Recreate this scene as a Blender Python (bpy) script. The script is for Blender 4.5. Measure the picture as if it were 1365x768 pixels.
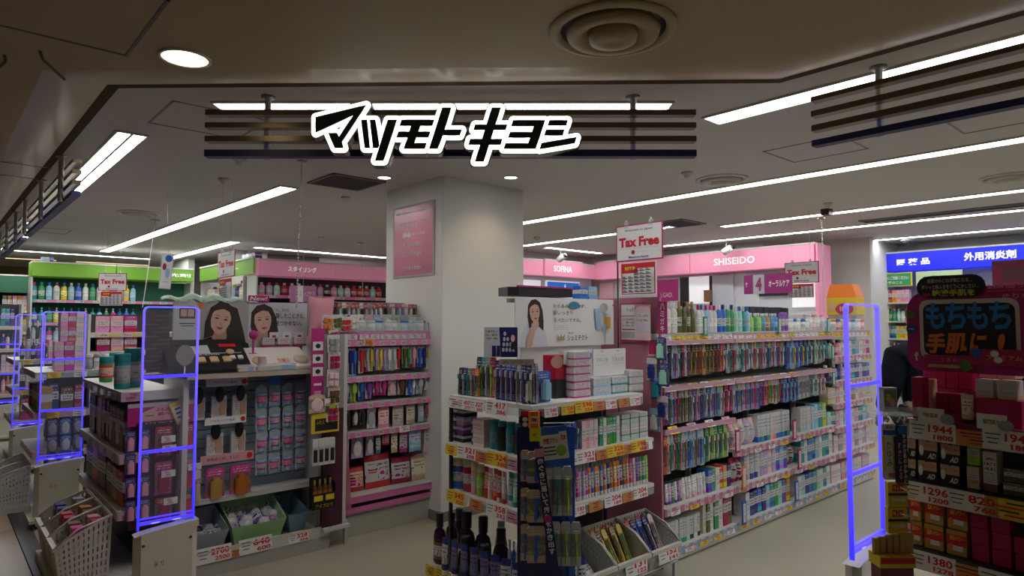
import bpy, bmesh, math, random
from mathutils import Vector, Matrix
random.seed(7)
for o in list(bpy.data.objects): bpy.data.objects.remove(o)
SC = bpy.context.scene
COL = SC.collection
PI = math.pi
# ------------------------------------------------------------------ camera
F_PX, CXP, CYP, EYE = 870.0, 682.5, 384.0, 1.5
PITCH = math.atan(46 / F_PX)
YAW = math.atan2(.6665, .7455)
cam_d = bpy.data.cameras.new('camera'); cam = bpy.data.objects.new('camera', cam_d); COL.objects.link(cam)
cam_d.sensor_width = 36; cam_d.lens = 36 * F_PX / 1365; cam_d.clip_start = .05; cam_d.clip_end = 80
cam.location = (0, 0, EYE); cam.rotation_euler = (PI / 2 + PITCH, 0, -YAW)
SC.camera = cam
# ------------------------------------------------------------------ light of the hall around and exposure
SC.view_settings.view_transform = 'Standard'; SC.view_settings.look = 'None'
SC.view_settings.gamma = 1; SC.view_settings.use_curve_mapping = False
SC.view_settings.exposure = 0.0
LAMP = 14.0            # radiance of the fluorescent diffusers
w = bpy.data.worlds.new('hall'); SC.world = w; w.use_nodes = True
w.node_tree.nodes['Background'].inputs[0].default_value = (.55, .42, .30, 1)
w.node_tree.nodes['Background'].inputs[1].default_value = .10
# ------------------------------------------------------------------ pixel helpers (a pixel on a real plane gives a real point)
FX, FY = math.sin(YAW), math.cos(YAW)
def ray(px, py):
    u = (px - CXP) / F_PX; v = (CYP - py) / F_PX
    fh = math.cos(PITCH) - v * math.sin(PITCH)
    return (FX * fh + FY * u, FY * fh - FX * u, math.sin(PITCH) + v * math.cos(PITCH))
def onZ(px, py, z=0.):
    d = ray(px, py); t = (z - EYE) / d[2]; return (d[0] * t, d[1] * t, z)
def onY(px, py, y):
    d = ray(px, py); t = y / d[1]; return (d[0] * t, y, EYE + d[2] * t)
def onX(px, py, x):
    d = ray(px, py); t = x / d[0]; return (x, d[1] * t, EYE + d[2] * t)
def proj(x, y, z):
    a = x * FX + y * FY; r = x * FY - y * FX; h = z - EYE
    f = a * math.cos(PITCH) + h * math.sin(PITCH); u = -a * math.sin(PITCH) + h * math.cos(PITCH)
    return (CXP + F_PX * r / f, CYP - F_PX * u / f)
class Face:
    """a vertical display plane: s runs to the viewer's right, d goes into the display"""
    def __init__(s, ox, oy, th): s.ox, s.oy, s.th = ox, oy, th; s.c, s.n = math.cos(th), math.sin(th)
    def at(s, a, d=0., z=0.): return Vector((s.ox + a * s.c - d * s.n, s.oy + a * s.n + d * s.c, z))
    def s_of(s, px, z, d=0.):
        py = 430.
        for k in range(4):
            r = ray(px, py)
            nx, ny = -s.n, s.c
            ox, oy = s.ox + d * nx, s.oy + d * ny
            t = (nx * ox + ny * oy) / (nx * r[0] + ny * r[1])
            X, Y = r[0] * t, r[1] * t
            py = proj(X, Y, z)[1]
        return (X - s.ox) * s.c + (Y - s.oy) * s.n
# ------------------------------------------------------------------ materials
MATS = {}
def mat(name, col, rough=.5, metal=0., emit=None, es=0., noise=0., nscale=30., coat=0., bump=0., spec=.5):
    if name in MATS: return MATS[name]
    m = bpy.data.materials.new(name); m.use_nodes = True; MATS[name] = m
    nt = m.node_tree; b = nt.nodes['Principled BSDF']
    b.inputs['Base Color'].default_value = (*col, 1); b.inputs['Roughness'].default_value = rough
    b.inputs['Metallic'].default_value = metal; b.inputs['Specular IOR Level'].default_value = spec
    if coat: b.inputs['Coat Weight'].default_value = coat; b.inputs['Coat Roughness'].default_value = .1
    if emit: b.inputs['Emission Color'].default_value = (*emit, 1); b.inputs['Emission Strength'].default_value = es
    if noise or bump:
        tc = nt.nodes.new('ShaderNodeTexCoord'); nz = nt.nodes.new('ShaderNodeTexNoise'); nz.inputs['Scale'].default_value = nscale
        nz.inputs['Detail'].default_value = 4
        nt.links.new(tc.outputs['Object'], nz.inputs['Vector'])
        if noise:
            mx = nt.nodes.new('ShaderNodeMix'); mx.data_type = 'RGBA'
            mx.inputs[6].default_value = (*[c * (1 - noise) for c in col], 1); mx.inputs[7].default_value = (*[min(1, c * (1 + noise)) for c in col], 1)
            nt.links.new(nz.outputs[0], mx.inputs[0]); nt.links.new(mx.outputs[2], b.inputs['Base Color'])
        if bump:
            bp = nt.nodes.new('ShaderNodeBump'); bp.inputs['Strength'].default_value = bump; bp.inputs['Distance'].default_value = .002
            nt.links.new(nz.outputs[0], bp.inputs['Height']); nt.links.new(bp.outputs[0], b.inputs['Normal'])
    return m
class NG:
    """tiny node expression helper"""
    def __init__(s, name, rough=.35):
        s.m = bpy.data.materials.new(name); s.m.use_nodes = True; s.nt = s.m.node_tree; MATS[name] = s.m
        s.b = s.nt.nodes['Principled BSDF']; s.b.inputs['Roughness'].default_value = rough
        s.oi = s.nt.nodes.new('ShaderNodeObjectInfo'); s.tc = s.nt.nodes.new('ShaderNodeTexCoord')
        sp = s.nt.nodes.new('ShaderNodeSeparateXYZ'); s.nt.links.new(s.tc.outputs['Generated'], sp.inputs[0])
        s.x, s.y, s.z = sp.outputs; s.rnd = s.oi.outputs['Random']; s.col = s.oi.outputs['Color']
    def M(s, op, a, b=0., c=0.):
        n = s.nt.nodes.new('ShaderNodeMath'); n.operation = op
        for i, v in enumerate((a, b, c)):
            if isinstance(v, (int, float)): n.inputs[i].default_value = v
            else: s.nt.links.new(v, n.inputs[i])
        return n.outputs[0]
    def inr(s, v, a, b): return s.M('MULTIPLY', s.M('GREATER_THAN', v, a), s.M('LESS_THAN', v, b))
    def mix(s, f, a, b):
        n = s.nt.nodes.new('ShaderNodeMix'); n.data_type = 'RGBA'
        for i, v in ((0, f), (6, a), (7, b)):
            if isinstance(v, tuple): n.inputs[i].default_value = (*v, 1)
            elif isinstance(v, (int, float)): n.inputs[i].default_value = v
            else: s.nt.links.new(v, n.inputs[i])
        return n.outputs[2]
    def noise(s, xs, zs, det=1.):
        cb = s.nt.nodes.new('ShaderNodeCombineXYZ')
        s.nt.links.new(s.M('ADD', s.M('MULTIPLY', s.M('ADD', s.x, s.y), xs), s.M('MULTIPLY', s.rnd, 77.)), cb.inputs[0]); s.nt.links.new(s.M('MULTIPLY', s.z, zs), cb.inputs[2])
        n = s.nt.nodes.new('ShaderNodeTexNoise'); n.inputs['Scale'].default_value = 1; n.inputs['Detail'].default_value = det
        s.nt.links.new(cb.outputs[0], n.inputs['Vector']); return n.outputs[0]
    def text(s, rows, cols, x0, x1, z0, z1, th=.5):
        r = s.M('MULTIPLY', s.z, rows); fr = s.M('FRACT', r)
        nz = s.noise(cols, rows * 3.)
        t = s.M('MULTIPLY', s.inr(fr, .25, .8), s.M('GREATER_THAN', nz, th))
        return s.M('MULTIPLY', t, s.M('MULTIPLY', s.inr(s.x, x0, x1), s.inr(s.z, z0, z1)))
    def hsv(s, c, h=.5, sat=1., v=1.):
        n = s.nt.nodes.new('ShaderNodeHueSaturation')
        for k, val in (('Hue', h), ('Saturation', sat), ('Value', v)):
            if isinstance(val, (int, float)): n.inputs[k].default_value = val
            else: s.nt.links.new(val, n.inputs[k])
        s.nt.links.new(c, n.inputs['Color']); return n.outputs[0]
    def done(s, c): s.nt.links.new(c, s.b.inputs['Base Color']); return s.m
W1 = (.60, .61, .60); K1 = (.03, .03, .04)
g = NG('plain_paint', .35); g.done(g.col)
g = NG('clear_coloured', .15); g.b.inputs['Transmission Weight'].default_value = .35; g.done(g.col)
# carton: coloured ground, pale band with dark lettering, second hue panel
g = NG('print_carton', .4)
hue = g.hsv(g.col, g.M('ADD', g.M('MULTIPLY', g.M('SUBTRACT', g.rnd, .5), .35), .5), 1.1, .9)
c = g.mix(g.inr(g.z, .42, .72), g.col, W1)
c = g.mix(g.text(9, 9, .12, .88, .46, .70), c, g.hsv(g.col, .5, 1.3, .35))
c = g.mix(g.inr(g.z, .06, .24), c, hue)
c = g.mix(g.text(16, 22, .1, .9, .26, .4), c, K1)
c = g.mix(g.text(6, 8, .15, .85, .76, .96, .52), c, W1)
g.done(c)
# card: coloured header with white lettering, grey-white clear middle, coloured foot
g = NG('print_card', .3)
c = g.mix(g.inr(g.z, .22, .74), g.col, g.mix(.35, g.hsv(g.col, .5, 1.05, .42), (.30, .31, .33)))
c = g.mix(g.text(12, 7, .12, .88, .78, .95, .48), c, W1)
c = g.mix(g.text(26, 18, .1, .9, .03, .2, .5), c, W1)
c = g.mix(g.M('MULTIPLY', g.inr(g.z, .22, .5), g.M('GREATER_THAN', g.noise(3., 6.), .56)), c, g.hsv(g.col, .62, 1.2, .8))
g.done(c)
# pouch / wrap label: pictures and words
g = NG('print_wrap', .3)
c = g.mix(g.inr(g.z, .2, .8), g.col, g.mix(g.M('GREATER_THAN', g.rnd, .5), W1, g.hsv(g.col, .56, .6, 1.3)))
c = g.mix(g.text(8, 7, .1, .9, .5, .78), c, g.hsv(g.col, .5, 1.2, .4))
c = g.mix(g.M('MULTIPLY', g.inr(g.z, .22, .5), g.M('GREATER_THAN', g.noise(5., 8.), .55)), c, g.hsv(g.col, .4, 1.2, .9))
g.done(c)
# plain white print with coloured words
g = NG('print_white', .4)
c = g.mix(g.text(8, 8, .1, .9, .45, .9), W1, g.hsv(g.col, .5, 1.1, .8))
c = g.mix(g.inr(g.z, .0, .2), c, g.col)
c = g.mix(g.text(18, 20, .1, .9, .24, .42), c, (.15, .15, .17))
g.done(c)
# leaflet: small dense dark words and pictures on white
g = NG('print_leaflet', .5)
c = g.mix(g.text(14, 12, .05, .95, .04, .96, .5), (.75, .73, .68), g.mix(g.M('GREATER_THAN', g.noise(4., 4.), .55), K1, (.5, .12, .08)))
g.done(c)
# price strip printed in pieces (pink ground)
g = NG('print_strip', .4)
fr = g.M('FRACT', g.M('MULTIPLY', g.x, 9.))
c = g.mix(g.inr(fr, .15, .62), g.col, W1)
c = g.mix(g.M('MULTIPLY', g.inr(g.z, .25, .8), g.M('MULTIPLY', g.inr(fr, .2, .58), g.M('GREATER_THAN', g.noise(90., 6.), .5))), c, (.5, .05, .1))
g.done(c)
PAINT, CLEARC = MATS['plain_paint'], MATS['clear_coloured']
P_CART, P_CARD, P_WRAP, P_WHITE, P_LEAF, P_STRIP = [MATS['print_' + k] for k in ('carton', 'card', 'wrap', 'white', 'leaflet', 'strip')]
M_white = mat('white_enamel', (.62, .62, .60), .4)
M_cream = mat('cream_enamel', (.60, .58, .50), .45)
M_steel = mat('brushed_steel', (.45, .45, .45), .3, 1.)
M_dark = mat('dark_plastic', (.02, .02, .024), .4)
M_black = mat('black_plastic', (.012, .012, .014), .35)
M_navy = mat('navy_plastic', (.01, .015, .10), .4)
M_bronze = mat('bronze_slat', (.16, .125, .08), .28, .6)
M_wallp = mat('wall_paint', (.66, .66, .63), .8, noise=.03, nscale=3)
M_paper = mat('white_paper', (.75, .75, .74), .6)
M_red = mat('print_red', (.60, .01, .02), .5)
M_crim = mat('crimson_board', (.42, .015, .10), .45)
M_mag = mat('magenta_board', (.48, .02, .20), .45)
M_pinkb = mat('pink_board', (.75, .32, .45), .45)
M_pinkr = mat('pink_rail', (.56, .33, .42), .35)
M_yel = mat('price_yellow', (.75, .55, .03), .5)
M_ink = mat('black_ink', (.015, .015, .02), .5)
M_blue = mat('print_blue', (.02, .12, .50), .5)
M_org = mat('print_orange', (.75, .20, .02), .5)
M_green = mat('print_green', (.03, .32, .12), .5)
M_skin = mat('printed_skin', (.66, .42, .32), .5)
M_skin2 = mat('printed_skin_shade', (.50, .28, .20), .5)
M_hair = mat('printed_dark_hair', (.03, .018, .014), .5)
M_lip = mat('printed_lips', (.45, .08, .09), .5)
M_greyp = mat('printed_grey', (.45, .46, .48), .6)
M_glass = mat('clear_acrylic', (.9, .92, .95), .04)
def glassy(name, col, alpha, rough=.05):
    m = bpy.data.materials.new(name); m.use_nodes = True; nt = m.node_tree; MATS[name] = m
    b = nt.nodes['Principled BSDF']; b.inputs['Base Color'].default_value = (*col, 1); b.inputs['Alpha'].default_value = alpha; b.inputs['Roughness'].default_value = rough
    return m
M_acryl = glassy('gate_acrylic', (.62, .66, .9), .06)
M_tray = glassy('clear_tray', (.75, .85, .85), .28, .1)
M_bag = glassy('clear_bag', (.7, .85, .9), .35, .2)
# ------------------------------------------------------------------ mesh helpers
class MB:
    def __init__(s): s.v = []; s.f = []; s.mi = []; s.sm = []; s.mats = []
    def _m(s, m):
        if m not in s.mats: s.mats.append(m)
        return s.mats.index(m)
    def add(s, vs, fs, m, T=None, smooth=False):
        o = len(s.v); k = s._m(m)
        s.v += [tuple(T @ Vector(p)) if T else tuple(p) for p in vs]
        s.f += [tuple(i + o for i in f) for f in fs]; s.mi += [k] * len(fs); s.sm += [smooth] * len(fs)
    def box(s, x0, x1, y0, y1, z0, z1, m, T=None):
        s.add([(x0, y0, z0), (x1, y0, z0), (x1, y1, z0), (x0, y1, z0), (x0, y0, z1), (x1, y0, z1), (x1, y1, z1), (x0, y1, z1)],
              [(0, 3, 2, 1), (4, 5, 6, 7), (0, 1, 5, 4), (1, 2, 6, 5), (2, 3, 7, 6), (3, 0, 4, 7)], m, T)
    def cbox(s, x0, x1, y0, y1, z0, z1, m, c=.05, T=None):
        """box with chamfered vertical edges"""
        cx, cy = c, c
        p = [(x0 + cx, y0), (x1 - cx, y0), (x1, y0 + cy), (x1, y1 - cy), (x1 - cx, y1), (x0 + cx, y1), (x0, y1 - cy), (x0, y0 + cy)]
        s.prism([(a, b) for a, b in p], z0, z1, m, T)
    def prism(s, pts, z0, z1, m, T=None, smooth=False):
        n = len(pts)
        s.add([(x, y, z0) for x, y in pts] + [(x, y, z1) for x, y in pts],
              [tuple(range(n - 1, -1, -1)), tuple(range(n, 2 * n))] + [(i, (i + 1) % n, n + (i + 1) % n, n + i) for i in range(n)], m, T, smooth)
    def xprism(s, pts, y0, y1, m, T=None):
        """pts in x,z ; extruded along y (y0 is the front)"""
        n = len(pts)
        s.add([(x, y0, z) for x, z in pts] + [(x, y1, z) for x, z in pts],
              [tuple(range(n)), tuple(range(2 * n - 1, n - 1, -1))] + [(i, n + i, n + (i + 1) % n, (i + 1) % n) for i in range(n)], m, T)
    def lathe(s, prof, m, n=12, c=(0, 0), T=None, sx=1., sy=1.):
        vs = []; fs = []
        for r, z in prof:
            for k in range(n):
                a = 2 * PI * k / n; vs.append((c[0] + r * math.cos(a) * sx, c[1] + r * math.sin(a) * sy, z))
        for i in range(len(prof) - 1):
            for k in range(n): fs.append((i * n + k, i * n + (k + 1) % n, (i + 1) * n + (k + 1) % n, (i + 1) * n + k))
        fs.append(tuple(range(n - 1, -1, -1))); fs.append(tuple((len(prof) - 1) * n + k for k in range(n)))
        s.add(vs, fs, m, T, True)
    def tube(s, pts, r, m, n=6, T=None, closed=False):
        pts = [Vector(p) for p in pts]; vs = []; fs = []; L = len(pts)
        for i, p in enumerate(pts):
            d = (pts[min(i + 1, L - 1)] - pts[max(i - 1, 0)]).normalized()
            u = d.cross(Vector((0, 0, 1)));
            if u.length < .05: u = d.cross(Vector((1, 0, 0)))
            u.normalize(); q = d.cross(u)
            rr = r[i] if isinstance(r, (list, tuple)) else r
            for k in range(n):
                a = 2 * PI * k / n; vs.append(p + (u * math.cos(a) + q * math.sin(a)) * rr)
        for i in range(L - 1):
            for k in range(n): fs.append((i * n + k, i * n + (k + 1) % n, (i + 1) * n + (k + 1) % n, (i + 1) * n + k))
        fs.append(tuple(range(n - 1, -1, -1))); fs.append(tuple((L - 1) * n + k for k in range(n)))
        s.add(vs, fs, m, T, True)
    def mesh(s, name):
        me = bpy.data.meshes.new(name); me.from_pydata(s.v, [], s.f); me.update()
        for m in s.mats: me.materials.append(m)
        me.polygons.foreach_set('material_index', s.mi); me.polygons.foreach_set('use_smooth', s.sm)
        bm = bmesh.new(); bm.from_mesh(me); bmesh.ops.recalc_face_normals(bm, faces=bm.faces); bm.to_mesh(me); bm.free()
        return me
    def build(s, name, parent=None, loc=None, rz=0., color=None):
        o = bpy.data.objects.new(name, s.mesh(name)); COL.objects.link(o)
        if parent: o.parent = parent
        if loc is not None: o.location = loc
        if rz: o.rotation_euler = (0, 0, rz)
        if color: o.color = (*color, 1)
        return o
def tag(o, label, cat, group=None):
    o['label'] = label; o['category'] = cat
    if group: o['group'] = group
    return o
def struct(o): o['kind'] = 'structure'; return o
def stuff(o): o['kind'] = 'stuff'; return o
def empty(name, loc=(0, 0, 0), rz=0.):
    o = bpy.data.objects.new(name, None); COL.objects.link(o); o.location = loc; o.rotation_euler = (0, 0, rz); o.empty_display_size = .1
    return o
TXT = {}
def text_geo(s, bold=0., res=2):
    """flat lettering mesh of unit size, in x (right) and z (up); returns verts, faces, bounds"""
    key = (s, bold, res)
    if key in TXT: return TXT[key]
    cu = bpy.data.curves.new('txt', 'FONT'); cu.body = s; cu.size = 1; cu.resolution_u = res; cu.offset = bold; cu.fill_mode = 'FRONT' if hasattr(cu, 'fill_mode') else cu.fill_mode
    ob = bpy.data.objects.new('txt', cu)
    me = ob.to_mesh()
    vs = [(v.co.x, 0., v.co.y) for v in me.vertices]; fs = [tuple(p.vertices) for p in me.polygons]
    ob.to_mesh_clear(); bpy.data.objects.remove(ob); bpy.data.curves.remove(cu)
    xs = [v[0] for v in vs] or [0, 1]; zs = [v[2] for v in vs] or [0, 1]
    TXT[key] = (vs, fs, (min(xs), max(xs), min(zs), max(zs)))
    return TXT[key]
class Flat:
    """flat printing in the local x-z plane facing -y; every layer a hair in front of the last"""
    def __init__(s, y=0.): s.mb = MB(); s.y = y
    def lay(s): s.y -= .0005; return s.y
    def rect(s, cx, cz, w, h, m, rot=0.):
        c, n = math.cos(rot), math.sin(rot); y = s.lay()
        p = [(-w / 2, -h / 2), (w / 2, -h / 2), (w / 2, h / 2), (-w / 2, h / 2)]
        s.mb.add([(cx + a * c - b * n, y, cz + a * n + b * c) for a, b in p], [(0, 1, 2, 3)], m); return s
    def poly(s, pts, m):
        y = s.lay(); s.mb.add([(a, y, b) for a, b in pts], [tuple(range(len(pts)))], m); return s
    def ell(s, cx, cz, rx, rz, m, n=16, rot=0.):
        c, k = math.cos(rot), math.sin(rot)
        return s.poly([(cx + rx * math.cos(2 * PI * i / n) * c - rz * math.sin(2 * PI * i / n) * k, cz + rx * math.cos(2 * PI * i / n) * k + rz * math.sin(2 * PI * i / n) * c) for i in range(n)], m)
    def rrect(s, cx, cz, w, h, r, m):
        p = []
        for sx, sz, a0 in ((1, 1, 0), (-1, 1, 90), (-1, -1, 180), (1, -1, 270)):
            for k in range(5):
                a = math.radians(a0 + k * 22.5); p.append((cx + sx * (w / 2 - r) + r * math.cos(a), cz + sz * (h / 2 - r) + r * math.sin(a)))
        return s.poly(p, m)
    def text(s, t, cx, cz, w, h, m, bold=0., slant=0., rot=0., vertical=False):
        """lettering fitted into w x h centred on cx, cz"""
        if vertical:
            n = len(t)
            for i, ch in enumerate(t):
                if ch != ' ': s.text(ch, cx, cz + h / 2 - h * (i + .5) / n, w, h / n * .86, m, bold)
            return s
        vs, fs, (a, b, c, d) = text_geo(t, bold); y = s.lay()
        kx = w / max(b - a, 1e-4); kz = h / max(d - c, 1e-4); mx, mz = (a + b) / 2, (c + d) / 2
        cr, sr = math.cos(rot), math.sin(rot); out = []
        for v in vs:
            x = (v[0] - mx) * kx; z = (v[2] - mz) * kz; x += slant * z
            out.append((cx + x * cr - z * sr, y, cz + x * sr + z * cr))
        s.mb.add(out, fs, m); return s
def portrait(F, cx, cz, s, tilt=0., hair=M_hair, top=M_black, bust=True):
    """printed head and shoulders, s = head height"""
    def R(x, z): c, n = math.cos(tilt), math.sin(tilt); return (cx + (x * c - z * n) * s, cz + (x * n + z * c) * s)
    if bust:
        F.poly([(cx - 1.05 * s, cz - 1.25 * s), (cx - .95 * s, cz - .85 * s), (cx - .35 * s, cz - .6 * s), (cx + .35 * s, cz - .6 * s), (cx + .95 * s, cz - .85 * s), (cx + 1.05 * s, cz - 1.25 * s)], top)
    F.poly([R(-.42, -.75), R(-.50, -.2), R(-.42, .35), R(-.2, .58), R(.1, .62), R(.38, .45), R(.52, .05), R(.55, -.5), R(.5, -.95), R(.2, -.7), R(-.15, -.6)], hair)
    if bust:
        F.poly([(cx - .17 * s, cz - .3 * s), (cx + .17 * s, cz - .3 * s), (cx + .2 * s, cz - .62 * s), (cx + .0 * s, cz - 1.1 * s), (cx - .3 * s, cz - .64 * s)], M_skin2)
    pts = [R(-.33, .15), R(-.34, -.08), R(-.27, -.32), R(-.1, -.5), R(.05, -.52), R(.2, -.4), R(.31, -.1), R(.32, .15), R(.2, .38), R(-.05, .44), R(-.24, .34)]
    F.poly(pts, M_skin)
    F.poly([R(-.36, .2), R(-.2, .46), R(.1, .52), R(.36, .3), R(.35, .05), R(.22, .32), R(.0, .38), R(-.2, .3)], hair)
    for sx in (-1, 1):
        F.poly([R(sx * .15 - .09, .02), R(sx * .15, .055), R(sx * .15 + .09, .02), R(sx * .15, -.01)], M_ink)
        F.poly([R(sx * .15 - .1, .1), R(sx * .15, .14), R(sx * .15 + .1, .1), R(sx * .15, .115)], M_hair)
    F.poly([R(-.03, -.17), R(.0, -.05), R(.04, -.17), R(.0, -.2)], M_skin2)
    F.poly([R(-.12, -.29), R(-.04, -.26), R(.0, -.275), R(.04, -.26), R(.12, -.29), R(.0, -.36)], M_lip)
def board(name, label, cat, loc, rz, w, h, t, m, paint=None, group=None, tilt=0., back=None):
    """flat printed board: mesh root centred on its lower edge middle, printing is a child"""
    b = MB(); b.box(-w / 2, w / 2, 0, t, 0, h, m); o = b.build(name, None, loc, rz); o.rotation_euler = (tilt, 0, rz)
    tag(o, label, cat, group)
    if paint:
        F = Flat(0.); paint(F, w, h); F.mb.build('printing', o)
    return o
# ------------------------------------------------------------------ room shell
ZC = 2.63
mfloor = mat('vinyl_floor', (.50, .43, .32), .32, noise=.10, nscale=2.2, spec=.4)
def floor_detail(m):
    nt = m.node_tree; b = nt.nodes['Principled BSDF']; tc = nt.nodes.new('ShaderNodeTexCoord')
    n1 = nt.nodes.new('ShaderNodeTexNoise'); n1.inputs['Scale'].default_value = 1.3; n1.inputs['Detail'].default_value = 8; nt.links.new(tc.outputs['Object'], n1.inputs['Vector'])
    mx = nt.nodes.new('ShaderNodeMix'); mx.data_type = 'RGBA'
    mx.inputs[6].default_value = (.345, .325, .245, 1); mx.inputs[7].default_value = (.44, .42, .335, 1)
    nt.links.new(n1.outputs[0], mx.inputs[0]); nt.links.new(mx.outputs[2], b.inputs['Base Color'])
    mr = nt.nodes.new('ShaderNodeMapRange'); mr.inputs[3].default_value = .22; mr.inputs[4].default_value = .45
    nt.links.new(n1.outputs[0], mr.inputs[0]); nt.links.new(mr.outputs[0], b.inputs['Roughness'])
floor_detail(mfloor)
b = MB(); b.box(.62, 12, -4, 18, -.06, 0, mfloor); struct(b.build('floor'))
# mall corridor: dark sub-floor, metal threshold, long planks laid along the shop front
mcf = mat('corridor_subfloor', (.10, .08, .06), .6)
b = MB(); b.box(-7, .52, -6, 20, -.06, -.012, mcf); cf = struct(b.build('floor'))
b = MB(); b.box(.52, .57, -4, 18, -.05, .004, mat('threshold_steel', (.05, .05, .05), .35, .6)); b.box(.57, .62, -4, 18, -.05, .002, mat('threshold_dark', (.08, .075, .07), .4))
struct(b.build('trim_1'))
pm = [mat('corridor_plank_%s' % k, c, .35, noise=.25, nscale=14) for k, c in (('tan', (.30, .22, .15)), ('brown', (.20, .14, .09)), ('pale', (.38, .31, .23)), ('grey', (.24, .20, .17)))]
plank_me = []
for m in pm:
    b = MB(); b.box(0, .146, 0, 1.496, -.012, 0, m); plank_me.append(b.mesh('plank'))
x = .519 - .15; col = 0
while x > -1.6:
    y = 2.5 + (col % 3) * .5 - 1
    while y < 12:
        o = bpy.data.objects.new('plank', plank_me[(col * 2 + int(y * 2)) % 4]); COL.objects.link(o); o.location = (x, y, 0); o.parent = cf
        y += 1.5
    x -= .15; col += 1
mceil = mat('ceiling_board', (.62, .60, .58), .85, noise=.02, nscale=4)
mcc = mat('corridor_ceiling_paint', (.42, .34, .20), .6, noise=.04, nscale=3, spec=.3)
mcor = mat('cornice_satin_paint', (.42, .34, .20), .6, spec=.3, coat=.4)
mcor.node_tree.nodes['Principled BSDF'].inputs['Coat Roughness'].default_value = .24
mtrim = mat('ceiling_edge_trim', (.07, .045, .022), .7, spec=.2)
E_ = [(.53, 22), (.64, 3.54), (2.93, 1.40), (3.0, -5)]
def offs(pts, t):
    out = []
    for i, p in enumerate(pts):
        ns = []
        for a, c in ((i - 1, i), (i, i + 1)):
            if 0 <= a and c < len(pts):
                dx, dy = pts[c][0] - pts[a][0], pts[c][1] - pts[a][1]; L = math.hypot(dx, dy); ns.append((dy / L, -dx / L))
        if len(ns) == 1: n = ns[0]; k = 1
        else:
            n = (ns[0][0] + ns[1][0], ns[0][1] + ns[1][1]); L = math.hypot(*n); n = (n[0] / L, n[1] / L); k = 1 / (n[0] * ns[0][0] + n[1] * ns[0][1])
        out.append((p[0] + n[0] * t * k, p[1] + n[1] * t * k))
    return out
b = MB(); b.prism(E_ + [(12.5, -5), (12.5, 22)], ZC, ZC + .1, mceil); struct(b.build('ceiling'))
def stripmesh(b, P, Q, zp, zq, m):
    n = len(P)
    b.add([(x, y, zp) for x, y in P] + [(x, y, zq) for x, y in Q], [(i, i + 1, n + i + 1, n + i) for i in range(n - 1)], m)
b = MB(); A0, A1 = offs(E_, 0), offs(E_, .05)
stripmesh(b, A0, A1, ZC - .012, ZC - .012, mtrim); stripmesh(b, A0, A0, ZC + .02, ZC - .012, mtrim); struct(b.build('trim_2'))
b = MB(); A2 = offs(E_, .31)
A3 = [(-8, 22), (-8, 22), (-8, -5), (-8, -5)]
NS = 8
for i in range(NS):
    ta, tb = .05 + .26 * i / NS, .05 + .26 * (i + 1) / NS; za, zb_ = [ZC - .05 + .038 * (((.31 - t) / .26) ** 2) for t in (ta, tb)]
    stripmesh(b, offs(E_, ta), offs(E_, tb), za, zb_, mcor)
b.sm = [True] * len(b.sm); cor = b.mesh('trim_11'); bm = bmesh.new(); bm.from_mesh(cor); bmesh.ops.remove_doubles(bm, verts=bm.verts, dist=1e-5); bm.to_mesh(cor); bm.free()
o = bpy.data.objects.new('trim_11', cor); COL.objects.link(o); struct(o); b = MB()
pts = A2 + [(-8, -5), (-8, 22)]
b.prism(pts, ZC - .05, ZC + .1, mcc); struct(b.build('ceiling'))
# walls
mw_warm = mat('far_mall_wall', (.30, .20, .08), .7)
def wallbox(name, x0, x1, y0, y1, m=M_wallp, z0=0, z1=ZC):
    b = MB(); b.box(x0, x1, y0, y1, z0, z1, m); return struct(b.build(name))
wallbox('wall_back', 3.35, 6.6, 10.4, 10.5)
wallbox('wall_back', .4, 3.35, 16.5, 16.6, mw_warm)
wallbox('wall_left', 3.35, 3.45, 12.2, 16.5)
wallbox('wall_back', 3.45, 6.0, 13.0, 13.1)
wallbox('wall_right', 8.62, 8.72, 4.41, 8.0)
wallbox('wall_back', 6.2, 8.62, 7.6, 7.7)
wallbox('wall_right', 9.25, 9.35, 3.25, 4.41); wallbox('wall_right', 9.35, 10.5, 3.3, 3.9); wallbox('wall_back', 8.72, 9.25, 4.42, 4.5)
wallbox('wall_right', 10.45, 10.55, -4, 3.3)
b = MB(); b.box(3.7, 4.0, 10.33, 10.4, 2.2, ZC, M_wallp); b.box(4.02, 4.9, 10.37, 10.4, 2.28, 2.6, mat('dark_recess', (.10, .095, .08), .7)); struct(b.build('trim_3'))
# column
mcol = mat('column_paint', (.80, .81, .77), .55, bump=.15, nscale=120)
b = MB(); b.cbox(2.92, 3.78, 4.07, 4.90, 0, ZC, mcol, .012); struct(b.build('column'))
b = MB(); b.cbox(2.912, 3.788, 4.062, 4.908, 0, .075, mat('grey_skirting', (.22, .23, .22), .5), .012); struct(b.build('baseboard_1'))
b = MB(); b.box(2.916, 2.926, 4.066, 4.076, .075, ZC, mat('corner_guard', (.75, .76, .75), .3)); struct(b.build('trim_4'))
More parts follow.
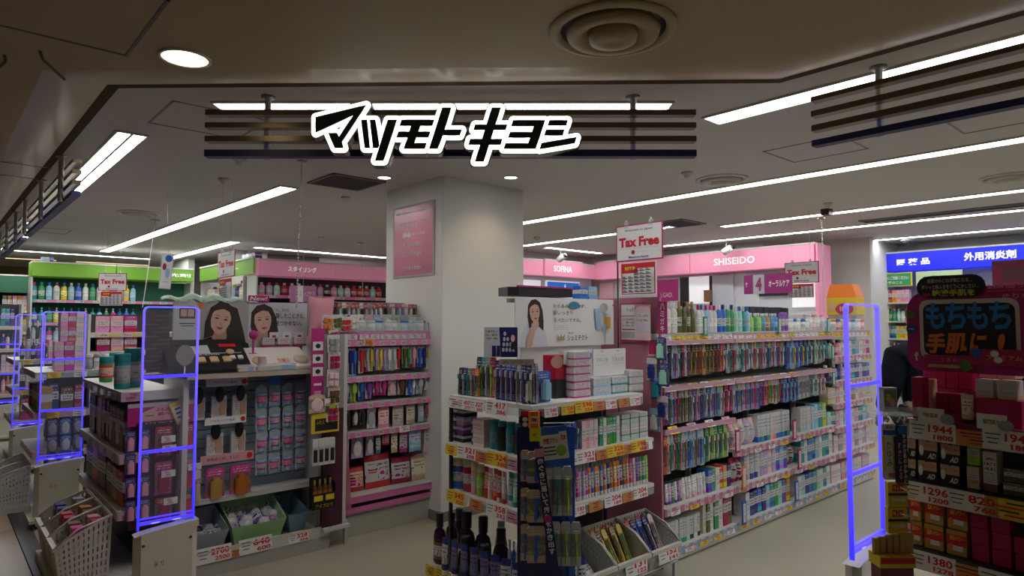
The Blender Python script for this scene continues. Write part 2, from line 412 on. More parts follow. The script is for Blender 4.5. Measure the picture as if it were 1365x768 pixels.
# pink brand sign on the column
def paint(F, w, h):
    F.rect(0, h / 2, w * .94, h * .95, mat('column_sign_pink', (.62, .20, .33), .25)); F.text('Matsumoto Kiyoshi', 0, h * .90, w * .84, h * .06, M_paper, .03, slant=.2); F.text('SHISEIDO', 0, h * .73, w * .62, h * .075, M_paper)
    F.ell(-w * .2, h * .585, w * .055, h * .04, M_paper); F.ell(-w * .09, h * .585, w * .055, h * .04, M_paper); F.text('KOSE', w * .15, h * .585, w * .3, h * .04, M_paper, .02); F.text('Kanebo', 0, h * .45, w * .48, h * .075, M_paper, .0, slant=.3); F.text('SOFINA', 0, h * .32, w * .45, h * .07, M_paper)
    F.text('マツモトキヨシ', 0, h * .12, w * .46, h * .06, M_paper, .05, slant=.25)
board('brand_sign', 'pink brand sign mounted high on the left face of the column', 'sign', (2.912, 4.465, 1.87), -PI / 2, .60, .59, .008, M_greyp, paint)
# ------------------------------------------------------------------ ceiling lamps
M_lamp = mat('fluorescent_diffuser', (.9, .9, .9), .5, emit=(1., .985, .97), es=LAMP)
M_lampw = mat('warm_diffuser', (.9, .8, .6), .5, emit=(1., .72, .38), es=3.0)
lampn = 0
def linlamp(x0, y0, x1, y1, label, wd=.15, m=None, ends=True, twin=False):
    L = math.hypot(x1 - x0, y1 - y0); th = math.atan2(y1 - y0, x1 - x0)
    r = empty('ceiling_light', (x0, y0, ZC), th); tag(r, label, 'light')
    b = MB(); t = .012
    b.box(-t, L + t, -wd / 2 - t, -wd / 2, -.012, .0, M_cream); b.box(-t, L + t, wd / 2, wd / 2 + t, -.012, 0, M_cream)
    b.box(-t, 0, -wd / 2, wd / 2, -.012, 0, M_cream); b.box(L, L + t, -wd / 2, wd / 2, -.012, 0, M_cream)
    b.build('frame', r)
    n = max(1, round(L / 1.5)); g = .004
    for i in range(n):
        a, c = L * i / n + g, L * (i + 1) / n - g
        for (u, v) in ((-wd / 2 + .002, -.008), (.008, wd / 2 - .002)) if twin else ((-wd / 2 + .002, wd / 2 - .002),):
            b = MB(); b.box(a, c, u, v, -.007, -.002, m or M_lamp); b.build('diffuser', r)
    if twin:
        b = MB(); b.box(0, L, -.008, .008, -.011, -.002, M_cream); b.build('divider', r)
linlamp(1.10, 3.525, 2.85, 1.96, 'slanted fluorescent ceiling light directly behind the big shop logo')
linlamp(3.22, 1.93, 3.22, -2.6, 'wide fluorescent light strip behind the right louver sign, nearest the camera')
linlamp(.87, 4.37, .87, 13.2, 'twin tube fluorescent strip behind the left louver signs', twin=True)
linlamp(2.20, 5.25, 2.05, 12.0, 'long fluorescent strip above the green and pink gondola aisle, left of column', .14)
linlamp(3.15, 9.3, 3.12, 12.6, 'short distant fluorescent strip left of the pink styling header', .14)
linlamp(.78, 12.7, 2.9, 12.88, 'distant fluorescent strip above the far left green header', .12)
linlamp(3.6, 9.8, 5.9, 9.86, 'fluorescent strip behind the pink styling header')
linlamp(4.97, 6.2, 4.97, -2.6, 'longest fluorescent strip, starting right of the column, beyond the round diffuser', .13)
linlamp(6.46, 7.0, 6.46, 4.4, 'second fluorescent strip right of the column, behind the tax free sign', .12)
linlamp(6.90, 4.02, 6.90, -2.4, 'fluorescent strip starting above the shelf sign numbered four', .12)
linlamp(8.02, 5.7, 8.2, -2.4, 'fluorescent strip just in front of the pink cosmetics header', .12)
linlamp(9.6, 3.75, 9.75, -2.4, 'farthest fluorescent strip, above the blue header', .12)
linlamp(6.85, 6.9, 8.1, 6.9, 'short fluorescent strip above the corner cosmetics counter', .12)
linlamp(.9, 14.3, 1.7, 14.3, 'left one of two warm light strips far beyond the green headers', .12, M_lampw)
linlamp(2.0, 14.3, 3.2, 14.3, 'right one of two warm light strips far beyond the green headers', .12, M_lampw)
def downlight(x, y, z, r, label, m, spot=None):
    o = empty('downlight', (x, y, z)); tag(o, label, 'light')
    b = MB(); b.lathe([(r + .012, 0), (r + .012, -.006), (r, -.008), (r, -.001)], M_cream, 24); b.build('ring', o)
    b = MB(); b.lathe([(r * .97, -.003), (r * .97, -.005)], m, 24); b.build('lens', o)
    if spot:
        l = bpy.data.lights.new('downlight_lamp', 'SPOT'); l.energy = spot; l.color = (1, .74, .46); l.spot_size = 2.2; l.spot_blend = .8; l.shadow_soft_size = .06
        lo = bpy.data.objects.new('lamp', l); COL.objects.link(lo); lo.parent = o; lo.location = (0, 0, -.02)
M_dl = mat('downlight_lens_warm', (1, .9, .7), .4, emit=(1., .83, .5), es=7.)
M_dl2 = mat('downlight_lens_white', (1, 1, 1), .4, emit=(1., .97, .9), es=8.)
def bracket(p0, p1, p2, label):
    b = MB(); q = [onZ(*p, ZC - .052) for p in (p0, p1, p2)]; b.tube(q, .006, mat('bracket_brown', (.08, .055, .03), .6), 5); tag(b.build('ceiling_bracket'), label, 'bracket')
bracket((53, 68), (57, 79), (86, 106), 'thin bent dark bracket on the brown corridor ceiling, nearer the downlight'); bracket((6, 74), (8, 82), (-8, 96), 'thin bent dark bracket on the brown corridor ceiling, at left photo edge')
downlight(.745, 2.835, ZC - .05, .088, 'oval looking warm downlight glowing in the brown corridor ceiling', M_dl, 14)
for k, (x, y) in enumerate([(-1.5, .6), (.4, -1.8), (-2.2, 4.2)]):
    downlight(x, y, ZC - .05, .088, ['corridor downlight left of the camera', 'corridor downlight behind the camera', 'corridor downlight far left of the shop front'][k], M_dl, (10, 45, 10)[k])
downlight(2.61, 4.41, ZC, .05, 'small white downlight left of the column top', M_dl2, 5)
downlight(3.34, 3.75, ZC, .05, 'small white downlight in front of the column top', M_dl2, 7)
# ------------------------------------------------------------------ air diffusers, vents, hatches, detectors, cameras
def diffuser(x, y, z, r, label, m):
    o = empty('air_diffuser', (x, y, z)); tag(o, label, 'vent')
    b = MB(); b.lathe([(r, 0), (r, -.008), (r * .86, -.016), (r * .84, -.004), (r * .80, .0)], m, 32); b.build('outer_ring', o)
    b = MB(); b.lathe([(r * .74, -.004), (r * .70, -.03), (r * .52, -.03), (r * .48, -.008)], m, 32); b.build('middle_ring', o)
    b = MB(); b.lathe([(r * .40, -.004), (r * .36, -.045), (r * .2, -.052), (r * .14, -.05), (.001, -.045)], m, 24); b.build('centre_cone', o)
    b = MB(); b.lathe([(r * .83, -.0005), (r * .83, -.002)], M_dark, 32); b.build('throat', o)
diffuser(1.85, 1.51, ZC - .05, .235, 'big round air diffuser of stepped rings in the corridor ceiling', mcc)
diffuser(4.63, 2.70, ZC, .20, 'round ceiling air diffuser right of the tax free sign', M_cream)
p = onZ(1345, 236, ZC); diffuser(p[0], p[1], ZC, .2, 'round ceiling air diffuser at the right photo edge', M_cream)
p = onZ(185, 284, ZC); diffuser(p[0], p[1], ZC, .2, 'round ceiling air diffuser above the left gates', M_cream)
def vent(x0, y0, w_, l_, th, label, n=10):
    o = empty('ceiling_vent', (x0, y0, ZC), th); tag(o, label, 'vent')
    b = MB(); t = .02
    for a in ((-w_ / 2, w_ / 2, -l_ / 2, -l_ / 2 + t), (-w_ / 2, w_ / 2, l_ / 2 - t, l_ / 2), (-w_ / 2, -w_ / 2 + t, -l_ / 2, l_ / 2), (w_ / 2 - t, w_ / 2, -l_ / 2, l_ / 2)): b.box(*a, -.012, 0, mat('vent_frame', (.2, .2, .2), .5))
    b.build('frame', o)
    b = MB(); b.box(-w_ / 2 + t, w_ / 2 - t, -l_ / 2 + t, l_ / 2 - t, -.003, -.001, M_dark); b.build('backing', o)
    ms = MB(); ms.box(-w_ / 2 + t, w_ / 2 - t, 0, .012, -.012, -.004, mat('vent_slat', (.12, .12, .12), .5)); me = ms.mesh('slat')
    for i in range(n):
        s = bpy.data.objects.new('slat', me); COL.objects.link(s); s.parent = o; s.location = (0, -l_ / 2 + t + (l_ - 2 * t) * (i + .3) / n, 0)
vent(2.47, 4.76, .46, .46, 0, 'dark square ceiling grille left of the column', 14)
p = onZ(900, 298, ZC); vent(p[0], p[1], .5, .5, 0, 'dark square ceiling grille behind the tax free sign', 12)
p = onZ(1290, 280, ZC); vent(p[0], p[1], .2, 2.0, 0, 'long thin ceiling grille above the blue header', 20)
def hatch(px, py, w_, l_, z, n):
    p = onZ(px, py, z); b = MB(); m = mat('hatch_joint', (.28, .27, .26), .5) if z == ZC else mat('hatch_joint_dark', (.13, .11, .10), .5); t = .012
    for a in ((-w_ / 2, w_ / 2, -l_ / 2, -l_ / 2 + t), (-w_ / 2, w_ / 2, l_ / 2 - t, l_ / 2), (-w_ / 2, -w_ / 2 + t, -l_ / 2, l_ / 2), (w_ / 2 - t, w_ / 2, -l_ / 2, l_ / 2)): b.box(*a, -.003, 0, m)
    struct(b.build('trim_%d' % n, None, p))
hatch(278, 162, .5, .5, ZC, 5); hatch(1087, 200, .45, .5, ZC, 6); hatch(1340, 155, .45, .5, ZC, 7)
hatch(60, 5, .62, .62, ZC - .05, 8); hatch(60, 307, .5, .5, ZC, 9); hatch(5, 225, .5, .5, ZC - .05, 10)
det = MB(); det.lathe([(.045, 0), (.045, -.012), (.03, -.02), (.022, -.04), (.008, -.045)], M_cream, 14); det = det.mesh('smoke_detector')
for px, py, l in [(299, 238, 'behind the left end of the logo louvers'), (461, 263, 'left of the column below the dark grille'), (916, 230, 'right of the logo, left of the round diffuser'), (716, 316, 'just right of the column'), (1104, 271, 'above the chain hung sign'), (428, 316, 'above the pink styling header'), (320, 212, 'beneath the logo louvers at left')]:
    o = bpy.data.objects.new('smoke_detector', det); COL.objects.link(o); o.location = onZ(px, py, ZC); tag(o, 'small white ceiling detector ' + l, 'detector')
def seccam(px, py, z, label, dome=False):
    p = onZ(px, py, ZC); o = empty('security_camera', p); tag(o, label, 'camera')
    if dome:
        b = MB(); b.lathe([(.07, 0), (.07, -.03), (.06, -.035)], M_white, 16); b.build('housing', o)
        b = MB(); b.lathe([(.055, -.035), (.05, -.06), (.03, -.08), (.005, -.085)], M_dark, 16); b.build('dome', o); return
    b = MB(); b.lathe([(.04, 0), (.04, -.01), (.01, -.014), (.01, -.10)], M_white, 10); b.build('mount', o)
    b = MB(); T = Matrix.Translation((0, -.02, -.13)) @ Matrix.Rotation(math.radians(65), 4, 'X')
    b.lathe([(.045, -.07), (.05, -.05), (.05, .06), (.03, .08)], M_white, 12, T=T); b.build('body', o)
    b = MB(); b.lathe([(.036, .08), (.036, .1), (.025, .105)], M_dark, 12, T=T); b.build('lens', o)
seccam(747, 333, 0, 'white security camera on ceiling above the corner cosmetics counter')
seccam(968, 321, 0, 'white security camera on ceiling above the pink cosmetics header')
seccam(1208, 318, 0, 'dark dome security camera on ceiling above the blue header', True)
p = onZ(1102, 279, ZC); b = MB(); b.box(-.05, .05, -.04, .04, -.06, 0, M_dark); tag(b.build('security_camera', None, p), 'small black box camera on ceiling where the chain hangs', 'camera')
# ------------------------------------------------------------------ louver signs
def rod(b, x, z0, z1): b.lathe([(.012, z0), (.012, z1 - .014), (.03, z1 - .012), (.03, z1)], M_steel, 10, c=(x, .02))
def louver(loc, th, x0, x1, zs, rods, label, group=None, ztop=ZC):
    r = empty('louver_sign', loc, th); tag(r, label, 'sign', group)
    for i, (a, c) in enumerate(zs):
        b = MB(); b.box(x0, x1, -.025, .025, a, c, M_bronze if i < 3 else M_navy); b.build('slat', r)['label'] = 'bronze metal slat' if i < 3 else 'navy blue bottom slat'
    for x in rods:
        b = MB(); b.lathe([(.016, zs[-1][0]), (.016, ztop - .014), (.035, ztop - .012), (.035, ztop)], M_steel, 10, c=(x, .045)); b.build('hanging_rod', r)
LD = 3.165
ZS = [(2.514, 2.541), (2.451, 2.477), (2.383, 2.41), (2.309, 2.342)]
louver((FX * LD, FY * LD, 0), -YAW, -1.50, .90, ZS, [-1.22, .605], 'bronze and navy louver sign frame carrying the big shop logo')
zr = [onX(1083, a, 3.05)[2] for a in (131, 137.5, 150, 157.5, 169, 177, 189, 197)]
ZR = [(zr[1], zr[0]), (zr[3], zr[2]), (zr[5], zr[4]), (zr[7], zr[6])]
louver((3.05, 1.30, 0), -PI / 2, 0, 2.6, ZR, [.27, 1.9], 'bronze and navy louver sign at upper right above the aisle')
louver((.68, 4.95, 0), PI / 2, 0, 2.75, ZR, [.32, 1.35, 2.5], 'nearer one of two louver signs at left above the gates')
louver((.68, 8.0, 0), PI / 2, 0, 2.6, ZR, [.3, 1.3, 2.3], 'farther one of two louver signs at left above the gates')
# ------------------------------------------------------------------ big shop logo
ld = LD - .085
def z1(x, y): return (405 + x / 6.825, 125 + y / 6.825)
def z2(x, y): return (590 + x / 6.825, 125 + y / 6.825)
def L_(q):
    px, py = q; u = (px - CXP) / F_PX; v = (CYP - py) / F_PX; fh = math.cos(PITCH) - v * math.sin(PITCH); t = ld / fh
    return (u * t, EYE + (math.sin(PITCH) + v * math.cos(PITCH)) * t)
A = lambda *p: [L_(z1(*q)) for q in p]
B = lambda *p: [L_(z2(*q)) for q in p]
LOGO = [('ma', [A((108, 215), (572, 103), (350, 440), (365, 497), (283, 497), (222, 358), (305, 358), (323, 392), (452, 198), (108, 358))]),
        ('tsu', [A((522, 238), (578, 238), (605, 497), (555, 497)), A((600, 238), (653, 238), (690, 470), (677, 497), (630, 497)), A((765, 238), (850, 238), (728, 612), (648, 612))]),
        ('mo', [A((890, 238), (1190, 238), (1170, 295), (1062, 295), (1045, 345), (1155, 345), (1135, 400), (1025, 400), (1008, 450), (1120, 450), (1103, 503), (908, 503), (945, 400), (842, 400), (862, 345), (960, 345), (975, 295), (872, 295))]),
        ('to', [A((1260, 127), (1345, 127), (1283, 328), (1440, 328), (1420, 382), (1266, 382), (1220, 503), (1140, 503))]),
        ('ki', [B((448, 127), (532, 127), (375, 620), (293, 620)), B((295, 282), (590, 282), (575, 332), (280, 332)), B((250, 413), (545, 413), (530, 467), (235, 467))]),
        ('yo', [B((640, 242), (935, 242), (848, 503), (553, 503), (572, 452), (777, 452), (795, 403), (595, 403), (612, 350), (812, 350), (828, 298), (622, 298))]),
        ('shi', [B((970, 242), (1140, 242), (1125, 293), (953, 293)), B((938, 328), (1110, 328), (1093, 383), (922, 383)), B((898, 450), (1220, 395), (1203, 453), (880, 508))])]
M_logo = mat('backlit_white_acrylic', (.9, .9, .9), .4, emit=(1, 1, 1), es=1.5)
M_logok = mat('logo_black_face', (.01, .012, .014), .4)
M_logos = mat('logo_side_metal', (.22, .2, .15), .25, .8)
lr = empty('shop_logo_sign', (FX * ld, FY * ld, 0), -YAW); tag(lr, 'large backlit black on white katakana shop logo on bronze louvers', 'sign')
def outline(b, poly, r, y0, y1, m):
    n = len(poly)
    b.xprism(poly, y0, y1, m)
    for i in range(n):
        (ax, az), (bx, bz) = poly[i], poly[(i + 1) % n]
        dx, dz = bx - ax, bz - az; L = math.hypot(dx, dz); nx, nz = -dz / L * r, dx / L * r
        b.xprism([(ax + nx, az + nz), (ax - nx, az - nz), (bx - nx, bz - nz), (bx + nx, bz + nz)], y0, y1, m)
        b.xprism([(ax + r * math.cos(2 * PI * k / 12), az + r * math.sin(2 * PI * k / 12)) for k in range(12)], y0, y1, m)
for nm, polys in LOGO:
    bb = MB(); wb = MB(); kb = MB()
    for P in polys:
        outline(bb, P, .0265, .004, .055, M_logos); outline(wb, P, .0205, -.002, .01, M_logo); kb.xprism(P, -.006, -.001, M_logok)
    f = wb.build('letter_backing', lr); f['label'] = 'glowing white rounded backing of one character'
    bb.build('letter_return', f); kb.build('letter_face', f)
# ------------------------------------------------------------------ security gates
M_bluee = mat('blue_lit_edge', (.2, .2, .9), .3, emit=(.20, .13, 1.), es=1.1)
def edge_light():
    nt = M_bluee.node_tree; bb = nt.nodes['Principled BSDF']; tc = nt.nodes.new('ShaderNodeTexCoord'); sp = nt.nodes.new('ShaderNodeSeparateXYZ'); nt.links.new(tc.outputs['Object'], sp.inputs[0])
    mr = nt.nodes.new('ShaderNodeMapRange'); mr.inputs[1].default_value = .5; mr.inputs[2].default_value = 1.35; nt.links.new(sp.outputs[2], mr.inputs[0])
    mx = nt.nodes.new('ShaderNodeMix'); mx.data_type = 'RGBA'; mx.inputs[6].default_value = (.015, .01, 1., 1); mx.inputs[7].default_value = (.15, .10, .80, 1)
    nt.links.new(mr.outputs[0], mx.inputs[0]); nt.links.new(mx.outputs[2], bb.inputs['Emission Color'])
edge_light()
M_blueh = mat('blue_led', (.3, .3, 1), .3, emit=(.12, .12, 1.), es=3.2)
M_bluer = mat('blue_lit_rail', (.1, .1, .9), .3, emit=(.07, .04, .95), es=.9)
def gate(x0, x1, y, label, cast=False, zb=.47, zt=1.58):
    w_ = x1 - x0; r = empty('security_gate', (x0, y, 0)); tag(r, label, 'gate', 'blue lit security gates along the shop front')
    b = MB(); b.cbox(-.02, w_ + .02, -.035, .035, .02 if not cast else .06, zb - .04, M_cream, .03)
    n = 10; b.xprism([(-.02, zb - .04)] + [(-.02 + (w_ + .04) * k / n, zb - .04 + .035 * (k / n) ** .7) for k in range(1, n + 1)] + [(w_ + .02, zb - .04)], -.035, .035, M_cream)
    b.build('base', r)
    b = MB(); b.box(-.05, w_ + .05, -.12, .12, 0 if not cast else .045, .022 if not cast else .065, M_cream); b.build('foot_plate', r)
    b = MB()
    for x in (.02, w_ - .02): b.lathe([(.008, 0), (.008, .001)], M_dark, 8, T=Matrix.Translation((x, -.036, zb - .09)) @ Matrix.Rotation(PI / 2, 4, 'X'))
    cxx = w_ * .36
    for k, rr in enumerate((.012, .02)):
        for s in (-1, 1):
            b.tube([(cxx + s * rr * math.cos(a), -.0365, zb - .19 + rr * math.sin(a)) for a in (-.7, -.35, 0, .35, .7)], .0012, M_dark, 4)
    b.build('wave_mark_and_screws', r)
    if cast:
        for x in (0, w_):
            for yy in (-.09, .09):
                b = MB(); b.lathe([(.024, -.012), (.024, .012)], M_dark, 12, T=Matrix.Translation((x, yy, .024)) @ Matrix.Rotation(PI / 2, 4, 'X')); b.box(x - .012, x + .012, yy - .016, yy + .016, .02, .046, M_steel); b.build('caster', r)
    b = MB(); b.box(.008, w_ - .008, -.004, .004, zb, zt - .008, M_acryl); b.build('clear_panel', r)
    b = MB(); t = .009
    c = .02
    path = [(0, zb - .02), (0, zt - c), (c * .3, zt - c * .3), (c, zt), (w_ - c, zt), (w_ - c * .3, zt - c * .3), (w_, zt - c), (w_, zb - .02)]
    hy = .010
    for i in range(len(path) - 1):
        (xa, za), (xb, zb2) = path[i], path[i + 1]; dx, dz = xb - xa, zb2 - za; Lq = math.hypot(dx, dz); nx, nz = -dz / Lq * .004, dx / Lq * .004
        b.add([(xa + nx, -hy, za + nz), (xb + nx, -hy, zb2 + nz), (xb - nx, -hy, zb2 - nz), (xa - nx, -hy, za - nz), (xa + nx, hy, za + nz), (xb + nx, hy, zb2 + nz), (xb - nx, hy, zb2 - nz), (xa - nx, hy, za - nz)],
              [(0, 1, 2, 3), (4, 7, 6, 5), (0, 4, 5, 1), (1, 5, 6, 2), (2, 6, 7, 3), (3, 7, 4, 0)], M_bluee)
    b.build('lit_frame', r)
    for z in (1.22, .84):
        b = MB(); b.box(0, w_, -.006, .006, z - .008, z + .008, M_bluer); b.build('cross_bar', r)
    b = MB(); b.box(0, w_, -.007, .007, zb + .005, zb + .02, M_bluer)
    b.box(0, w_, -.007, .007, zb + .032, zb + .038, M_bluer)
    for k in (.3, .68): b.lathe([(.0, 0), (.010, .002), (.014, .006), (.0, .01)], M_blueh, 8, T=Matrix.Translation((w_ * k, 0, zb + .004)), sx=2.2)
    b.build('led_strip', r)
gate(.825, 1.085, 3.75, 'nearest left gate with white base in front of magenta beauty packs')
gate(.645, .915, 6.0, 'second left gate, on castered base, in front of round hook packs', True)
gate(.66, .90, 8.2, 'third left gate, in front of the dark cosmetics rack', True)
gate(.66, .90, 10.6, 'farthest left gate, cut by the left photo edge', True)
gate(3.0, 3.37, 1.16, 'right hand gate standing alone at the aisle entrance, beside the crimson display', zb=.50)
# ------------------------------------------------------------------ colours of goods (linear)
CO = dict(white=(.72, .72, .70), cream=(.70, .62, .42), grey=(.32, .33, .35), silver=(.5, .52, .55), black=(.02, .02, .025), navy=(.015, .03, .22), blue=(.03, .14, .60),
          lightblue=(.30, .58, .78), teal=(.02, .30, .34), green=(.04, .33, .09), lime=(.35, .60, .06), yellow=(.80, .60, .04), orange=(.80, .26, .03), red=(.62, .03, .03),
          crimson=(.42, .01, .08), magenta=(.62, .04, .28), pink=(.80, .34, .46), palepink=(.82, .58, .62), purple=(.22, .06, .38), lilac=(.50, .36, .66), brown=(.16, .07, .03), gold=(.45, .28, .06), amber=(.45, .15, .02), beige=(.62, .46, .30), olive=(.10, .13, .02), mint=(.35, .70, .55), darkpurple=(.030, .008, .030), darkbrown=(.035, .014, .008), darkolive=(.02, .03, .008))
CN = dict(lightblue='light blue', palepink='pale pink', darkpurple='dark purple', darkbrown='dark brown', darkolive='dark green')
KIND = {}
def K(name, phrase, cat, *parts): KIND[name] = (phrase, cat, parts)
U = -.5, .5
def m1(f):
    b = MB(); f(b); return b.mesh
# a part is (name, mesh, colour slot)
def _tp(b):
    b.xprism([(-.5, 0), (.5, 0), (.5, .93), (.35, 1), (-.35, 1), (-.5, .93)], .1, .4, P_CARD)
    b.xprism([(-.34, .05), (.34, .05), (.34, .74), (.2, .8), (-.2, .8), (-.34, .74)], -.15, .1, P_CARD)
b = MB(); _tp(b); me = b.mesh('toothbrush_pack')
b = MB(); b.tube([(-.05, -.25, .07), (.04, -.3, .3), (-.02, -.25, .5), (.03, -.25, .76)], [.11, .13, .08, .05], PAINT, 5); b.box(-.12, .16, -.45, -.2, .6, .76, PAINT)
K('toothbrush_pack', 'toothbrush pack', 'toothbrush', ('toothbrush_pack', me, 0), ('toothbrush', b.mesh('toothbrush'), 1))
def _ct(b, m):
    b.cbox(-.5, .5, -.5, .5, 0, .985, m, .02); b.box(-.46, .46, -.46, .40, .985, 1.0, m); b.box(-.10, .10, -.505, -.46, .93, .99, m)
for nm, ph, m in (('carton', 'carton', P_CART), ('white_carton', 'carton', P_WHITE), ('plain_carton', 'carton', PAINT)):
    b = MB(); _ct(b, m); K(nm, ph, 'box', ('carton', b.mesh('carton'), 0))
# tube standing on its cap
b = MB(); n = 10; vs = []; fs = []
for z, sx, sy in ((.14, .40, .40), (.2, .46, .46), (.5, .47, .34), (.8, .48, .18), (.95, .49, .05), (1., .49, .04)):
    for k in range(n): a = 2 * PI * k / n; vs.append((sx * math.cos(a), sy * math.sin(a), z))
for i in range(5):
    for k in range(n): fs.append((i * n + k, i * n + (k + 1) % n, (i + 1) * n + (k + 1) % n, (i + 1) * n + k))
fs.append(tuple(5 * n + k for k in range(n))); b.add(vs, fs, P_WRAP, None, True); me = b.mesh('tube')
b = MB(); b.lathe([(.40, 0), (.42, .02), (.42, .14), (.3, .15)], PAINT, 12)
K('tube', 'toothpaste tube', 'tube', ('toothpaste_tube', me, 0), ('cap', b.mesh('cap'), 1))
def bottle(nm, ph, cat, prof, cap, wrap=(.12, .6), wm=P_WRAP, sy=1., n=12, trans=False, extra=None):
    b = MB(); b.lathe(prof, CLEARC if trans else PAINT, n, sy=sy); me = b.mesh('bottle')
    b = MB(); b.lathe(cap, PAINT, n)
    if extra: extra(b)
    cm = b.mesh('cap')
    r = max(p[0] for p in prof) * 1.012
    b = MB(); b.lathe([(r, wrap[0]), (r, wrap[1])], wm, n, sy=sy); K(nm, ph, cat, ('bottle', me, 0), ('cap', cm, 1), ('wrap_label', b.mesh('wrap_label'), 2))
bottle('bottle', 'bottle', 'bottle', [(.42, 0), (.48, .03), (.48, .66), (.38, .76), (.18, .80), (.18, .84)], [(.20, .82), (.21, .99), (.17, 1)], sy=.8)
bottle('pump_bottle', 'pump bottle', 'bottle', [(.42, 0), (.48, .03), (.48, .60), (.30, .70), (.16, .72), (.16, .76)], [(.19, .74), (.19, .82), (.06, .84), (.05, .93), (.17, .95), (.17, 1.)], sy=.85,
       extra=lambda b: b.box(-.05, .05, -.5, .05, .94, .99, PAINT))
bottle('mouthwash', 'mouthwash bottle', 'bottle', [(.40, 0), (.49, .04), (.49, .52), (.40, .64), (.20, .70), (.20, .74)], [(.23, .72), (.24, .98), (.21, 1)], (.10, .44), sy=.7, trans=True)
bottle('spray_can', 'spray can', 'can', [(.46, 0), (.48, .02), (.48, .78), (.40, .83)], [(.40, .82), (.42, .98), (.36, 1)], (.1, .7))
bottle('jar', 'jar', 'jar', [(.44, 0), (.48, .06), (.48, .74), (.44, .78)], [(.49, .76), (.49, .98), (.46, 1)], (.15, .66))
# pouch
def pouch(nm, ph, m, th=.5):
    b = MB(); N = 6; vs = []; fs = []
    for side in (-1, 1):
        for j in range(N + 1):
            for i in range(N + 1):
                u, v = i / N, j / N; t = (max(0, math.sin(PI * u)) ** .6) * (max(0, math.sin(PI * min(1, v * 1.12))) ** .6)
                vs.append((u - .5, side * t * th * (.9 + .2 * ((i * 7 + j * 3) % 3) / 2), v))
    o = (N + 1) ** 2
    for j in range(N):
        for i in range(N):
            q = (j * (N + 1) + i, j * (N + 1) + i + 1, (j + 1) * (N + 1) + i + 1, (j + 1) * (N + 1) + i)
            fs.append(q); fs.append(tuple(o + k for k in q[::-1]))
    b.add(vs, fs, m, None, True); me = b.mesh('pouch')
    b = MB(); b.box(-.5, .5, -.04, .04, .9, 1.01, PAINT); K(nm, ph, 'pouch', ('pouch', me, 0), ('seal_strip', b.mesh('seal_strip'), 1))
pouch('pouch', 'pouch', P_WRAP); pouch('foil_pouch', 'foil sachet', P_WRAP, .3)
# blister card with a capsule
b = MB(); b.xprism([(-.5, 0), (.5, 0), (.5, .96), (.4, 1), (-.4, 1), (-.5, .96)], .2, .4, P_CARD); me = b.mesh('blister_card')
b = MB(); b.cbox(-.3, .3, -.45, .2, .1, .62, PAINT, .12); b.cbox(-.18, .18, -.38, .1, .62, .72, PAINT, .08)
K('blister', 'blister card', 'pack', ('blister_card', me, 0), ('product_body', b.mesh('product_body'), 1))
# hairbrush / comb card
b = MB(); b.xprism([(-.5, 0), (.5, 0), (.5, 1), (-.5, 1)], .25, .45, P_WHITE); me = b.mesh('backing_card')
b = MB(); b.xprism([(-.12, .05), (.12, .05), (.12, .42), (.34, .5), (.36, .82), (.2, .92), (-.2, .92), (-.36, .82), (-.34, .5), (-.12, .42)], -.4, .22, PAINT)
K('brush_card', 'hairbrush card', 'hairbrush', ('backing_card', me, 0), ('hairbrush', b.mesh('hairbrush'), 1))
# wide spotted hair accessory strip
b = MB(); b.xprism([(-.5, 0), (.5, 0), (.5, 1), (-.5, 1)], .2, .4, P_LEAF); me = b.mesh('accessory_card')
b = MB()
for i in range(4): b.cbox(-.38 + (i % 2) * .4, -.02 + (i % 2) * .4, -.3, .2, .08 + (i // 2) * .42, .36 + (i // 2) * .42, PAINT, .1)
K('accessory', 'hair accessory card', 'hair accessory', ('accessory_card', me, 0), ('accessories', b.mesh('accessories'), 1))
# cup hanging in a clear bag
b = MB(); b.xprism([(-.5, 0), (.5, 0), (.5, .86), (.3, .92), (.12, 1), (-.12, 1), (-.3, .92), (-.5, .86)], -.02, .02, M_bag); me = b.mesh('clear_bag')
b = MB(); b.lathe([(.30, .05), (.33, .07), (.44, .60), (.45, .62), (.40, .62)], PAINT, 14, sy=.9); cup = b.mesh('cup')
b = MB(); b.lathe([(.372, .20), (.435, .54)], P_WRAP, 14, sy=.9)
K('cup_bag', 'bagged plastic cup', 'cup', ('clear_bag', me, 0), ('cup', cup, 1), ('cup_print', b.mesh('cup_print'), 2))
# mirror/puff pack: white tray card with round puff and loop
b = MB(); b.cbox(-.5, .5, .0, .4, 0, .72, P_WHITE, .02); me = b.mesh('puff_tray')
b = MB(); T = Matrix.Translation((0, -.1, .80)) @ Matrix.Rotation(PI / 2, 4, 'X'); b.lathe([(.01, -.3), (.26, -.2), (.28, 0), (.26, .25), (.01, .3)], M_black, 16, T=T); pf = b.mesh('puff')
b = MB(); b.box(-.42, -.06, -.04, .0, .08, .62, P_LEAF); b.box(.04, .42, -.05, .0, .08, .62, mat('puff_window', (.55, .36, .24), .4))
K('puff_pack', 'powder puff pack', 'cosmetics', ('puff_tray', me, 0), ('puff', pf, 1), ('printed_panel', b.mesh('printed_panel'), 2))
# round hook pack
b = MB(); b.xprism([(-.5, 0), (.5, 0), (.5, .9), (.2, 1), (-.2, 1), (-.5, .9)], .1, .3, P_CARD); me = b.mesh('backing_card')
b = MB(); b.lathe([(.01, -.3), (.3, -.25), (.38, 0), (.3, .1)], PAINT, 14, T=Matrix.Translation((0, 0, .42)) @ Matrix.Rotation(PI / 2, 4, 'X'))
K('round_pack', 'round compact pack', 'pack', ('backing_card', me, 0), ('compact', b.mesh('compact'), 1))
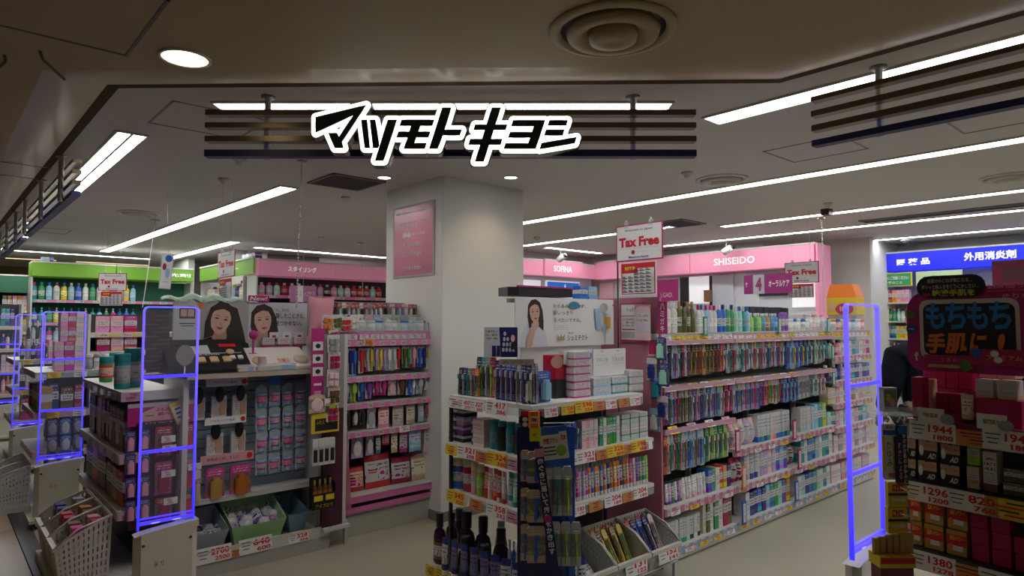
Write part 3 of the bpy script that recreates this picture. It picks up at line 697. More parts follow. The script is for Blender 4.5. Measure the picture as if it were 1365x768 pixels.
# slim boxed brush with window
b = MB(); _ct(b, P_CART); me = b.mesh('slim_box')
b = MB(); b.box(-.36, .36, -.53, -.5, .12, .6, MATS['plain_paint']); K('window_box', 'slim boxed brush', 'box', ('slim_box', me, 0), ('window', b.mesh('window'), 1))
# ------------------------------------------------------------------ registry: each label is written once its row is complete
ROWS = {}
NTH = 'first second third fourth fifth sixth seventh eighth ninth tenth eleventh twelfth thirteenth fourteenth fifteenth sixteenth seventeenth eighteenth nineteenth twentieth'.split()
def nth(i): return NTH[i] if i < 20 else 'twenty ' + NTH[i - 20] if i < 29 else 'number %d' % (i + 1)
def put(kind, row, pos, loc, th, w, d, h, c, c2=None, c3=None, extra='', tilt=0., roll=0., name=None, phrase=None, keep_parts=True):
    ph, cat, parts = KIND[kind]
    cols = [c, c2 or c, c3 or c]
    root = None
    for (nm, me, sl) in parts:
        o = bpy.data.objects.new((name or kind) if root is None else nm, me); COL.objects.link(o)
        col = cols[sl]; o.color = (*(CO[col] if isinstance(col, str) else col), 1)
        if root is None:
            root = o; o.location = loc; o.scale = (w, d, h); o.rotation_euler = (tilt, roll, th)
        else: o.parent = root
        if not keep_parts: break
    pos = proj(*loc)[0]
    ROWS.setdefault(row, []).append((pos, root, (extra + ' ' if extra else '') + CN.get(c, c) + ' ' + (phrase or ph), cat))
    return root
def write_labels():
    for (place, group), items in ROWS.items():
        by = {}
        for it in sorted(items, key=lambda q: q[0]): by.setdefault(it[2], []).append(it)
        for ph, L in by.items():
            for i, (pos, o, _, cat) in enumerate(L):
                if len(L) == 1: lab = '%s %s' % (ph, place) if ph.split()[0] in ('topmost', 'second', 'third', 'fourth', 'fifth', 'sixth', 'bottom', 'middle', 'lowest') else 'only %s %s' % (ph, place)
                elif i == 0: lab = 'leftmost %s %s' % (ph, place)
                elif i == len(L) - 1: lab = 'rightmost %s %s' % (ph, place)
                else: lab = '%s %s from left %s' % (nth(i), ph, place)
                tag(o, lab, cat, group)
def fill(face, place, group, z, d, spec, dep=.04, jit=.02, hang=False, extra='', gap=None, zt=None):
    """spec rows: (px0, px1, count, kind, colours, height[, colours2]) ; pixels are read on the display's own plane"""
    gap = gap or (.84 if hang else .93)
    for e in spec:
        px0, px1, n, kind, cols, h = e[:6]; c2 = e[6] if len(e) > 6 else None; c3 = e[7] if len(e) > 7 else None
        a0 = face.s_of(px0, z, d); a1 = face.s_of(px1, z, d); wd = (a1 - a0) / n
        if isinstance(cols, str): cols = [cols]
        if isinstance(c2, str): c2 = [c2]
        for i in range(n):
            s = a0 + wd * (i + .5); c = cols[i % len(cols)]; cc = c2[i % len(c2)] if c2 else None
            hh = h * (1 + random.uniform(-jit, jit) * (2 if hang else .5))
            dd = dep if kind not in ('bottle', 'pump_bottle', 'spray_can', 'jar', 'tube', 'mouthwash') else wd * gap
            P = face.at(s, d + dd / 2 + (random.uniform(0, .008)), z - (hh if hang else -.0015))
            put(kind, (place, group), s, P, face.th + random.uniform(-.05, .05), wd * gap, dd, hh, c, cc, c3, extra,
                tilt=0, roll=random.uniform(-.02, .02) if hang else 0)
# ------------------------------------------------------------------ price cards
CARDS = {}
def card_mesh(key):
    if key in CARDS: return CARDS[key]
    style, a, c2 = key; w_, h_ = (.10, .052) if style[0] != 'b' else (.15, .065)
    bg = {'w': M_paper, 'y': M_yel, 'p': M_pinkr, 'o': mat('price_orange', (.55, .22, .06), .5)}[style[-1]]
    F = Flat(-.0015); F.mb.box(-w_ / 2, w_ / 2, -.0015, 0, 0, h_, bg)
    if a:
        F.text(a, w_ * .18, h_ * .66, w_ * .52, h_ * .42, M_red, .03)
        F.text(c2, w_ * .24, h_ * .22, w_ * .42, h_ * .28, M_red, .03)
        for k in range(3): F.rect(-w_ * .30, h_ * (.78 - .22 * k), w_ * (.3 - .05 * k), h_ * .05, M_ink)
    else:
        for k in range(4): F.rect((random.random() - .5) * w_ * .3, h_ * (.8 - .2 * k), w_ * random.uniform(.3, .6), h_ * .08, M_red if k % 2 else M_ink)
    CARDS[key] = F.mb.mesh('price_card'); return CARDS[key]
def card(parent, s, z, key, d=-.004, tilt=-.15, sc=1.):
    o = bpy.data.objects.new('price_card', card_mesh(key)); COL.objects.link(o); o.parent = parent; o.location = (s, d, z); o.rotation_euler = (tilt, 0, 0); o.scale = (sc, sc, sc)
    return o
def shelf(root, s0, s1, z, d0, d1, m=M_white, rail=M_pinkr, th=.022, railh=.036, cards=(), strip=None):
    """board with a front price rail; z is its upper face"""
    b = MB(); b.box(s0, s1, d0, d1, z - th, z, m); b.box(s0, s1, d0, d0 + .02, z - railh, z - th, m); o = b.build('shelf', root)
    b = MB(); b.box(s0, s1, d0 - .004, d0, z - railh, z - .002, rail); b.box(s0, s1, d0 - .007, d0 - .003, z - .004, z, M_white)
    r = b.build('price_rail', o)
    if strip:
        b = MB(); b.box(s0 + .01, s1 - .01, d0 - .0055, d0 - .004, z - railh + .003, z - .006, P_STRIP); q = b.build('price_strip', o, color=strip)
    for (s, key, *sc) in cards: card(o, s, z - railh - .004, key, d0 - .008, sc=sc[0] if sc else 1.)
    return o
def hooks(root, s0, s1, z, d0, n, rad=.0022):
    b = MB()
    for i in range(n):
        s = s0 + (s1 - s0) * (i + .5) / n
        b.tube([(s, d0 + .28, z), (s, d0, z), (s, d0 - .006, z + .012)], rad, M_steel, 4)
    return stuff(b.build('hook_rods', root))
M_backd = mat('gondola_dark_back', (.03, .028, .03), .6)
M_slatw = mat('slat_wall_grey_blue', (.30, .38, .44), .45)
M_base = mat('gondola_base', (.42, .41, .37), .45)
# ================================================================== oral care gondola
OF = Face(3.42, 2.43, 0)
og = empty('gondola', (3.42, 2.43, 0)); tag(og, 'long double sided oral care gondola with pink price rails in the centre aisle', 'shelving')
L = 3.44; BAY = .86
b = MB(); b.box(0, L, .40, .46, .06, 1.40, M_backd); b.build('back_panel', og)
b = MB(); b.box(0, L, .02, .86, .0, .06, M_base); b.box(0, L, .0, .02, .01, .055, M_white); b.build('base', og)
for i in range(5):
    b = MB(); b.box(i * BAY - .012, i * BAY + .012, .36, .50, .0, 1.44, M_white); b.build('upright', og)
WY = ['w', 'y', 'w', 'p', 'y', 'w']
def cards(a, c, step=.105, pat='wyppyw', pre=''):
    n = int((c - a) / step); return [(a + (k + .5) * (c - a) / n, (pre + pat[(k * 5 + int(a * 7)) % len(pat)], '', str((k * 3) % 4))) for k in range(n)]
pinks = (.52, .16, .30)
for i in range(4):
    a, c = i * BAY + .006, (i + 1) * BAY - .006
    shelf(og, a, c, 1.43, .0, .4, rail=M_pinkr if i % 2 else M_tray, railh=.055, cards=cards(a, c, .10, 'wwywyywy'))
    if i < 3:
        for z, pat in ((1.385, 'ppwyppyy'), (1.095, 'wwyyyppw' if i < 2 else 'ppwpyypp')):
            b = MB(); b.box(a, c, -.02, .0, z - .03, z, M_pinkr); b.box(a, c, .0, .4, z - .012, z - .004, M_white)
            o = b.build('hook_rail', og)
            for (s, key) in cards(a, c, .13, pat): card(o, s, z - .028, key, -.024, -.9)
        hooks(og, a, c, 1.36, .02, 16); hooks(og, a, c, 1.07, .02, 16)
    if i == 0:
        b = MB(); b.box(a, c, -.02, .0, .80, .83, M_pinkr); o = b.build('hook_rail', og)
        for (s, key) in cards(a, c, .2, 'ypwp'): card(o, s, .80, key, -.024, -.6)
        hooks(og, a, c, .79, .02, 16)
    for z in ([.35, .095] if i == 0 else [.60, .35, .095] if i < 3 else [1.20, .98, .78, .57, .35, .095]):
        shelf(og, a, c, z, -.01 if z < .5 else 0, .4, rail=M_pinkr if z > .2 else M_tray, railh=.05, strip=pinks if z > .2 else (.2, .4, .6), cards=cards(a, c, .21 if z > .2 else .16, 'wypw' if z > .2 else 'wwyy'))
pl = 'the top shelf of the oral care gondola'
fill(OF, 'on ' + pl, 'bottles along the top of the oral care gondola', 1.43, .05, [
    (892, 907, 2, 'bottle', ['white'], .20), (907, 930, 4, 'bottle', ['olive', 'olive', 'brown', 'olive'], .21, ['gold', 'black', 'gold', 'gold']), (932, 959, 5, 'bottle', ['white', 'white', 'lightblue'], .19, ['crimson', 'blue', 'crimson', 'magenta']),
    (960, 972, 2, 'bottle', ['blue'], .20, ['white', 'navy']), (972, 983, 2, 'bottle', ['green'], .20, ['white', 'navy']), (983, 1003, 4, 'bottle', ['mint', 'mint', 'teal', 'lightblue'], .19, ['white', 'blue']),
    (1003, 1019, 3, 'bottle', ['lime', 'green', 'lime'], .14, ['white']), (1019, 1042, 4, 'bottle', ['teal', 'amber', 'teal', 'blue'], .14, ['white']), (1045, 1054, 2, 'bottle', ['purple'], .19, ['black']),
    (1055, 1081, 5, 'jar', ['white'], .10, ['white', 'blue']), (1081, 1102, 4, 'spray_can', ['white', 'palepink'], .14, ['white', 'pink']), (1104, 1156, 8, 'jar', ['lightblue', 'white', 'pink', 'yellow', 'white'], .10, ['white', 'orange', 'blue'])])
fill(OF, 'in the upper oral care hook row', 'toothbrush packs in the upper hook row', 1.352, .0, [
    (886, 921, 8, 'toothbrush_pack', ['teal', 'white', 'black', 'lightblue', 'palepink', 'teal', 'red', 'white'], .205, ['white', 'navy', 'white', 'purple']),
    (921, 964, 9, 'toothbrush_pack', ['brown', 'olive', 'brown', 'brown', 'beige', 'black', 'olive', 'black', 'brown'], .205, ['gold', 'gold', 'red', 'orange', 'gold']),
    (964, 973, 2, 'toothbrush_pack', ['magenta', 'crimson'], .19, ['white']), (973, 1002, 7, 'toothbrush_pack', ['mint', 'crimson', 'lightblue', 'white', 'teal', 'white', 'lightblue'], .205, ['teal', 'red', 'white', 'mint']),
    (1002, 1016, 4, 'toothbrush_pack', ['purple', 'lime', 'pink', 'green'], .20, ['white', 'magenta']), (1016, 1051, 9, 'toothbrush_pack', ['green', 'pink', 'navy', 'lime', 'purple', 'palepink', 'crimson', 'green', 'brown'], .20, ['pink', 'white', 'blue']),
    (1052, 1080, 5, 'toothbrush_pack', ['blue', 'lightblue', 'blue', 'blue', 'navy'], .22, ['lightblue', 'yellow']), (1081, 1102, 5, 'toothbrush_pack', ['teal', 'black', 'white', 'grey', 'teal'], .20, ['white', 'mint'])], hang=True)
fill(OF, 'in the middle oral care hook row', 'toothbrush packs in the middle hook row', 1.062, .0, [
    (883, 908, 5, 'toothbrush_pack', ['red', 'crimson', 'blue', 'white', 'pink'], .215, ['purple', 'purple', 'green', 'blue', 'red']), (908, 922, 3, 'toothbrush_pack', ['grey', 'beige', 'cream'], .21, ['olive']),
    (923, 969, 10, 'toothbrush_pack', ['grey', 'purple', 'silver', 'navy', 'lilac', 'teal', 'lightblue', 'grey', 'lightblue', 'silver'], .215, ['white', 'pink', 'purple', 'teal']), (970, 982, 2, 'toothbrush_pack', ['crimson', 'magenta'], .20, ['pink', 'white']),
    (982, 993, 2, 'toothbrush_pack', ['lightblue', 'cream'], .21, ['blue']), (994, 1016, 4, 'toothbrush_pack', ['palepink', 'lightblue', 'pink', 'lilac'], .21, ['magenta', 'blue']), (1016, 1023, 1, 'toothbrush_pack', ['purple'], .2, ['crimson']),
    (1023, 1044, 5, 'toothbrush_pack', ['pink', 'lime', 'palepink', 'white', 'pink'], .19, ['red', 'green']), (1044, 1068, 5, 'toothbrush_pack', ['navy', 'blue', 'navy'], .20, ['lightblue']), (1068, 1084, 3, 'toothbrush_pack', ['white'], .19, ['grey']),
    (1084, 1094, 2, 'toothbrush_pack', ['teal', 'mint'], .19, ['white']), (1094, 1103, 2, 'toothbrush_pack', ['crimson', 'pink'], .19, ['white'])], hang=True)
fill(OF, 'in the lower oral care hook row', 'toothbrush packs in the lower hook row', .782, .0, [
    (889, 912, 5, 'toothbrush_pack', ['orange', 'palepink', 'mint', 'crimson', 'green'], .23, ['pink', 'green']), (912, 943, 6, 'toothbrush_pack', ['white', 'lightblue', 'lightblue', 'silver', 'lightblue', 'white'], .24, ['amber', 'blue', 'lightblue']),
    (944, 974, 5, 'toothbrush_pack', ['green', 'lime', 'green', 'green', 'lime'], .22, ['white', 'cream'])], hang=True)
fill(OF, 'on the fourth oral care shelf from top', 'packs on the fourth oral care shelf', .60, .02, [
    (977, 990, 2, 'pouch', ['pink', 'beige'], .17), (990, 1010, 3, 'pouch', ['palepink', 'lilac', 'palepink'], .19), (1011, 1054, 11, 'white_carton', ['blue', 'teal', 'navy', 'teal', 'pink', 'orange', 'blue'], .20),
    (1068, 1086, 5, 'white_carton', ['silver', 'lightblue', 'silver'], .19), (1087, 1103, 3, 'carton', ['lightblue', 'teal', 'lime'], .2)], dep=.08)
fill(OF, 'on the second lowest oral care shelf', 'packs on the second lowest oral care shelf', .35, .02, [
    (890, 912, 6, 'tube', ['white', 'lilac', 'green', 'white', 'purple', 'pink'], .13, ['purple', 'purple', 'green']), (912, 944, 8, 'tube', ['white'], .14, ['white', 'pink']), (944, 975, 6, 'carton', ['blue', 'green', 'white', 'red', 'orange', 'navy'], .15),
    (980, 993, 2, 'pouch', ['red', 'crimson'], .17), (994, 1014, 6, 'white_carton', ['navy', 'silver', 'navy', 'blue'], .21), (1014, 1035, 4, 'carton', ['lilac', 'lilac', 'palepink'], .18), (1035, 1050, 3, 'carton', ['blue', 'lightblue'], .19), (1050, 1062, 2, 'pouch', ['amber', 'brown'], .18),
    (1068, 1110, 9, 'carton', ['teal', 'white', 'blue', 'teal', 'lightblue', 'white', 'teal'], .18), (1113, 1160, 9, 'carton', ['palepink', 'grey', 'palepink', 'lilac'], .15)], dep=.09)
fill(OF, 'on the bottom oral care shelf', 'packs on the bottom oral care shelf', .095, .01, [
    (891, 935, 9, 'white_carton', ['black', 'pink', 'white', 'teal', 'green', 'mint', 'black', 'white'], .15), (938, 952, 3, 'carton', ['cream', 'olive', 'white'], .19), (953, 977, 4, 'carton', ['green', 'white', 'crimson', 'brown'], .21),
    (995, 1022, 5, 'carton', ['white', 'navy', 'navy', 'blue', 'navy'], .17), (1022, 1054, 6, 'carton', ['lightblue', 'teal', 'green', 'mint', 'blue', 'orange'], .18), (1064, 1108, 9, 'carton', ['white', 'lightblue', 'navy', 'blue', 'teal', 'mint', 'white', 'teal'], .16),
    (1110, 1160, 9, 'carton', ['palepink', 'white', 'pink', 'lilac', 'cream'], .15)], dep=.10)
for k, (z, nm, cs) in enumerate([(1.20, 'highest', ['teal', 'mint', 'crimson', 'pink', 'white', 'lightblue', 'teal', 'white']), (.98, 'second', ['navy', 'purple', 'blue', 'navy', 'lilac', 'navy', 'blue', 'grey']), (.78, 'third', ['beige', 'cream', 'pink', 'white', 'gold', 'beige']), (.57, 'fourth', ['mint', 'teal', 'pink', 'white', 'lightblue'])]):
    fill(OF, 'on the %s shelf of the last oral care bay' % nm, 'goods in the last oral care bay', z, .02, [(1104, 1130, 5, 'bottle' if k < 2 else 'carton', cs, .14, ['white', 'black']), (1131, 1160, 6, 'carton', cs[::-1], .13)], dep=.08)
fill(OF, 'in the dark back row on the top oral care shelf', 'black cartons behind the top shelf bottles', 1.43, .28, [(1000, 1052, 6, 'plain_carton', ['black'], .20)], dep=.06)
# shelf talkers
def talker(face, px, py, z, w_, h_, m, txt, label, d=-.03, group=None):
    s = face.s_of(px, z, d); P = face.at(s, d, z)
    def paint(F, w, h):
        F.rect(0, h / 2, w * .62, h * .8, M_paper); F.text(txt, 0, h / 2, w * .34, h * .72, m, vertical=True)
    return board('shelf_talker', label, 'sign', P, face.th, w_, h_, .008, m, paint, group)
for px, z, m, t, l in [(941, 1.43, M_green, 'おすすめ', 'green upright shelf talker card at left on the oral care top shelf'), (1040, 1.43, M_green, 'おすすめ', 'green upright shelf talker card midway along the oral care top shelf'), (1105, 1.43, M_green, 'おすすめ', 'green upright shelf talker card at right end of the oral care top shelf'),
                       (1111, 1.20, M_green, 'お得', 'upper green shelf talker in the last oral care bay'), (1112, .97, M_green, 'お得', 'lower green shelf talker in the last oral care bay')]:
    talker(OF, px, 0, z - .02, .045, .13 if z > 1.4 else .12, m, t, l)
for px, z, m, l in [(984, .585, M_crim, 'crimson and cream shelf talker beside the fourth shelf pouches'), (1060, .57, M_crim, 'crimson shelf talker right of the slim white cartons'), (993, .32, M_org, 'orange shelf talker by the red pouches low on oral care gondola'), (1067, .33, M_crim, 'crimson shelf talker left of the teal cartons'), (993, .075, M_blue, 'blue framed shelf talker on the bottom oral care shelf'), (1063, .09, M_blue, 'second blue framed shelf talker, bottom oral care shelf, further right')]:
    talker(OF, px, 0, z, .055, .16, m, '売れてます', l)
# chain and tag things above
def chain(x, y, z0, z1, label, lean=(0, 0)):
    b = MB(); n = int((z1 - z0) / .022)
    for i in range(n):
        t = (i + .5) / n; c = (x + lean[0] * (1 - t), y + lean[1] * (1 - t)); zz = z0 + (z1 - z0) * t
        b.lathe([(.002, zz - .009), (.0065, zz - .004), (.0065, zz + .004), (.002, zz + .009)], M_white, 6, c=c)
    b.tube([(x + lean[0], y + lean[1], z0), (x, y, z1)], .002, M_white, 4)
    b.lathe([(.035, z1 - .012), (.035, z1)], M_steel, 12, c=(x, y))
    o = b.build('hanging_chain'); tag(o, label, 'chain')
chain(1.91, 4.34, 1.60, ZC, 'white ball chain hanging over the make-up counter, left of the column', (-.02, .0))
chain(6.80, 2.84, 1.60, ZC - .06, 'white ball chain hanging beside the far tax free sign')
def pole(p0, p1, label, r=.004, m=M_white, disc=True):
    b = MB(); b.tube([p0, p1], r, m, 6)
    if disc: b.lathe([(.05, p1[2] - .01), (.05, p1[2])], M_steel, 12, c=(p1[0], p1[1]))
    tag(b.build('hanging_rod'), label, 'rod')
p0 = onY(190, 410, 6.9); pole(p0, (1.83, 7.94, ZC), 'slanting thin white rod from ceiling behind the nearest left gate')
p0 = onY(484, 395, 8.3); pole(p0, (4.56, 8.32, ZC), 'thin white rod hanging in front of the pink styling header')
# ------------------------------------------------------------------ tax free signs
def taxfree(loc, th, w_, h_, label, label2, leaf=True, pole_h=0, lh=.2, lw=.27):
    r = board('tax_free_sign', label, 'sign', loc, th, w_, h_, .004, M_crim, None)
    F = Flat(-.0005); F.rect(0, h_ / 2, w_ * .95, h_ * .93, M_paper)
    F.text('Welcome to Japan!', 0, h_ * .84, w_ * .6, h_ * .08, M_ink, .01); F.text('Tax Free', 0, h_ * .52, w_ * .86, h_ * .27, M_red, .05)
    F.rect(0, h_ * .34, w_ * .84, h_ * .008, M_greyp); F.ell(-w_ * .12, h_ * .24, w_ * .04, w_ * .04, M_red); F.ell(-w_ * .11, h_ * .235, w_ * .02, w_ * .018, M_navy)
    F.text('Duty Free', w_ * .07, h_ * .24, w_ * .2, h_ * .045, M_greyp); F.text('Matsumoto Kiyoshi', 0, h_ * .1, w_ * .42, h_ * .07, M_navy, .02)
    F.mb.build('printing', r)
    b = MB()
    for s in (-1, 1):
        b.box(s * w_ * .26 - .012, s * w_ * .26 + .012, -.008, .008, h_ - .02, h_ + .02, M_tray); b.tube([(s * w_ * .26, 0, h_), (s * w_ * .26, 0, h_ + .035)], .004, M_steel, 5)
    b.build('clip', r)
    if pole_h:
        b = MB(); b.tube([(-w_ * .5 + .006, .006, -pole_h), (-w_ * .5 + .006, .006, 0)], .005, M_black, 6); b.build('pole', r)
    if not pole_h:
        b = MB(); b.tube([(-w_ * .26, 0, h_ + .03), (-w_ * .26, 0, ZC - loc[2])], .0015, M_white, 4); b.tube([(w_ * .26, 0, h_ + .03), (w_ * .26, 0, ZC - loc[2])], .0015, M_white, 4); b.build('hanging_cord', r)
    if leaf:
        P = (-.01, .002, -lh - .008)
        def paint(F, w, h):
            F.rect(0, h / 2, w * .94, h * .95, M_red); F.rect(0, h * .43, w * .88, h * .76, M_paper); F.rect(-w * .22, h * .8, w * .44, h * .26, M_red); F.text('免税対象', -w * .22, h * .82, w * .3, h * .12, M_yel, .04)
            for i in range(5):
                for j in range(7):
                    if j > 4 and i < 2: continue
                    F.rect(-w * .36 + i * w * .18, h * .1 + j * h * .105, w * .14, h * .03, M_ink if (i * j) % 4 != 1 else M_blue); F.rect(-w * .38 + i * w * .18, h * .14 + j * h * .105, w * .09, h * .022, M_ink)
        b = MB(); b.box(-lw / 2, lw / 2, 0, .003, 0, lh, M_paper); lf = b.build('notice_leaflet', r, P); lf['label'] = label2
        F = Flat(0.); paint(F, lw, lh); F.mb.build('printing', lf)
taxfree((3.2, 2.425, 1.875), -PI / 2, .35, .225, 'large white Tax Free sign standing above the toothpaste island', 'red framed notice grid under the large Tax Free sign', True, 1.06)
taxfree((6.6, 2.97, 1.90), -PI / 2, .35, .215, 'far Tax Free sign beside the hanging chain over the oral care gondola', 'notice leaflet under the far Tax Free sign', lh=.14, lw=.26)
f = 7.8; u = (149 - CXP) / F_PX; taxfree((f * (FX + FY * u), f * (FY - FX * u), 1.88), -YAW, .34, .21, 'leftmost Tax Free sign, above the far gates in front of green header', 'notice leaflet under the leftmost Tax Free sign', lh=.17)
f = 5.2; u = (300 - CXP) / F_PX; taxfree((f * (FX + FY * u), f * (FY - FX * u), 1.86), -PI / 2, .40, .21, 'narrow looking Tax Free sign between green and pink headers', 'notice leaflet under the sign between green and pink headers', lh=.17, lw=.30)
# section sign with number four
def paint(F, w, h):
    F.rect(-w * .18, h / 2, w * .24, h, M_greyp); F.text('4', -w * .18, h / 2, w * .13, h * .7, mat('sign_plum', (.30, .03, .17), .5), .05)
    F.text('オーラルケア', w * .24, h / 2, w * .42, h * .34, M_paper, .02); F.text('ケ', -w * .44, h / 2, w * .05, h * .3, M_paper, .02)
s4 = board('section_sign', 'plum and grey section sign numbered four above the oral care gondola', 'sign', (5.5, 2.78, 1.755), -PI / 2, .44, .17, .012, mat('sign_plum', (.30, .03, .17), .5), paint)
b = MB(); b.tube([(-.09, .006, -.33), (-.09, .006, 0)], .005, M_steel, 6); b.build('pole', s4)
# ================================================================== toothpaste island at the gondola's head
IX, IY = 2.25, 2.37
isl = empty('display_island', (IX, IY, 0)); tag(isl, 'toothpaste promotion island with three open shelves before the gondola end', 'shelving')
b = MB(); b.box(.35, .85, .27, .48, .086, 1.06, M_backd); b.build('core', isl)
b = MB(); b.box(.0, 1.05, .03, .72, .0, .05, M_white); b.build('base', isl)
for x, y in ((.98, .36), (.98, .6), (.02, .695)):
    b = MB(); b.box(x - .008, x + .008, y - .008, y + .008, .05, 1.06, M_dark); b.build('post', isl)
def slab(z, x1, y1, rail_l):
    b = MB(); b.box(0, x1, 0, y1, z - .02, z, M_white); b.box(0, x1, 0, .012, z - .062, z - .02, M_tray); b.box(0, .012, 0, y1, z - .062, z - .02, M_tray); o = b.build('shelf', isl)
    return o
FR = Face(IX, IY, 0); FL = Face(IX, IY + .72, -PI / 2)
def cardL(parent, px, z, key, sc=1.):
    s = FL.s_of(px, z, -.006); o = card(parent, 0, z, key, sc=sc); o.location = (-.006, .72 - s, z); o.rotation_euler = (-.1, 0, -PI / 2)
def cardR(parent, px, z, key, sc=1.):
    s = FR.s_of(px, z, -.006); o = card(parent, s, z, key, -.006, -.1, sc)
o = slab(1.085, .90, .68, 1)
for px, k in ((735, ('w', '540', '500')), (757, ('y', '328', '304')), (779, ('by', '598', '554')), (799, ('o', '', 'a')), (815, ('w', '680', '630')), (832, ('o', '', 'b')), (847, ('w', '299', '277'))): cardR(o, px, 1.02, k, .95)
for px, k in ((619, ('w', '407', '377')), (635, ('w', '327', '303')), (661, ('bw', '417', '386')), (605, ('w', '', 'n'))): cardL(o, px, 1.015, k, 1.15)
o = slab(.815, 1.0, .71, 1)
for px, k in ((763, ('w', '', 'n')), (781, ('bw', '321', '298')), (803, ('o', '', 'a')), (821, ('by', '328', '304')), (838, ('o', '', 'b')), (852, ('by', '398', '368')), (863, ('w', '', 'k'))): cardR(o, px, .752, k)
for px, k in ((601, ('y', '', 'q')), (621, ('bw', '321', '298')), (642, ('o', '', 'm')), (662, ('by', '324', '300')), (684, ('p', '', 'k'))): cardL(o, px, .748, k, 1.1)
o = slab(.548, 1.0, .71, 1)
for px, k in ((772, ('w', '183', '170')), (794, ('o', '', 'a')), (818, ('bw', '204', '189')), (838, ('o', '', 'b')), (853, ('bw', '204', '189'))): cardR(o, px, .485, k)
for px, k in ((607, ('by', '345', '320')), (634, ('o', '', 'q')), (661, ('bw', '358', '332')), (684, ('p', '', 'k'))): cardL(o, px, .483, k, 1.1)
o = slab(.085, 1.05, .85, 1)
for px, k in ((574, ('y', '', 'q')), (592, ('by', '798', '739'))): cardL(o, px, .02, k, 1.1)
# pink end board of the gondola
M_pinkc = mat('pink_curtain_board', (.48, .17, .23), .6, noise=.12, nscale=8)
b = MB(); b.box(3.385, 3.40, 2.41, 3.26, .0, 1.66, M_pinkc); o = b.build('end_board'); tag(o, 'tall pink board closing the oral care gondola end behind the island', 'panel')
IG = 'on the island top shelf, aisle side'
fill(FR, IG, 'packs on the island top shelf', 1.085, .05, [(704, 722, 2, 'blister', ['navy'], .16, ['white'])], dep=.05)
fill(FR, 'in front of the white poster, island top shelf', 'brushes at the island corner', 1.085, .03, [(711, 720, 1, 'toothbrush_pack', ['navy'], .17, ['white']), (723, 742, 1, 'blister', ['blue'], .16, ['lightblue'])], dep=.05)
def stack(face, place, group, px0, px1, z, n, hh, kind, col, d=.08, dep=.12, extra=''):
    a0, a1 = face.s_of(px0, z, d), face.s_of(px1, z, d)
    for k in range(n):
        w_ = (a1 - a0) * .97; put(kind, (place, group), k, face.at((a0 + a1) / 2 + random.uniform(-.002, .002), d + dep / 2, z + .0015 + k * hh), face.th + random.uniform(-.02, .02), w_, dep, hh * .97, col if isinstance(col, str) else col[k % len(col)], None, None, ['bottom', 'second lowest', 'third lowest', 'fourth lowest', 'fifth lowest', 'sixth lowest', 'seventh lowest'][k] + ('' if not extra else ' ' + extra))
stack(FR, 'in the stack right of the red box, island top', 'toothpaste cartons piled on the island top shelf', 765, 788, 1.085, 6, .042, 'white_carton', 'magenta')
stack(FR, 'in the left stack before the twin cards, island top', 'toothpaste cartons piled on the island top shelf', 791, 815, 1.085, 2, .05, 'white_carton', 'lightblue')
stack(FR, 'in the middle stack before the twin cards, island top', 'toothpaste cartons piled on the island top shelf', 816, 837, 1.085, 2, .05, 'white_carton', 'teal')
stack(FR, 'in the right end stack on the island top', 'toothpaste cartons piled on the island top shelf', 839, 858, 1.085, 3, .042, 'white_carton', 'grey')
def P_(face, px, z, d): s = face.s_of(px, z, d); return face.at(s, d, z), s
def pboard(face, px0, px1, z0, z1, d, name, label, m, paint, tilt=0., t=.006, group=None):
    zc = (z0 + z1) / 2; a0, a1 = face.s_of(px0, zc, d), face.s_of(px1, zc, d)
    return board(name, label, 'sign' if 'box' not in name else 'box', face.at((a0 + a1) / 2, d, z0), face.th, a1 - a0, z1 - z0, t, m, paint, group, tilt)
def paint(F, w, h):
    for k in (-1, 1):
        F.text('シュミテクト', k * w * .24, h * .78, w * .34, h * .07, M_greyp); F.text('TRUE', k * w * .24, h * .6, w * .38, h * .14, M_greyp, .01); F.text('WHITE', k * w * .24, h * .43, w * .36, h * .08, mat('pale_print', (.6, .62, .66), .5))
        F.ell(k * w * .24, h * .92, w * .05, h * .03, M_greyp)
pboard(FR, 791, 834, 1.19, 1.345, .12, 'display_card', 'white double display card reading TRUE on the toothpaste island', M_paper, paint)
def paint(F, w, h):
    F.text('シ', -w * .32, h * .66, w * .14, h * .4, M_ink, .03); F.text('シ', w * .0, h * .66, w * .14, h * .4, M_ink, .03); F.text('ュミ', -w * .3, h * .25, w * .2, h * .3, M_ink, .02); F.ell(w * .34, h * .55, w * .11, h * .34, M_blue); F.ell(w * .34, h * .5, w * .07, h * .2, mat('pale_blue_print', (.3, .55, .75), .5))
pboard(FR, 752, 790, 1.27, 1.345, .13, 'display_card', 'white card with black katakana and blue tooth, left of TRUE card', M_paper, paint)
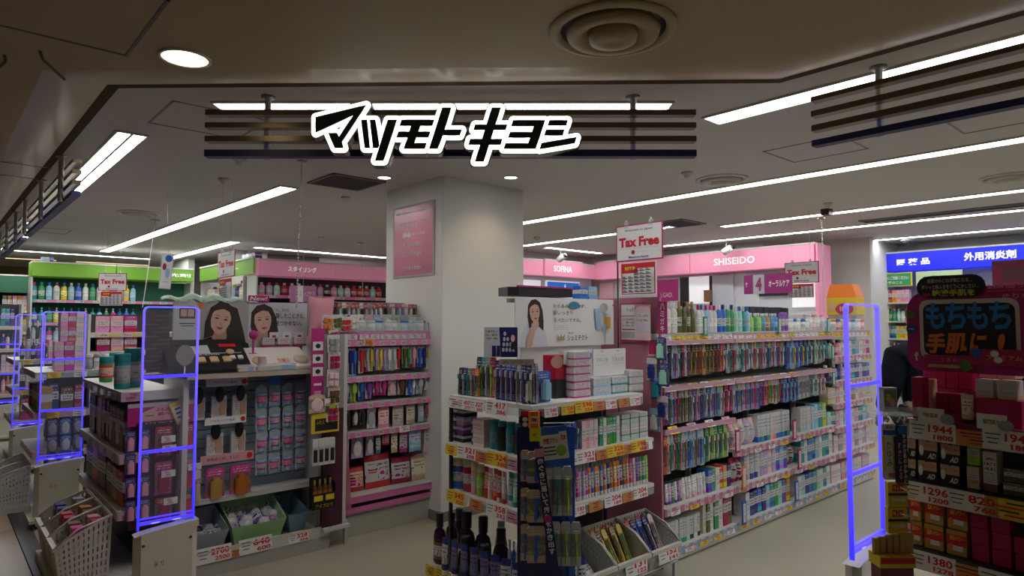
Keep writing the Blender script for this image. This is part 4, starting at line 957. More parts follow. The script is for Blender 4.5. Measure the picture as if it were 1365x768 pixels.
# big toothpaste poster
def paint(F, w, h):
    top = mat('print_pale_shirt', (.62, .66, .72), .5)
    # woman at left, chin on her hand
    F.poly([(-w * .46, 0), (-w * .455, h * .22), (-w * .42, h * .42), (-w * .36, h * .5), (-w * .27, h * .48), (-w * .22, h * .3), (-w * .20, 0)], top)
    portrait(F, -w * .325, h * .70, h * .42, .08, bust=False); F.poly([(-w * .345, h * .55), (-w * .30, h * .55), (-w * .29, h * .45), (-w * .32, h * .33), (-w * .35, h * .45)], M_skin)
    F.poly([(-w * .41, 0), (-w * .40, h * .2), (-w * .355, h * .42), (-w * .335, h * .44), (-w * .33, h * .3), (-w * .36, 0)], M_skin); F.ell(-w * .345, h * .42, w * .02, h * .075, M_skin)
    F.text('シミるの気にせず、', w * .01, h * .84, w * .34, h * .085, M_ink, .01); F.text('思いっきり', -w * .06, h * .69, w * .20, h * .085, M_ink, .01); F.text('食べたいですね。', -w * .015, h * .54, w * .28, h * .085, M_ink, .01)
    F.ell(w * .055, h * .86, w * .055, h * .075, mat('blue_sticker', (.05, .22, .36), .5))
    for k in range(3): F.rect(-w * .08, h * (.43 - .04 * k), w * .15, h * .008, M_greyp)
    F.poly([(-w * .115, h * .12), (-w * .12, h * .25), (-w * .095, h * .19), (-w * .085, h * .27), (-w * .07, h * .19), (-w * .045, h * .25), (-w * .05, h * .12)], mat('crown_print', (.40, .32, .2), .4)); F.text('シュミテクト', w * .085, h * .17, w * .21, h * .12, M_ink, .02); F.text('薬用', w * .01, h * .27, w * .05, h * .04, M_ink)
    gl = mat('glass_print_blue', (.35, .5, .68), .4)
    F.poly([(w * .27, h * .8), (w * .34, h * .8), (w * .335, h * .35), (w * .285, h * .35)], gl); F.poly([(w * .38, h * .62), (w * .45, h * .62), (w * .445, h * .36), (w * .39, h * .36)], mat('juice_print', (.70, .38, .06), .4)); F.ell(w * .37, h * .82, w * .045, h * .1, M_greyp); F.poly([(w * .34, h * .45), (w * .40, h * .45), (w * .37, h * .28)], gl)
    F.ell(w * .475, h * .88, w * .008, h * .02, M_crim)
pboard(Face(2.25, 2.70, 0), 687, 818, 1.36, 1.645, 0, 'promotion_poster', 'wide white poster with a woman and drinking glasses above the toothpaste island', M_paper, paint)
b = MB(); b.box(-.35, .35, .0, .03, 0, .29, M_paper); o = b.build('poster_stand', None, (2.86, 2.735, 1.085)); tag(o, 'white block under and behind the wide toothpaste poster', 'stand')
# behind the poster: curved dark tray with magenta edge, blue box
b = MB(); b.prism([(.0, .0), (.05, -.04), (.50, -.04), (.50, .14), (.05, .14)], 0, .05, M_dark); b.prism([(.05, -.045), (.50, -.045), (.50, -.02), (.05, -.02)], .05, .06, M_mag); o = b.build('sample_tray', None, (2.47, 2.80, 1.655)); tag(o, 'dark sample tray with magenta rim above the wide poster', 'tray')
for px0, px1, c, l in ((773, 797, 'blue', 'on the ledge above the wide poster'),):
    fill(Face(2.25, 2.78, 0), l, 'boxes on the ledge above the poster', 1.645, 0, [(px0, px1, 2, 'carton', ['blue', 'lightblue'], .085)], dep=.06)
b = MB(); b.box(2.60, 3.36, 2.76, 2.96, 1.62, 1.645, M_white); b.box(2.7, 2.74, 2.84, 2.88, 1.087, 1.62, M_white); b.box(3.1, 3.14, 2.84, 2.88, 1.087, 1.62, M_white); o = b.build('ledge'); tag(o, 'white ledge on two posts behind the wide poster', 'shelf')
# small posters on the pink board
EF = Face(3.37, 3.1, -PI / 2)
def paint(F, w, h):
    F.rect(0, h * .82, w * .92, h * .28, M_paper); F.text('シュミテクト', w * .08, h * .83, w * .62, h * .1, M_ink, .02); F.rect(0, h * .36, w * .92, h * .6, M_paper)
    for k, t in enumerate(('シミるの気にせず、', '思いっきり', '食べたいですね。')): F.text(t, -w * .05, h * (.58 - .08 * k), w * (.72 if k != 1 else .4), h * .055, M_ink, .02)
    F.rect(0, h * .32, w * .84, h * .03, M_crim); F.rect(0, h * .18, w * .9, h * .17, M_greyp)
pboard(EF, 827, 859, 1.375, 1.625, 0, 'small_poster', 'small magenta framed toothpaste poster on the pink end board', M_mag, paint)
def paint(F, w, h): F.text('ハミガキ', 0, h * .5, w * .5, h * .9, M_paper, .02, vertical=True)
pboard(Face(3.36, 2.62, -PI / 2), 877, 889, 1.43, 1.63, 0, 'vertical_banner', 'crimson vertical banner with white katakana at the gondola corner', M_mag, paint)
put('pouch', ('pinned to the pink end board, right of the small poster', 'bags on the pink board'), 0, (3.33, 2.50, 1.39), -PI / 2, .12, .05, .22, 'palepink', 'pink')
KIND['hang_card'] = KIND['blister']
for k, (px, z, c, c2) in enumerate([(870, 1.36, 'white', 'crimson'), (880, 1.34, 'navy', 'mint'), (884, 1.18, 'navy', 'mint'), (868, 1.21, 'white', 'navy'), (874, 1.10, 'blue', 'teal'), (882, .98, 'palepink', 'navy'), (872, .9, 'lightblue', 'white')]):
    P, s = P_(Face(3.36, 3.0, -PI / 2), px, z - .07, 0); put('hang_card', ('hung on the gondola end edge by the pink board', 'cards hung on the gondola end'), -z, P, -PI / 2, .075, .03, .14, c, c2)
# second shelf aisle side
fill(FR, 'on the middle island shelf, aisle side', 'toothpaste boxes on the middle island shelf', .815, .03, [(757, 775, 3, 'toothbrush_pack', ['navy', 'navy', 'blue'], .15, ['lightblue']), (776, 799, 4, 'carton', ['palepink', 'pink', 'palepink', 'palepink'], .15), (800, 827, 6, 'carton', ['green', 'white', 'green', 'green'], .15)], dep=.05)
for i, (p0, p1) in enumerate(((829, 840), (841, 852), (853, 864))):
    stack(FR, 'in pile %s from left, middle island shelf' % ('one', 'two', 'three')[i], 'flat cartons piled on the middle island shelf', p0, p1, .815, 5, .03, 'white_carton', ['mint', 'green', 'white'], .04, .1)
# tubes on the third shelf: three files deep, front one on view
fill(FR, 'in the front file, lowest island shelf, aisle side', 'toothpaste tubes on the lowest island shelf', .548, .02, [(765, 787, 5, 'tube', ['lilac', 'magenta', 'lilac'], .15, ['white']), (787, 806, 5, 'tube', ['orange', 'blue', 'orange'], .16, ['white']), (807, 841, 8, 'tube', ['orange', 'navy', 'amber', 'orange'], .165, ['white']), (842, 866, 6, 'tube', ['magenta', 'palepink', 'purple', 'green', 'green', 'lime'], .16, ['white'])])
fill(FR, 'in the second file, lowest island shelf, aisle side', 'toothpaste tubes on the lowest island shelf', .548, .09, [(765, 841, 16, 'tube', ['white', 'cream'], .165, ['white'])])
# left side of the island
fill(FL, 'in the front step of the left island top', 'toothbrush packs on the left island top', 1.085, .02, [(607, 633, 5, 'toothbrush_pack', ['black', 'navy', 'green', 'crimson', 'orange'], .155, ['teal', 'silver'])], dep=.04)
fill(FL, 'in the middle step of the left island top', 'toothbrush packs on the left island top', 1.085, .06, [(630, 655, 4, 'toothbrush_pack', ['black', 'teal', 'grey', 'red'], .22, ['silver', 'lime'])], dep=.04)
fill(FL, 'in the large front group, left island top', 'toothbrush packs on the left island top', 1.085, .02, [(654, 682, 4, 'toothbrush_pack', ['navy', 'navy', 'blue', 'navy'], .21, ['silver', 'lilac']), (682, 708, 4, 'toothbrush_pack', ['grey', 'navy', 'black', 'grey'], .205, ['silver', 'white'])], dep=.05)
for k in range(3): stack(FL, 'in black pile %s, middle left island shelf' % ('one', 'two', 'three')[k], 'hair colour style cartons on the left island shelf', 598 + k * 10 + (10 if k == 2 else 0), 608 + k * 10 + (10 if k == 2 else 0), .815, 4 if k < 2 else 3, .048, 'carton', ['black', 'purple', 'lilac'] if k == 1 else ['black', 'black', 'navy', 'black'], .05, .1)
stack(FL, 'in the pink pile, middle left island shelf', 'cartons on the left island shelf', 630, 645, .815, 2, .075, 'carton', 'palepink', .04, .1)
fill(FL, 'on the middle left island shelf', 'cans on the middle left island shelf', .815, .04, [(648, 692, 4, 'spray_can', ['teal', 'black', 'teal', 'black'], .155, ['teal'])])
fill(FL, 'on the lowest left island shelf', 'jars and tubes on the lowest left island shelf', .548, .03, [(596, 611, 1, 'jar', ['blue'], .17, ['cream']), (612, 624, 1, 'jar', ['crimson'], .18, ['cream']), (625, 640, 2, 'jar', ['pink', 'lime'], .17, ['cream']), (641, 672, 5, 'tube', ['red', 'palepink', 'orange', 'red', 'palepink'], .165, ['red', 'white']), (673, 696, 3, 'tube', ['teal', 'mint', 'teal'], .17, ['white', 'teal'])])
# dark mouthwash bottles standing on the island foot
for k, (px, d, z, w_, h_, c) in enumerate([(586, .05, .05, .095, .29, 'darkpurple'), (602, .17, .05, .095, .26, 'darkbrown'), (622, .10, .05, .125, .33, 'darkpurple'), (612, .28, .05, .10, .25, 'darkpurple'), (644, .13, .05, .115, .32, 'darkpurple'), (646, .0, .05, .11, .235, 'darkbrown'), (620, -.02, .05, .11, .25, 'darkolive'), (668, .13, .05, .11, .29, 'darkbrown'), (668, .26, .05, .09, .27, 'white')]):
    s = FL.s_of(px, z, d); put('mouthwash', ('on the island foot, left side', 'dark mouthwash bottles on the island foot'), px, FL.at(s, d, .086), FL.th, w_, w_, h_, (.03, .01, .03) if c != 'white' else 'white', (.01, .01, .012) if c != 'white' else 'white', c, name='mouthwash_bottle') if False else \
        put('mouthwash', ('on the island foot, left side', 'dark mouthwash bottles on the island foot'), px, FL.at(s, d, .086), FL.th, w_, w_, h_, c, 'black' if c != 'white' else 'white', 'olive' if c == 'darkolive' else 'brown', name='mouthwash_bottle')
fill(FL, 'between the dark bottles and the strip, island foot', 'small white bottles on the island foot', .086, .12, [(673, 695, 4, 'bottle', ['white', 'blue', 'white', 'grey'], .24, ['white'])])
P0, P1, P2 = Vector((2.17, 2.98, 0)), Vector((2.22, 2.36, 0)), Vector((2.50, 2.27, 0))
for k in range(13):
    t = k / 12; q = P0.lerp(P1, t * 1.5) if t < .667 else P1.lerp(P2, (t - .667) * 3)
    px = proj(q.x, q.y, .2)[0]
    put('tube', ('in the curved front row on the island foot', 'cream and blue tubes at the island foot'), px, (q.x, q.y, .115), -PI / 2 + t * 1.2, .052, .04, .20, 'navy', 'cream')
b = MB(); b.tube([(q.x, q.y, .108) for q in (P0, P1, P2)], .022, M_tray, 6); b.box(2.14, 2.25, 2.26, 3.0, .085, .095, M_tray); tag(b.build('clear_front_tray'), 'clear tray holding the cream and blue tubes at the island foot', 'tray')
# navy standee
CFc = lambda f: Face(FX * f, FY * f, -YAW)
def paint(F, w, h):
    F.poly([(-w * .5, 0), (-w * .5, h), (-w * .05, h), (0, 0)], M_greyp)
    for k in range(3): F.text(['口臭を防ぐ', '白い歯を', '守る'][k], -w * .27, h * (.86 - .12 * k), w * .36, h * .07, M_ink, .01)
    F.rect(-w * .2, h * .2, w * .12, h * .36, M_navy); F.rect(-w * .07, h * .2, w * .1, h * .36, M_navy)
    for r in range(4):
        for c in range(r + 1): F.ell(w * .12 + c * w * .1 - r * w * .015, h * (.78 - r * .18), w * .04, h * .07, M_greyp)
    F.ell(w * .36, h * .62, w * .06, h * .12, M_skin); F.rect(w * .37, h * .35, w * .14, h * .2, M_ink)
pboard(CFc(3.60), 645, 690, 1.31, 1.475, 0, 'standee_card', 'navy and grey standee card with tooth pictures left of the poster', M_navy, paint, -.12)
hc = pboard(CFc(3.33), 665, 712, 1.285, 1.315, 0, 'header_card', 'beige header card above the navy toothbrush packs', M_paper, lambda F, w, h: F.text('歯ブラシ', 0, h / 2, w * .8, h * .6, mat('gold_print', (.4, .3, .1), .5)))
b = MB(); b.box(-.003, .003, .006, .01, -.2, 0, M_white); b.build('stem', hc)
# big red box lying behind
b = MB(); b.cbox(-.075, .075, -.05, .05, 0, .13, mat('red_box', (.45, .01, .04), .35), .01); o = b.build('gift_box', None, (2.63, 2.56, 1.19), .0); tag(o, 'glossy red toothpaste box under the wide poster', 'box')
F = Flat(-.051); F.ell(-.055, .095, .05, .035, M_skin2); F.rect(.045, .05, .04, .09, M_org); F.ell(.045, .03, .016, .016, M_yel); F.mb.build('printing', o)
b = MB(); b.cbox(-.075, .075, -.05, .05, 0, .105, M_dark, .01); tag(b.build('riser_block', None, (2.63, 2.56, 1.085)), 'dark riser under the glossy red toothpaste box', 'stand')
# ---- corner hook stand facing the corridor
CC = CFc(3.10)
hs = empty('hook_stand', CC.at(.10, .06, 0), -YAW); tag(hs, 'narrow navy hook stand at the island corner with hanging packs', 'stand')
b = MB(); b.box(-.075, .17, 0, .02, .112, 1.0, M_navy); b.build('back_board', hs)
b = MB(); b.box(-.06, .16, -.01, .12, .097, .112, M_navy); b.build('foot', hs)
def zof(py, f=3.1): return EYE + (430 - py) / F_PX * f
def paint(F, w, h): F.rect(0, h * .86, w, h * .28, M_red); F.ell(-w * .3, h * .5, w * .12, h * .14, M_paper); F.ell(-w * .3, h * .2, w * .12, h * .14, M_paper); F.text('Ag+', w * .1, h * .4, w * .3, h * .3, M_paper)
pboard(CC, 694, 723, zof(568), zof(546), -.02, 'header_card', 'navy header card with red top above the beige toothbrush packs', M_navy, paint)
for k, (y0, y1) in enumerate(((600, 641), (650, 692), (697, 744))):
    for j, (a, c) in enumerate(((694, 706), (703, 727))):
        P, s = P_(CC, (a + c) / 2, zof(y1), .03 - j * .03)
        put('toothbrush_pack', ('on the corner hook stand, %s row' % ('top', 'middle', 'bottom')[k], 'beige toothbrush packs at the island corner'), s, P, -YAW, (c - a) / 280., .03, zof(y0) - zof(y1), 'beige', 'blue')
o = pboard(CC, 733, 745, zof(748), zof(590), -.05, 'vertical_banner', 'tall navy vertical banner with white Japanese lettering at island corner', M_navy, lambda F, w, h: (F.text('歯ぐきに届いて汚れをかき出す', 0, h * .52, w * .62, h * .78, M_paper, .03, vertical=True), F.rect(0, h * .955, w, h * .07, M_pinkb), F.ell(0, h * .42, w * .42, w * .42, M_mag)))
o.rotation_euler = (0, -.13, -YAW)
def paint(F, w, h):
    F.poly([(w * .5 * (1.0 if i % 2 else .78) * math.cos(2 * PI * i / 24), h * .45 + h * .5 * (1.0 if i % 2 else .78) * math.sin(2 * PI * i / 24)) for i in range(24)], mat('fluorescent_yellow', (.75, .80, .02), .5))
    F.text('特価', 0, h * .45, w * .4, h * .3, M_org, .03)
o = pboard(CC, 706, 721, zof(583), zof(565), -.07, 'burst_tag', 'fluorescent yellow starburst tag at the island corner', mat('fluorescent_yellow', (.75, .80, .02), .5), paint)
b = MB(); b.cbox(-.026, .026, -.01, .01, 0, .075, M_org, .008); b.box(-.016, .016, -.0115, -.0105, .02, .055, M_paper); b.box(-.012, .012, -.012, -.0112, .03, .045, M_red)
b.tube([(0, 0, .075), (-.05, 0, .14)], .0015, M_white, 4); b.tube([(0, 0, .075), (.07, 0, .11)], .0015, M_white, 4)
P, s = P_(CC, 712, zof(566), -.06); tag(b.build('mascot_free_tag', None, P, -YAW), 'small orange tag hung on white strings above the starburst', 'tag'); bpy.data.objects['mascot_free_tag'].name = 'hanging_tag'
def paint(F, w, h):
    F.rect(0, h * .5, w * .92, h * .62, M_paper); F.text('歯間ブラシ', -w * .1, h * .66, w * .5, h * .16, M_red, .03); F.ell(w * .22, h * .4, w * .18, h * .14, mat('lime_print', (.3, .5, .1), .5))
    for k in range(3): F.rect(-w * .16, h * (.5 - .09 * k), w * .4, h * .03, M_ink)
    F.rect(w * .33, h * .72, w * .26, h * .3, M_paper); F.text('328', w * .33, h * .72, w * .18, h * .12, M_red, .03)
o = pboard(CC, 722, 762, zof(618), zof(566), -.03, 'display_card', 'blue display card with price note at the island corner', M_blue, paint); o.rotation_euler = (0, -.12, -YAW)
for k, (y0, y1, x0, x1) in enumerate(((618, 682, 724, 764), (690, 746, 735, 776))):
    for j in range(3):
        a = x0 + (x1 - x0) * j / 3; P, s = P_(CC, a + 6, zof(y1), -.02)
        put('toothbrush_pack', ('hanging %s at the island corner, blue card' % ('above' if k == 0 else 'below'), 'blue backed toothbrush packs at the island corner'), s, P, -YAW, .045, .035, zof(y0) - zof(y1), 'silver', ['lime', 'teal', 'lime'][(j + k) % 3], None, '')
b = MB(); b.tube([(.05, -.02, 1.02), (.2, .0, 1.02)], .003, M_white, 4); b.box(.14, .20, .0, .02, .15, 1.0, M_blue); b.build('side_strip', hs)
# ------------------------------------------------------------------ perforated divided baskets
M_bask = mat('basket_plastic', (.58, .57, .50), .45)
def lattice(b, p00, p10, p11, p01, nx, nz, m, bw=.0068, t=.003):
    """perforated wall between four corners, real holes between crossing bars"""
    p00, p10, p11, p01 = map(Vector, (p00, p10, p11, p01)); nrm = (p10 - p00).cross(p01 - p00).normalized() * t
    def q(u, v): return p00.lerp(p10, u).lerp(p01.lerp(p11, u), v)
    def bar(a, c, up):
        up = up.normalized() * bw; vs = [a - up, a + up, c + up, c - up]; vs = vs + [v + nrm for v in vs]
        b.add(vs, [(0, 1, 2, 3), (4, 7, 6, 5), (0, 3, 7, 4), (1, 5, 6, 2), (0, 4, 5, 1), (3, 2, 6, 7)], m)
    for i in range(nx + 1): bar(q(i / nx, 0), q(i / nx, 1), (p10 - p00))
    for j in range(nz + 1): bar(q(0, j / nz), q(1, j / nz), (p01 - p00))
def basket(x0, y0, w_, dep, z0, zf, zb, label, th=0., group=None, my=0, nx=12):
    r = empty('perforated_basket', (x0, y0, z0), th); tag(r, label, 'basket', group); f_, k_ = zf - z0, zb - z0
    b = MB(); b.box(.01, w_ - .01, .03, dep - .01, 0, .004, M_bask); b.build('bottom', r)
    b = MB(); lattice(b, (.015, .03, 0), (w_ - .015, .03, 0), (w_, 0, f_ - .02), (0, 0, f_ - .02), nx + 2, 5, M_bask); b.box(0, w_, -.012, .012, f_ - .02, f_, M_bask); b.build('front_wall', r)
    b = MB(); lattice(b, (.015, dep - .01, 0), (w_ - .015, dep - .01, 0), (w_, dep, k_), (0, dep, k_), nx, 7, M_bask); b.box(0, w_, dep - .006, dep + .01, k_ - .01, k_, M_bask); b.build('back_wall', r)
    for x in (0, w_):
        b = MB(); s = .015 if x == 0 else -.015
        lattice(b, (x + s, .03, 0), (x + s, dep - .01, 0), (x, dep, k_), (x, 0, f_), 11, 7, M_bask, .0078); b.tube([(x, 0, f_), (x, dep * .4, f_ + (k_ - f_) * .62), (x, dep, k_)], .006, M_bask, 5); b.build('side_wall', r)
    return r
for i, (nm, a, c) in enumerate((('left', '', ''), ('middle', '131', '122'), ('right', '152', '141'))):
    x0 = 2.49 + i * .298
    r = basket(x0, 2.275, .288, .255, .093, .205, .34, '%s one of three white perforated baskets below the island shelves' % nm)
    key = ('bw', a, c) if a else ('y', '', 'z')
    o = card(r, .15, .03, key, -.014, -.1, 1.25 if a else 1.)
    if i == 0:
        for k in range(9):
            put('foil_pouch', ('in the left island basket', 'silver sachets in the island basket'), k, (x0 + .07 + (k % 3) * .07, 2.37 + (k // 3) * .06, .11 + (k % 2) * .02), random.uniform(-.3, .3), .085, .09, .12, 'silver' if k % 2 else 'navy', 'silver', tilt=-.7)
    else:
        cols = ['gold', 'red', 'yellow', 'brown', 'gold', 'green', 'yellow', 'red', 'orange', 'gold'] if i == 1 else ['red', 'orange', 'palepink', 'navy', 'gold', 'grey', 'blue', 'amber', 'grey', 'navy']
        for k in range(14):
            put('toothbrush_pack', ('standing in the %s island basket' % nm, 'long packs in the island baskets'), k, (x0 + .035 + k * .0175, 2.37 + (k % 3) * .035, .13), random.uniform(-.2, .2), .036, .025, .225, cols[k % 10], cols[(k + 3) % 10], tilt=-.42, roll=random.uniform(-.15, .05) - .1)
b = MB()
for x in (2.53, 3.36): b.box(x - .01, x + .01, 2.30, 2.32, .0, .087, M_white)
b.box(2.5, 3.37, 2.29, 2.52, .0865, .0915, M_white); tag(b.build('basket_rack'), 'low white rack carrying the three perforated baskets', 'rack')
# ================================================================== pink hair goods shelf beside the column
PF = Face(2.06, 4.22, 0)
pg_ = empty('wall_shelf_unit', (2.06, 4.22, 0)); tag(pg_, 'pink railed hair goods shelf unit standing against the column', 'shelving')
b = MB(); b.box(0, .88, .40, .44, .18, 1.46, mat('maroon_back', (.10, .02, .05), .5)); b.build('back_panel', pg_)
for x in (0, .87):
    b = MB(); b.box(x, x + .015, .0, .44, .0, 1.40, M_cream); b.build('side_panel', pg_)
b = MB(); b.box(0, .885, .0, .44, .0, .165, mat('kick_board', (.47, .46, .40), .45)); b.box(.02, .87, -.004, 0, .135, .145, M_greyp); b.build('base', pg_)
pinks2 = (.80, .22, .50)
M_pinkr2 = mat('bright_pink_rail', (.66, .18, .42), .35)
for z, d0 in ((1.37, 0), (1.115, 0), (.925, 0), (.725, 0)):
    shelf(pg_, .015, .87, z, d0, .4, rail=M_pinkr2, railh=.042, strip=pinks2, cards=[])
shelf(pg_, .015, .87, .285, -.03, .4, rail=M_pinkr2, railh=.05, cards=[])
b = MB(); b.box(.0, .885, -.02, .0, .165, .205, M_pinkr2); b.build('lower_rail', pg_)
b = MB(); b.box(.05, .85, -.002, .02, 1.37, 1.43, M_pinkr2); b.build('upper_rail', pg_)
for k in range(4): card(pg_, .10 + k * .09, 1.378, ('w', '', 'h'), -.01, 0, .7)
for k in range(6): card(pg_, .45 + k * .065, 1.378, ('w', '', 'i'), -.01, 0, .7)
b = MB(); b.box(.05, .86, .02, .14, 1.43, 1.436, M_tray); b.box(.05, .86, .02, .024, 1.43, 1.50, M_tray); b.box(.05, .86, .136, .14, 1.43, 1.56, M_tray)
for k in range(7): b.box(.05 + k * .135, .053 + k * .135, .02, .14, 1.43, 1.52, M_tray)
b.build('clear_divided_tray', pg_)
fill(PF, 'in the clear tray of the pink unit', 'small goods in the clear divided tray', 1.438, .045, [(468, 578, 10, 'jar', ['white', 'silver', 'white', 'lightblue', 'white', 'white', 'lightblue', 'mint', 'white', 'teal'], .075, ['blue', 'white', 'silver'])], dep=.05)
hooks(pg_, .03, .86, 1.62, .12, 18); b = MB(); b.box(.03, .86, .38, .40, 1.40, 1.66, mat('mesh_grid', (.3, .3, .3), .5)); b.build('hook_grid', pg_)
fill(PF, 'on the topmost hooks of the pink unit', 'hair tool cards on the topmost hooks', 1.645, .16, [
    (446, 452, 1, 'blister', ['black'], .13), (452, 505, 9, 'blister', ['red', 'white', 'red', 'crimson', 'red', 'white', 'red', 'grey', 'red'], .15, ['mint', 'black', 'silver', 'white']), (506, 520, 2, 'blister', ['red', 'crimson'], .12, ['white', 'black']),
    (522, 546, 3, 'blister', ['pink', 'magenta', 'pink'], .12, ['white', 'lightblue']), (547, 562, 3, 'blister', ['red', 'brown', 'crimson'], .12, ['white', 'brown'])], hang=True)
fill(PF, 'on the second hooks of the pink unit', 'hair tool cards on the second hooks', 1.56, .13, [
    (445, 470, 3, 'brush_card', ['magenta', 'grey', 'purple'], .11, ['pink', 'silver', 'navy']), (470, 488, 2, 'blister', ['white'], .10, ['silver']), (488, 500, 1, 'pouch', ['magenta'], .11), (500, 510, 1, 'pouch', ['blue'], .12), (512, 524, 1, 'pouch', ['lime'], .10), (526, 534, 1, 'blister', ['brown'], .10), (535, 563, 2, 'pouch', ['black'], .09, ['grey'])], hang=True)
fill(PF, 'on the second row of the pink unit', 'combs and brushes on the second row', 1.315, .01, [
    (458, 465, 1, 'brush_card', ['lilac'], .15, ['magenta']), (466, 478, 2, 'brush_card', ['white', 'lightblue'], .2, ['navy', 'blue']), (480, 488, 1, 'brush_card', ['white'], .18, ['red']), (489, 500, 2, 'brush_card', ['crimson', 'white'], .17, ['silver', 'yellow']), (501, 517, 3, 'brush_card', ['navy', 'yellow', 'purple'], .17, ['lilac', 'yellow']),
    (518, 537, 3, 'brush_card', ['lightblue', 'silver', 'palepink'], .17, ['white', 'silver', 'red']), (539, 549, 2, 'brush_card', ['green', 'silver'], .16, ['olive', 'green']), (550, 558, 1, 'brush_card', ['crimson'], .16, ['pink']), (559, 570, 2, 'brush_card', ['blue'], .16, ['blue', 'navy']), (571, 581, 2, 'brush_card', ['yellow', 'gold'], .17, ['yellow'])], hang=True)
fill(PF, 'on the third row of the pink unit', 'combs and puffs on the third row', 1.075, .01, [
    (456, 468, 2, 'brush_card', ['crimson', 'grey'], .14, ['magenta', 'silver']), (469, 478, 1, 'brush_card', ['lime'], .14, ['lime']), (480, 488, 1, 'brush_card', ['blue'], .14, ['blue']), (489, 499, 1, 'brush_card', ['pink'], .13, ['purple']), (500, 518, 2, 'brush_card', ['magenta'], .11, ['magenta']), (519, 532, 1, 'round_pack', ['palepink'], .12, ['palepink']),
    (533, 543, 1, 'brush_card', ['beige'], .12, ['brown']), (544, 556, 2, 'brush_card', ['lightblue', 'blue'], .13, ['blue', 'white']), (557, 567, 1, 'brush_card', ['lightblue'], .13, ['silver']), (568, 575, 1, 'round_pack', ['white'], .10, ['white'])], hang=True)
fill(PF, 'on the fourth row of the pink unit', 'goods on the fourth row', .885, .01, [
    (454, 470, 2, 'round_pack', ['black'], .13, ['beige', 'black']), (472, 490, 2, 'round_pack', ['black'], .12, ['white', 'black']), (491, 504, 1, 'round_pack', ['white'], .15, ['silver']), (505, 522, 1, 'pouch', ['pink'], .16, ['red']), (524, 541, 1, 'pouch', ['beige'], .17, ['red']), (543, 557, 1, 'pouch', ['beige'], .16, ['red']), (559, 568, 1, 'pouch', ['lightblue'], .15), (569, 574, 1, 'pouch', ['crimson'], .13)], hang=True)
fill(PF, 'hanging on the fifth row of the pink unit', 'packs on the fifth row', .685, .01, [
    (453, 468, 1, 'pouch', ['palepink'], .13, ['white']), (470, 488, 1, 'round_pack', ['lilac'], .15, ['white']), (490, 502, 1, 'round_pack', ['lilac'], .15, ['white']), (503, 510, 1, 'pouch', ['teal'], .14), (511, 522, 1, 'pouch', ['crimson'], .09), (523, 533, 1, 'pouch', ['beige'], .16), (534, 546, 1, 'pouch', ['magenta'], .16, ['lilac']), (547, 565, 1, 'pouch', ['lightblue'], .17, ['teal']), (567, 580, 1, 'pouch', ['pink'], .18, ['magenta'])], hang=True)
for k, (px0, px1, c, h, t) in enumerate([(454, 467, 'black', .25, .1), (466, 487, 'red', .17, 0), (489, 523, 'red', .24, .12), (525, 549, 'crimson', .19, -.08), (551, 577, 'beige', .20, .1)]):
    a0, a1 = PF.s_of(px0, .4, .06), PF.s_of(px1, .4, .06)
    put('pouch', ('on the bottom shelf of the pink unit', 'large pouches on the bottom pink shelf'), px0, PF.at((a0 + a1) / 2, .08, .287), t * .5, a1 - a0, .07, h, c, 'crimson' if c != 'black' else 'black', tilt=-.12)
card(pg_, .62, .685, ('w', '', 'j'), -.02, -.1, .9)
# clear magenta drape and pink cushion at the left post
M_drape = glassy('pink_film', (.80, .35, .48), .72, .3)
b = MB(); n = 10
for i in range(n):
    x0, x1 = i * .012, (i + 1) * .012; y0, y1 = (i % 2) * .02, ((i + 1) % 2) * .02
    b.add([(x0, y0, 0), (x1, y1, 0), (x1 * .5 + .015, y1, .62), (x0 * .5 + .015, y0, .62)], [(0, 1, 2, 3)], M_drape, None, True)
o = b.build('film_drape', None, (2.10, 4.14, .22)); tag(o, 'translucent pink film hanging at the left edge of pink unit', 'film')
def cushion(loc, th, w_, h_, t_, m, name, label, cat, ears=True):
    b = MB(); N = 10; vs = []; fs = []
    for side in (-1, 1):
        for j in range(N + 1):
            for i in range(N + 1):
                u, v = i / N * 2 - 1, j / N * 2 - 1
                ex = 1 + (.10 * (abs(u) * abs(v)) ** 2 if ears else 0); k = (max(0, 1 - u ** 4) * max(0, 1 - v ** 4)) ** .5
                vs.append((u * w_ / 2 * ex * (1 - .04 * math.cos(v * 4)), side * k * t_ / 2, (v * ex + 1) * h_ / 2))
    o = (N + 1) ** 2
    for j in range(N):
        for i in range(N):
            q = (j * (N + 1) + i, j * (N + 1) + i + 1, (j + 1) * (N + 1) + i + 1, (j + 1) * (N + 1) + i); fs.append(q); fs.append(tuple(o + k for k in q[::-1]))
    b.add(vs, fs, m, None, True); o = b.build(name, None, loc, th); tag(o, label, cat); return o
M_pinkfab = mat('pink_fabric', (.72, .32, .38), .8, noise=.08, nscale=20, bump=.3)
P, s = P_(Face(1.15, 4.30, 0), 428, 1.4, 0); cushion(P + Vector((0, 0, -.03)), 0, .17, .30, .10, M_pinkfab, 'pink_cover', 'pink fabric cover bulging over the post right of the make-up posters', 'fabric')
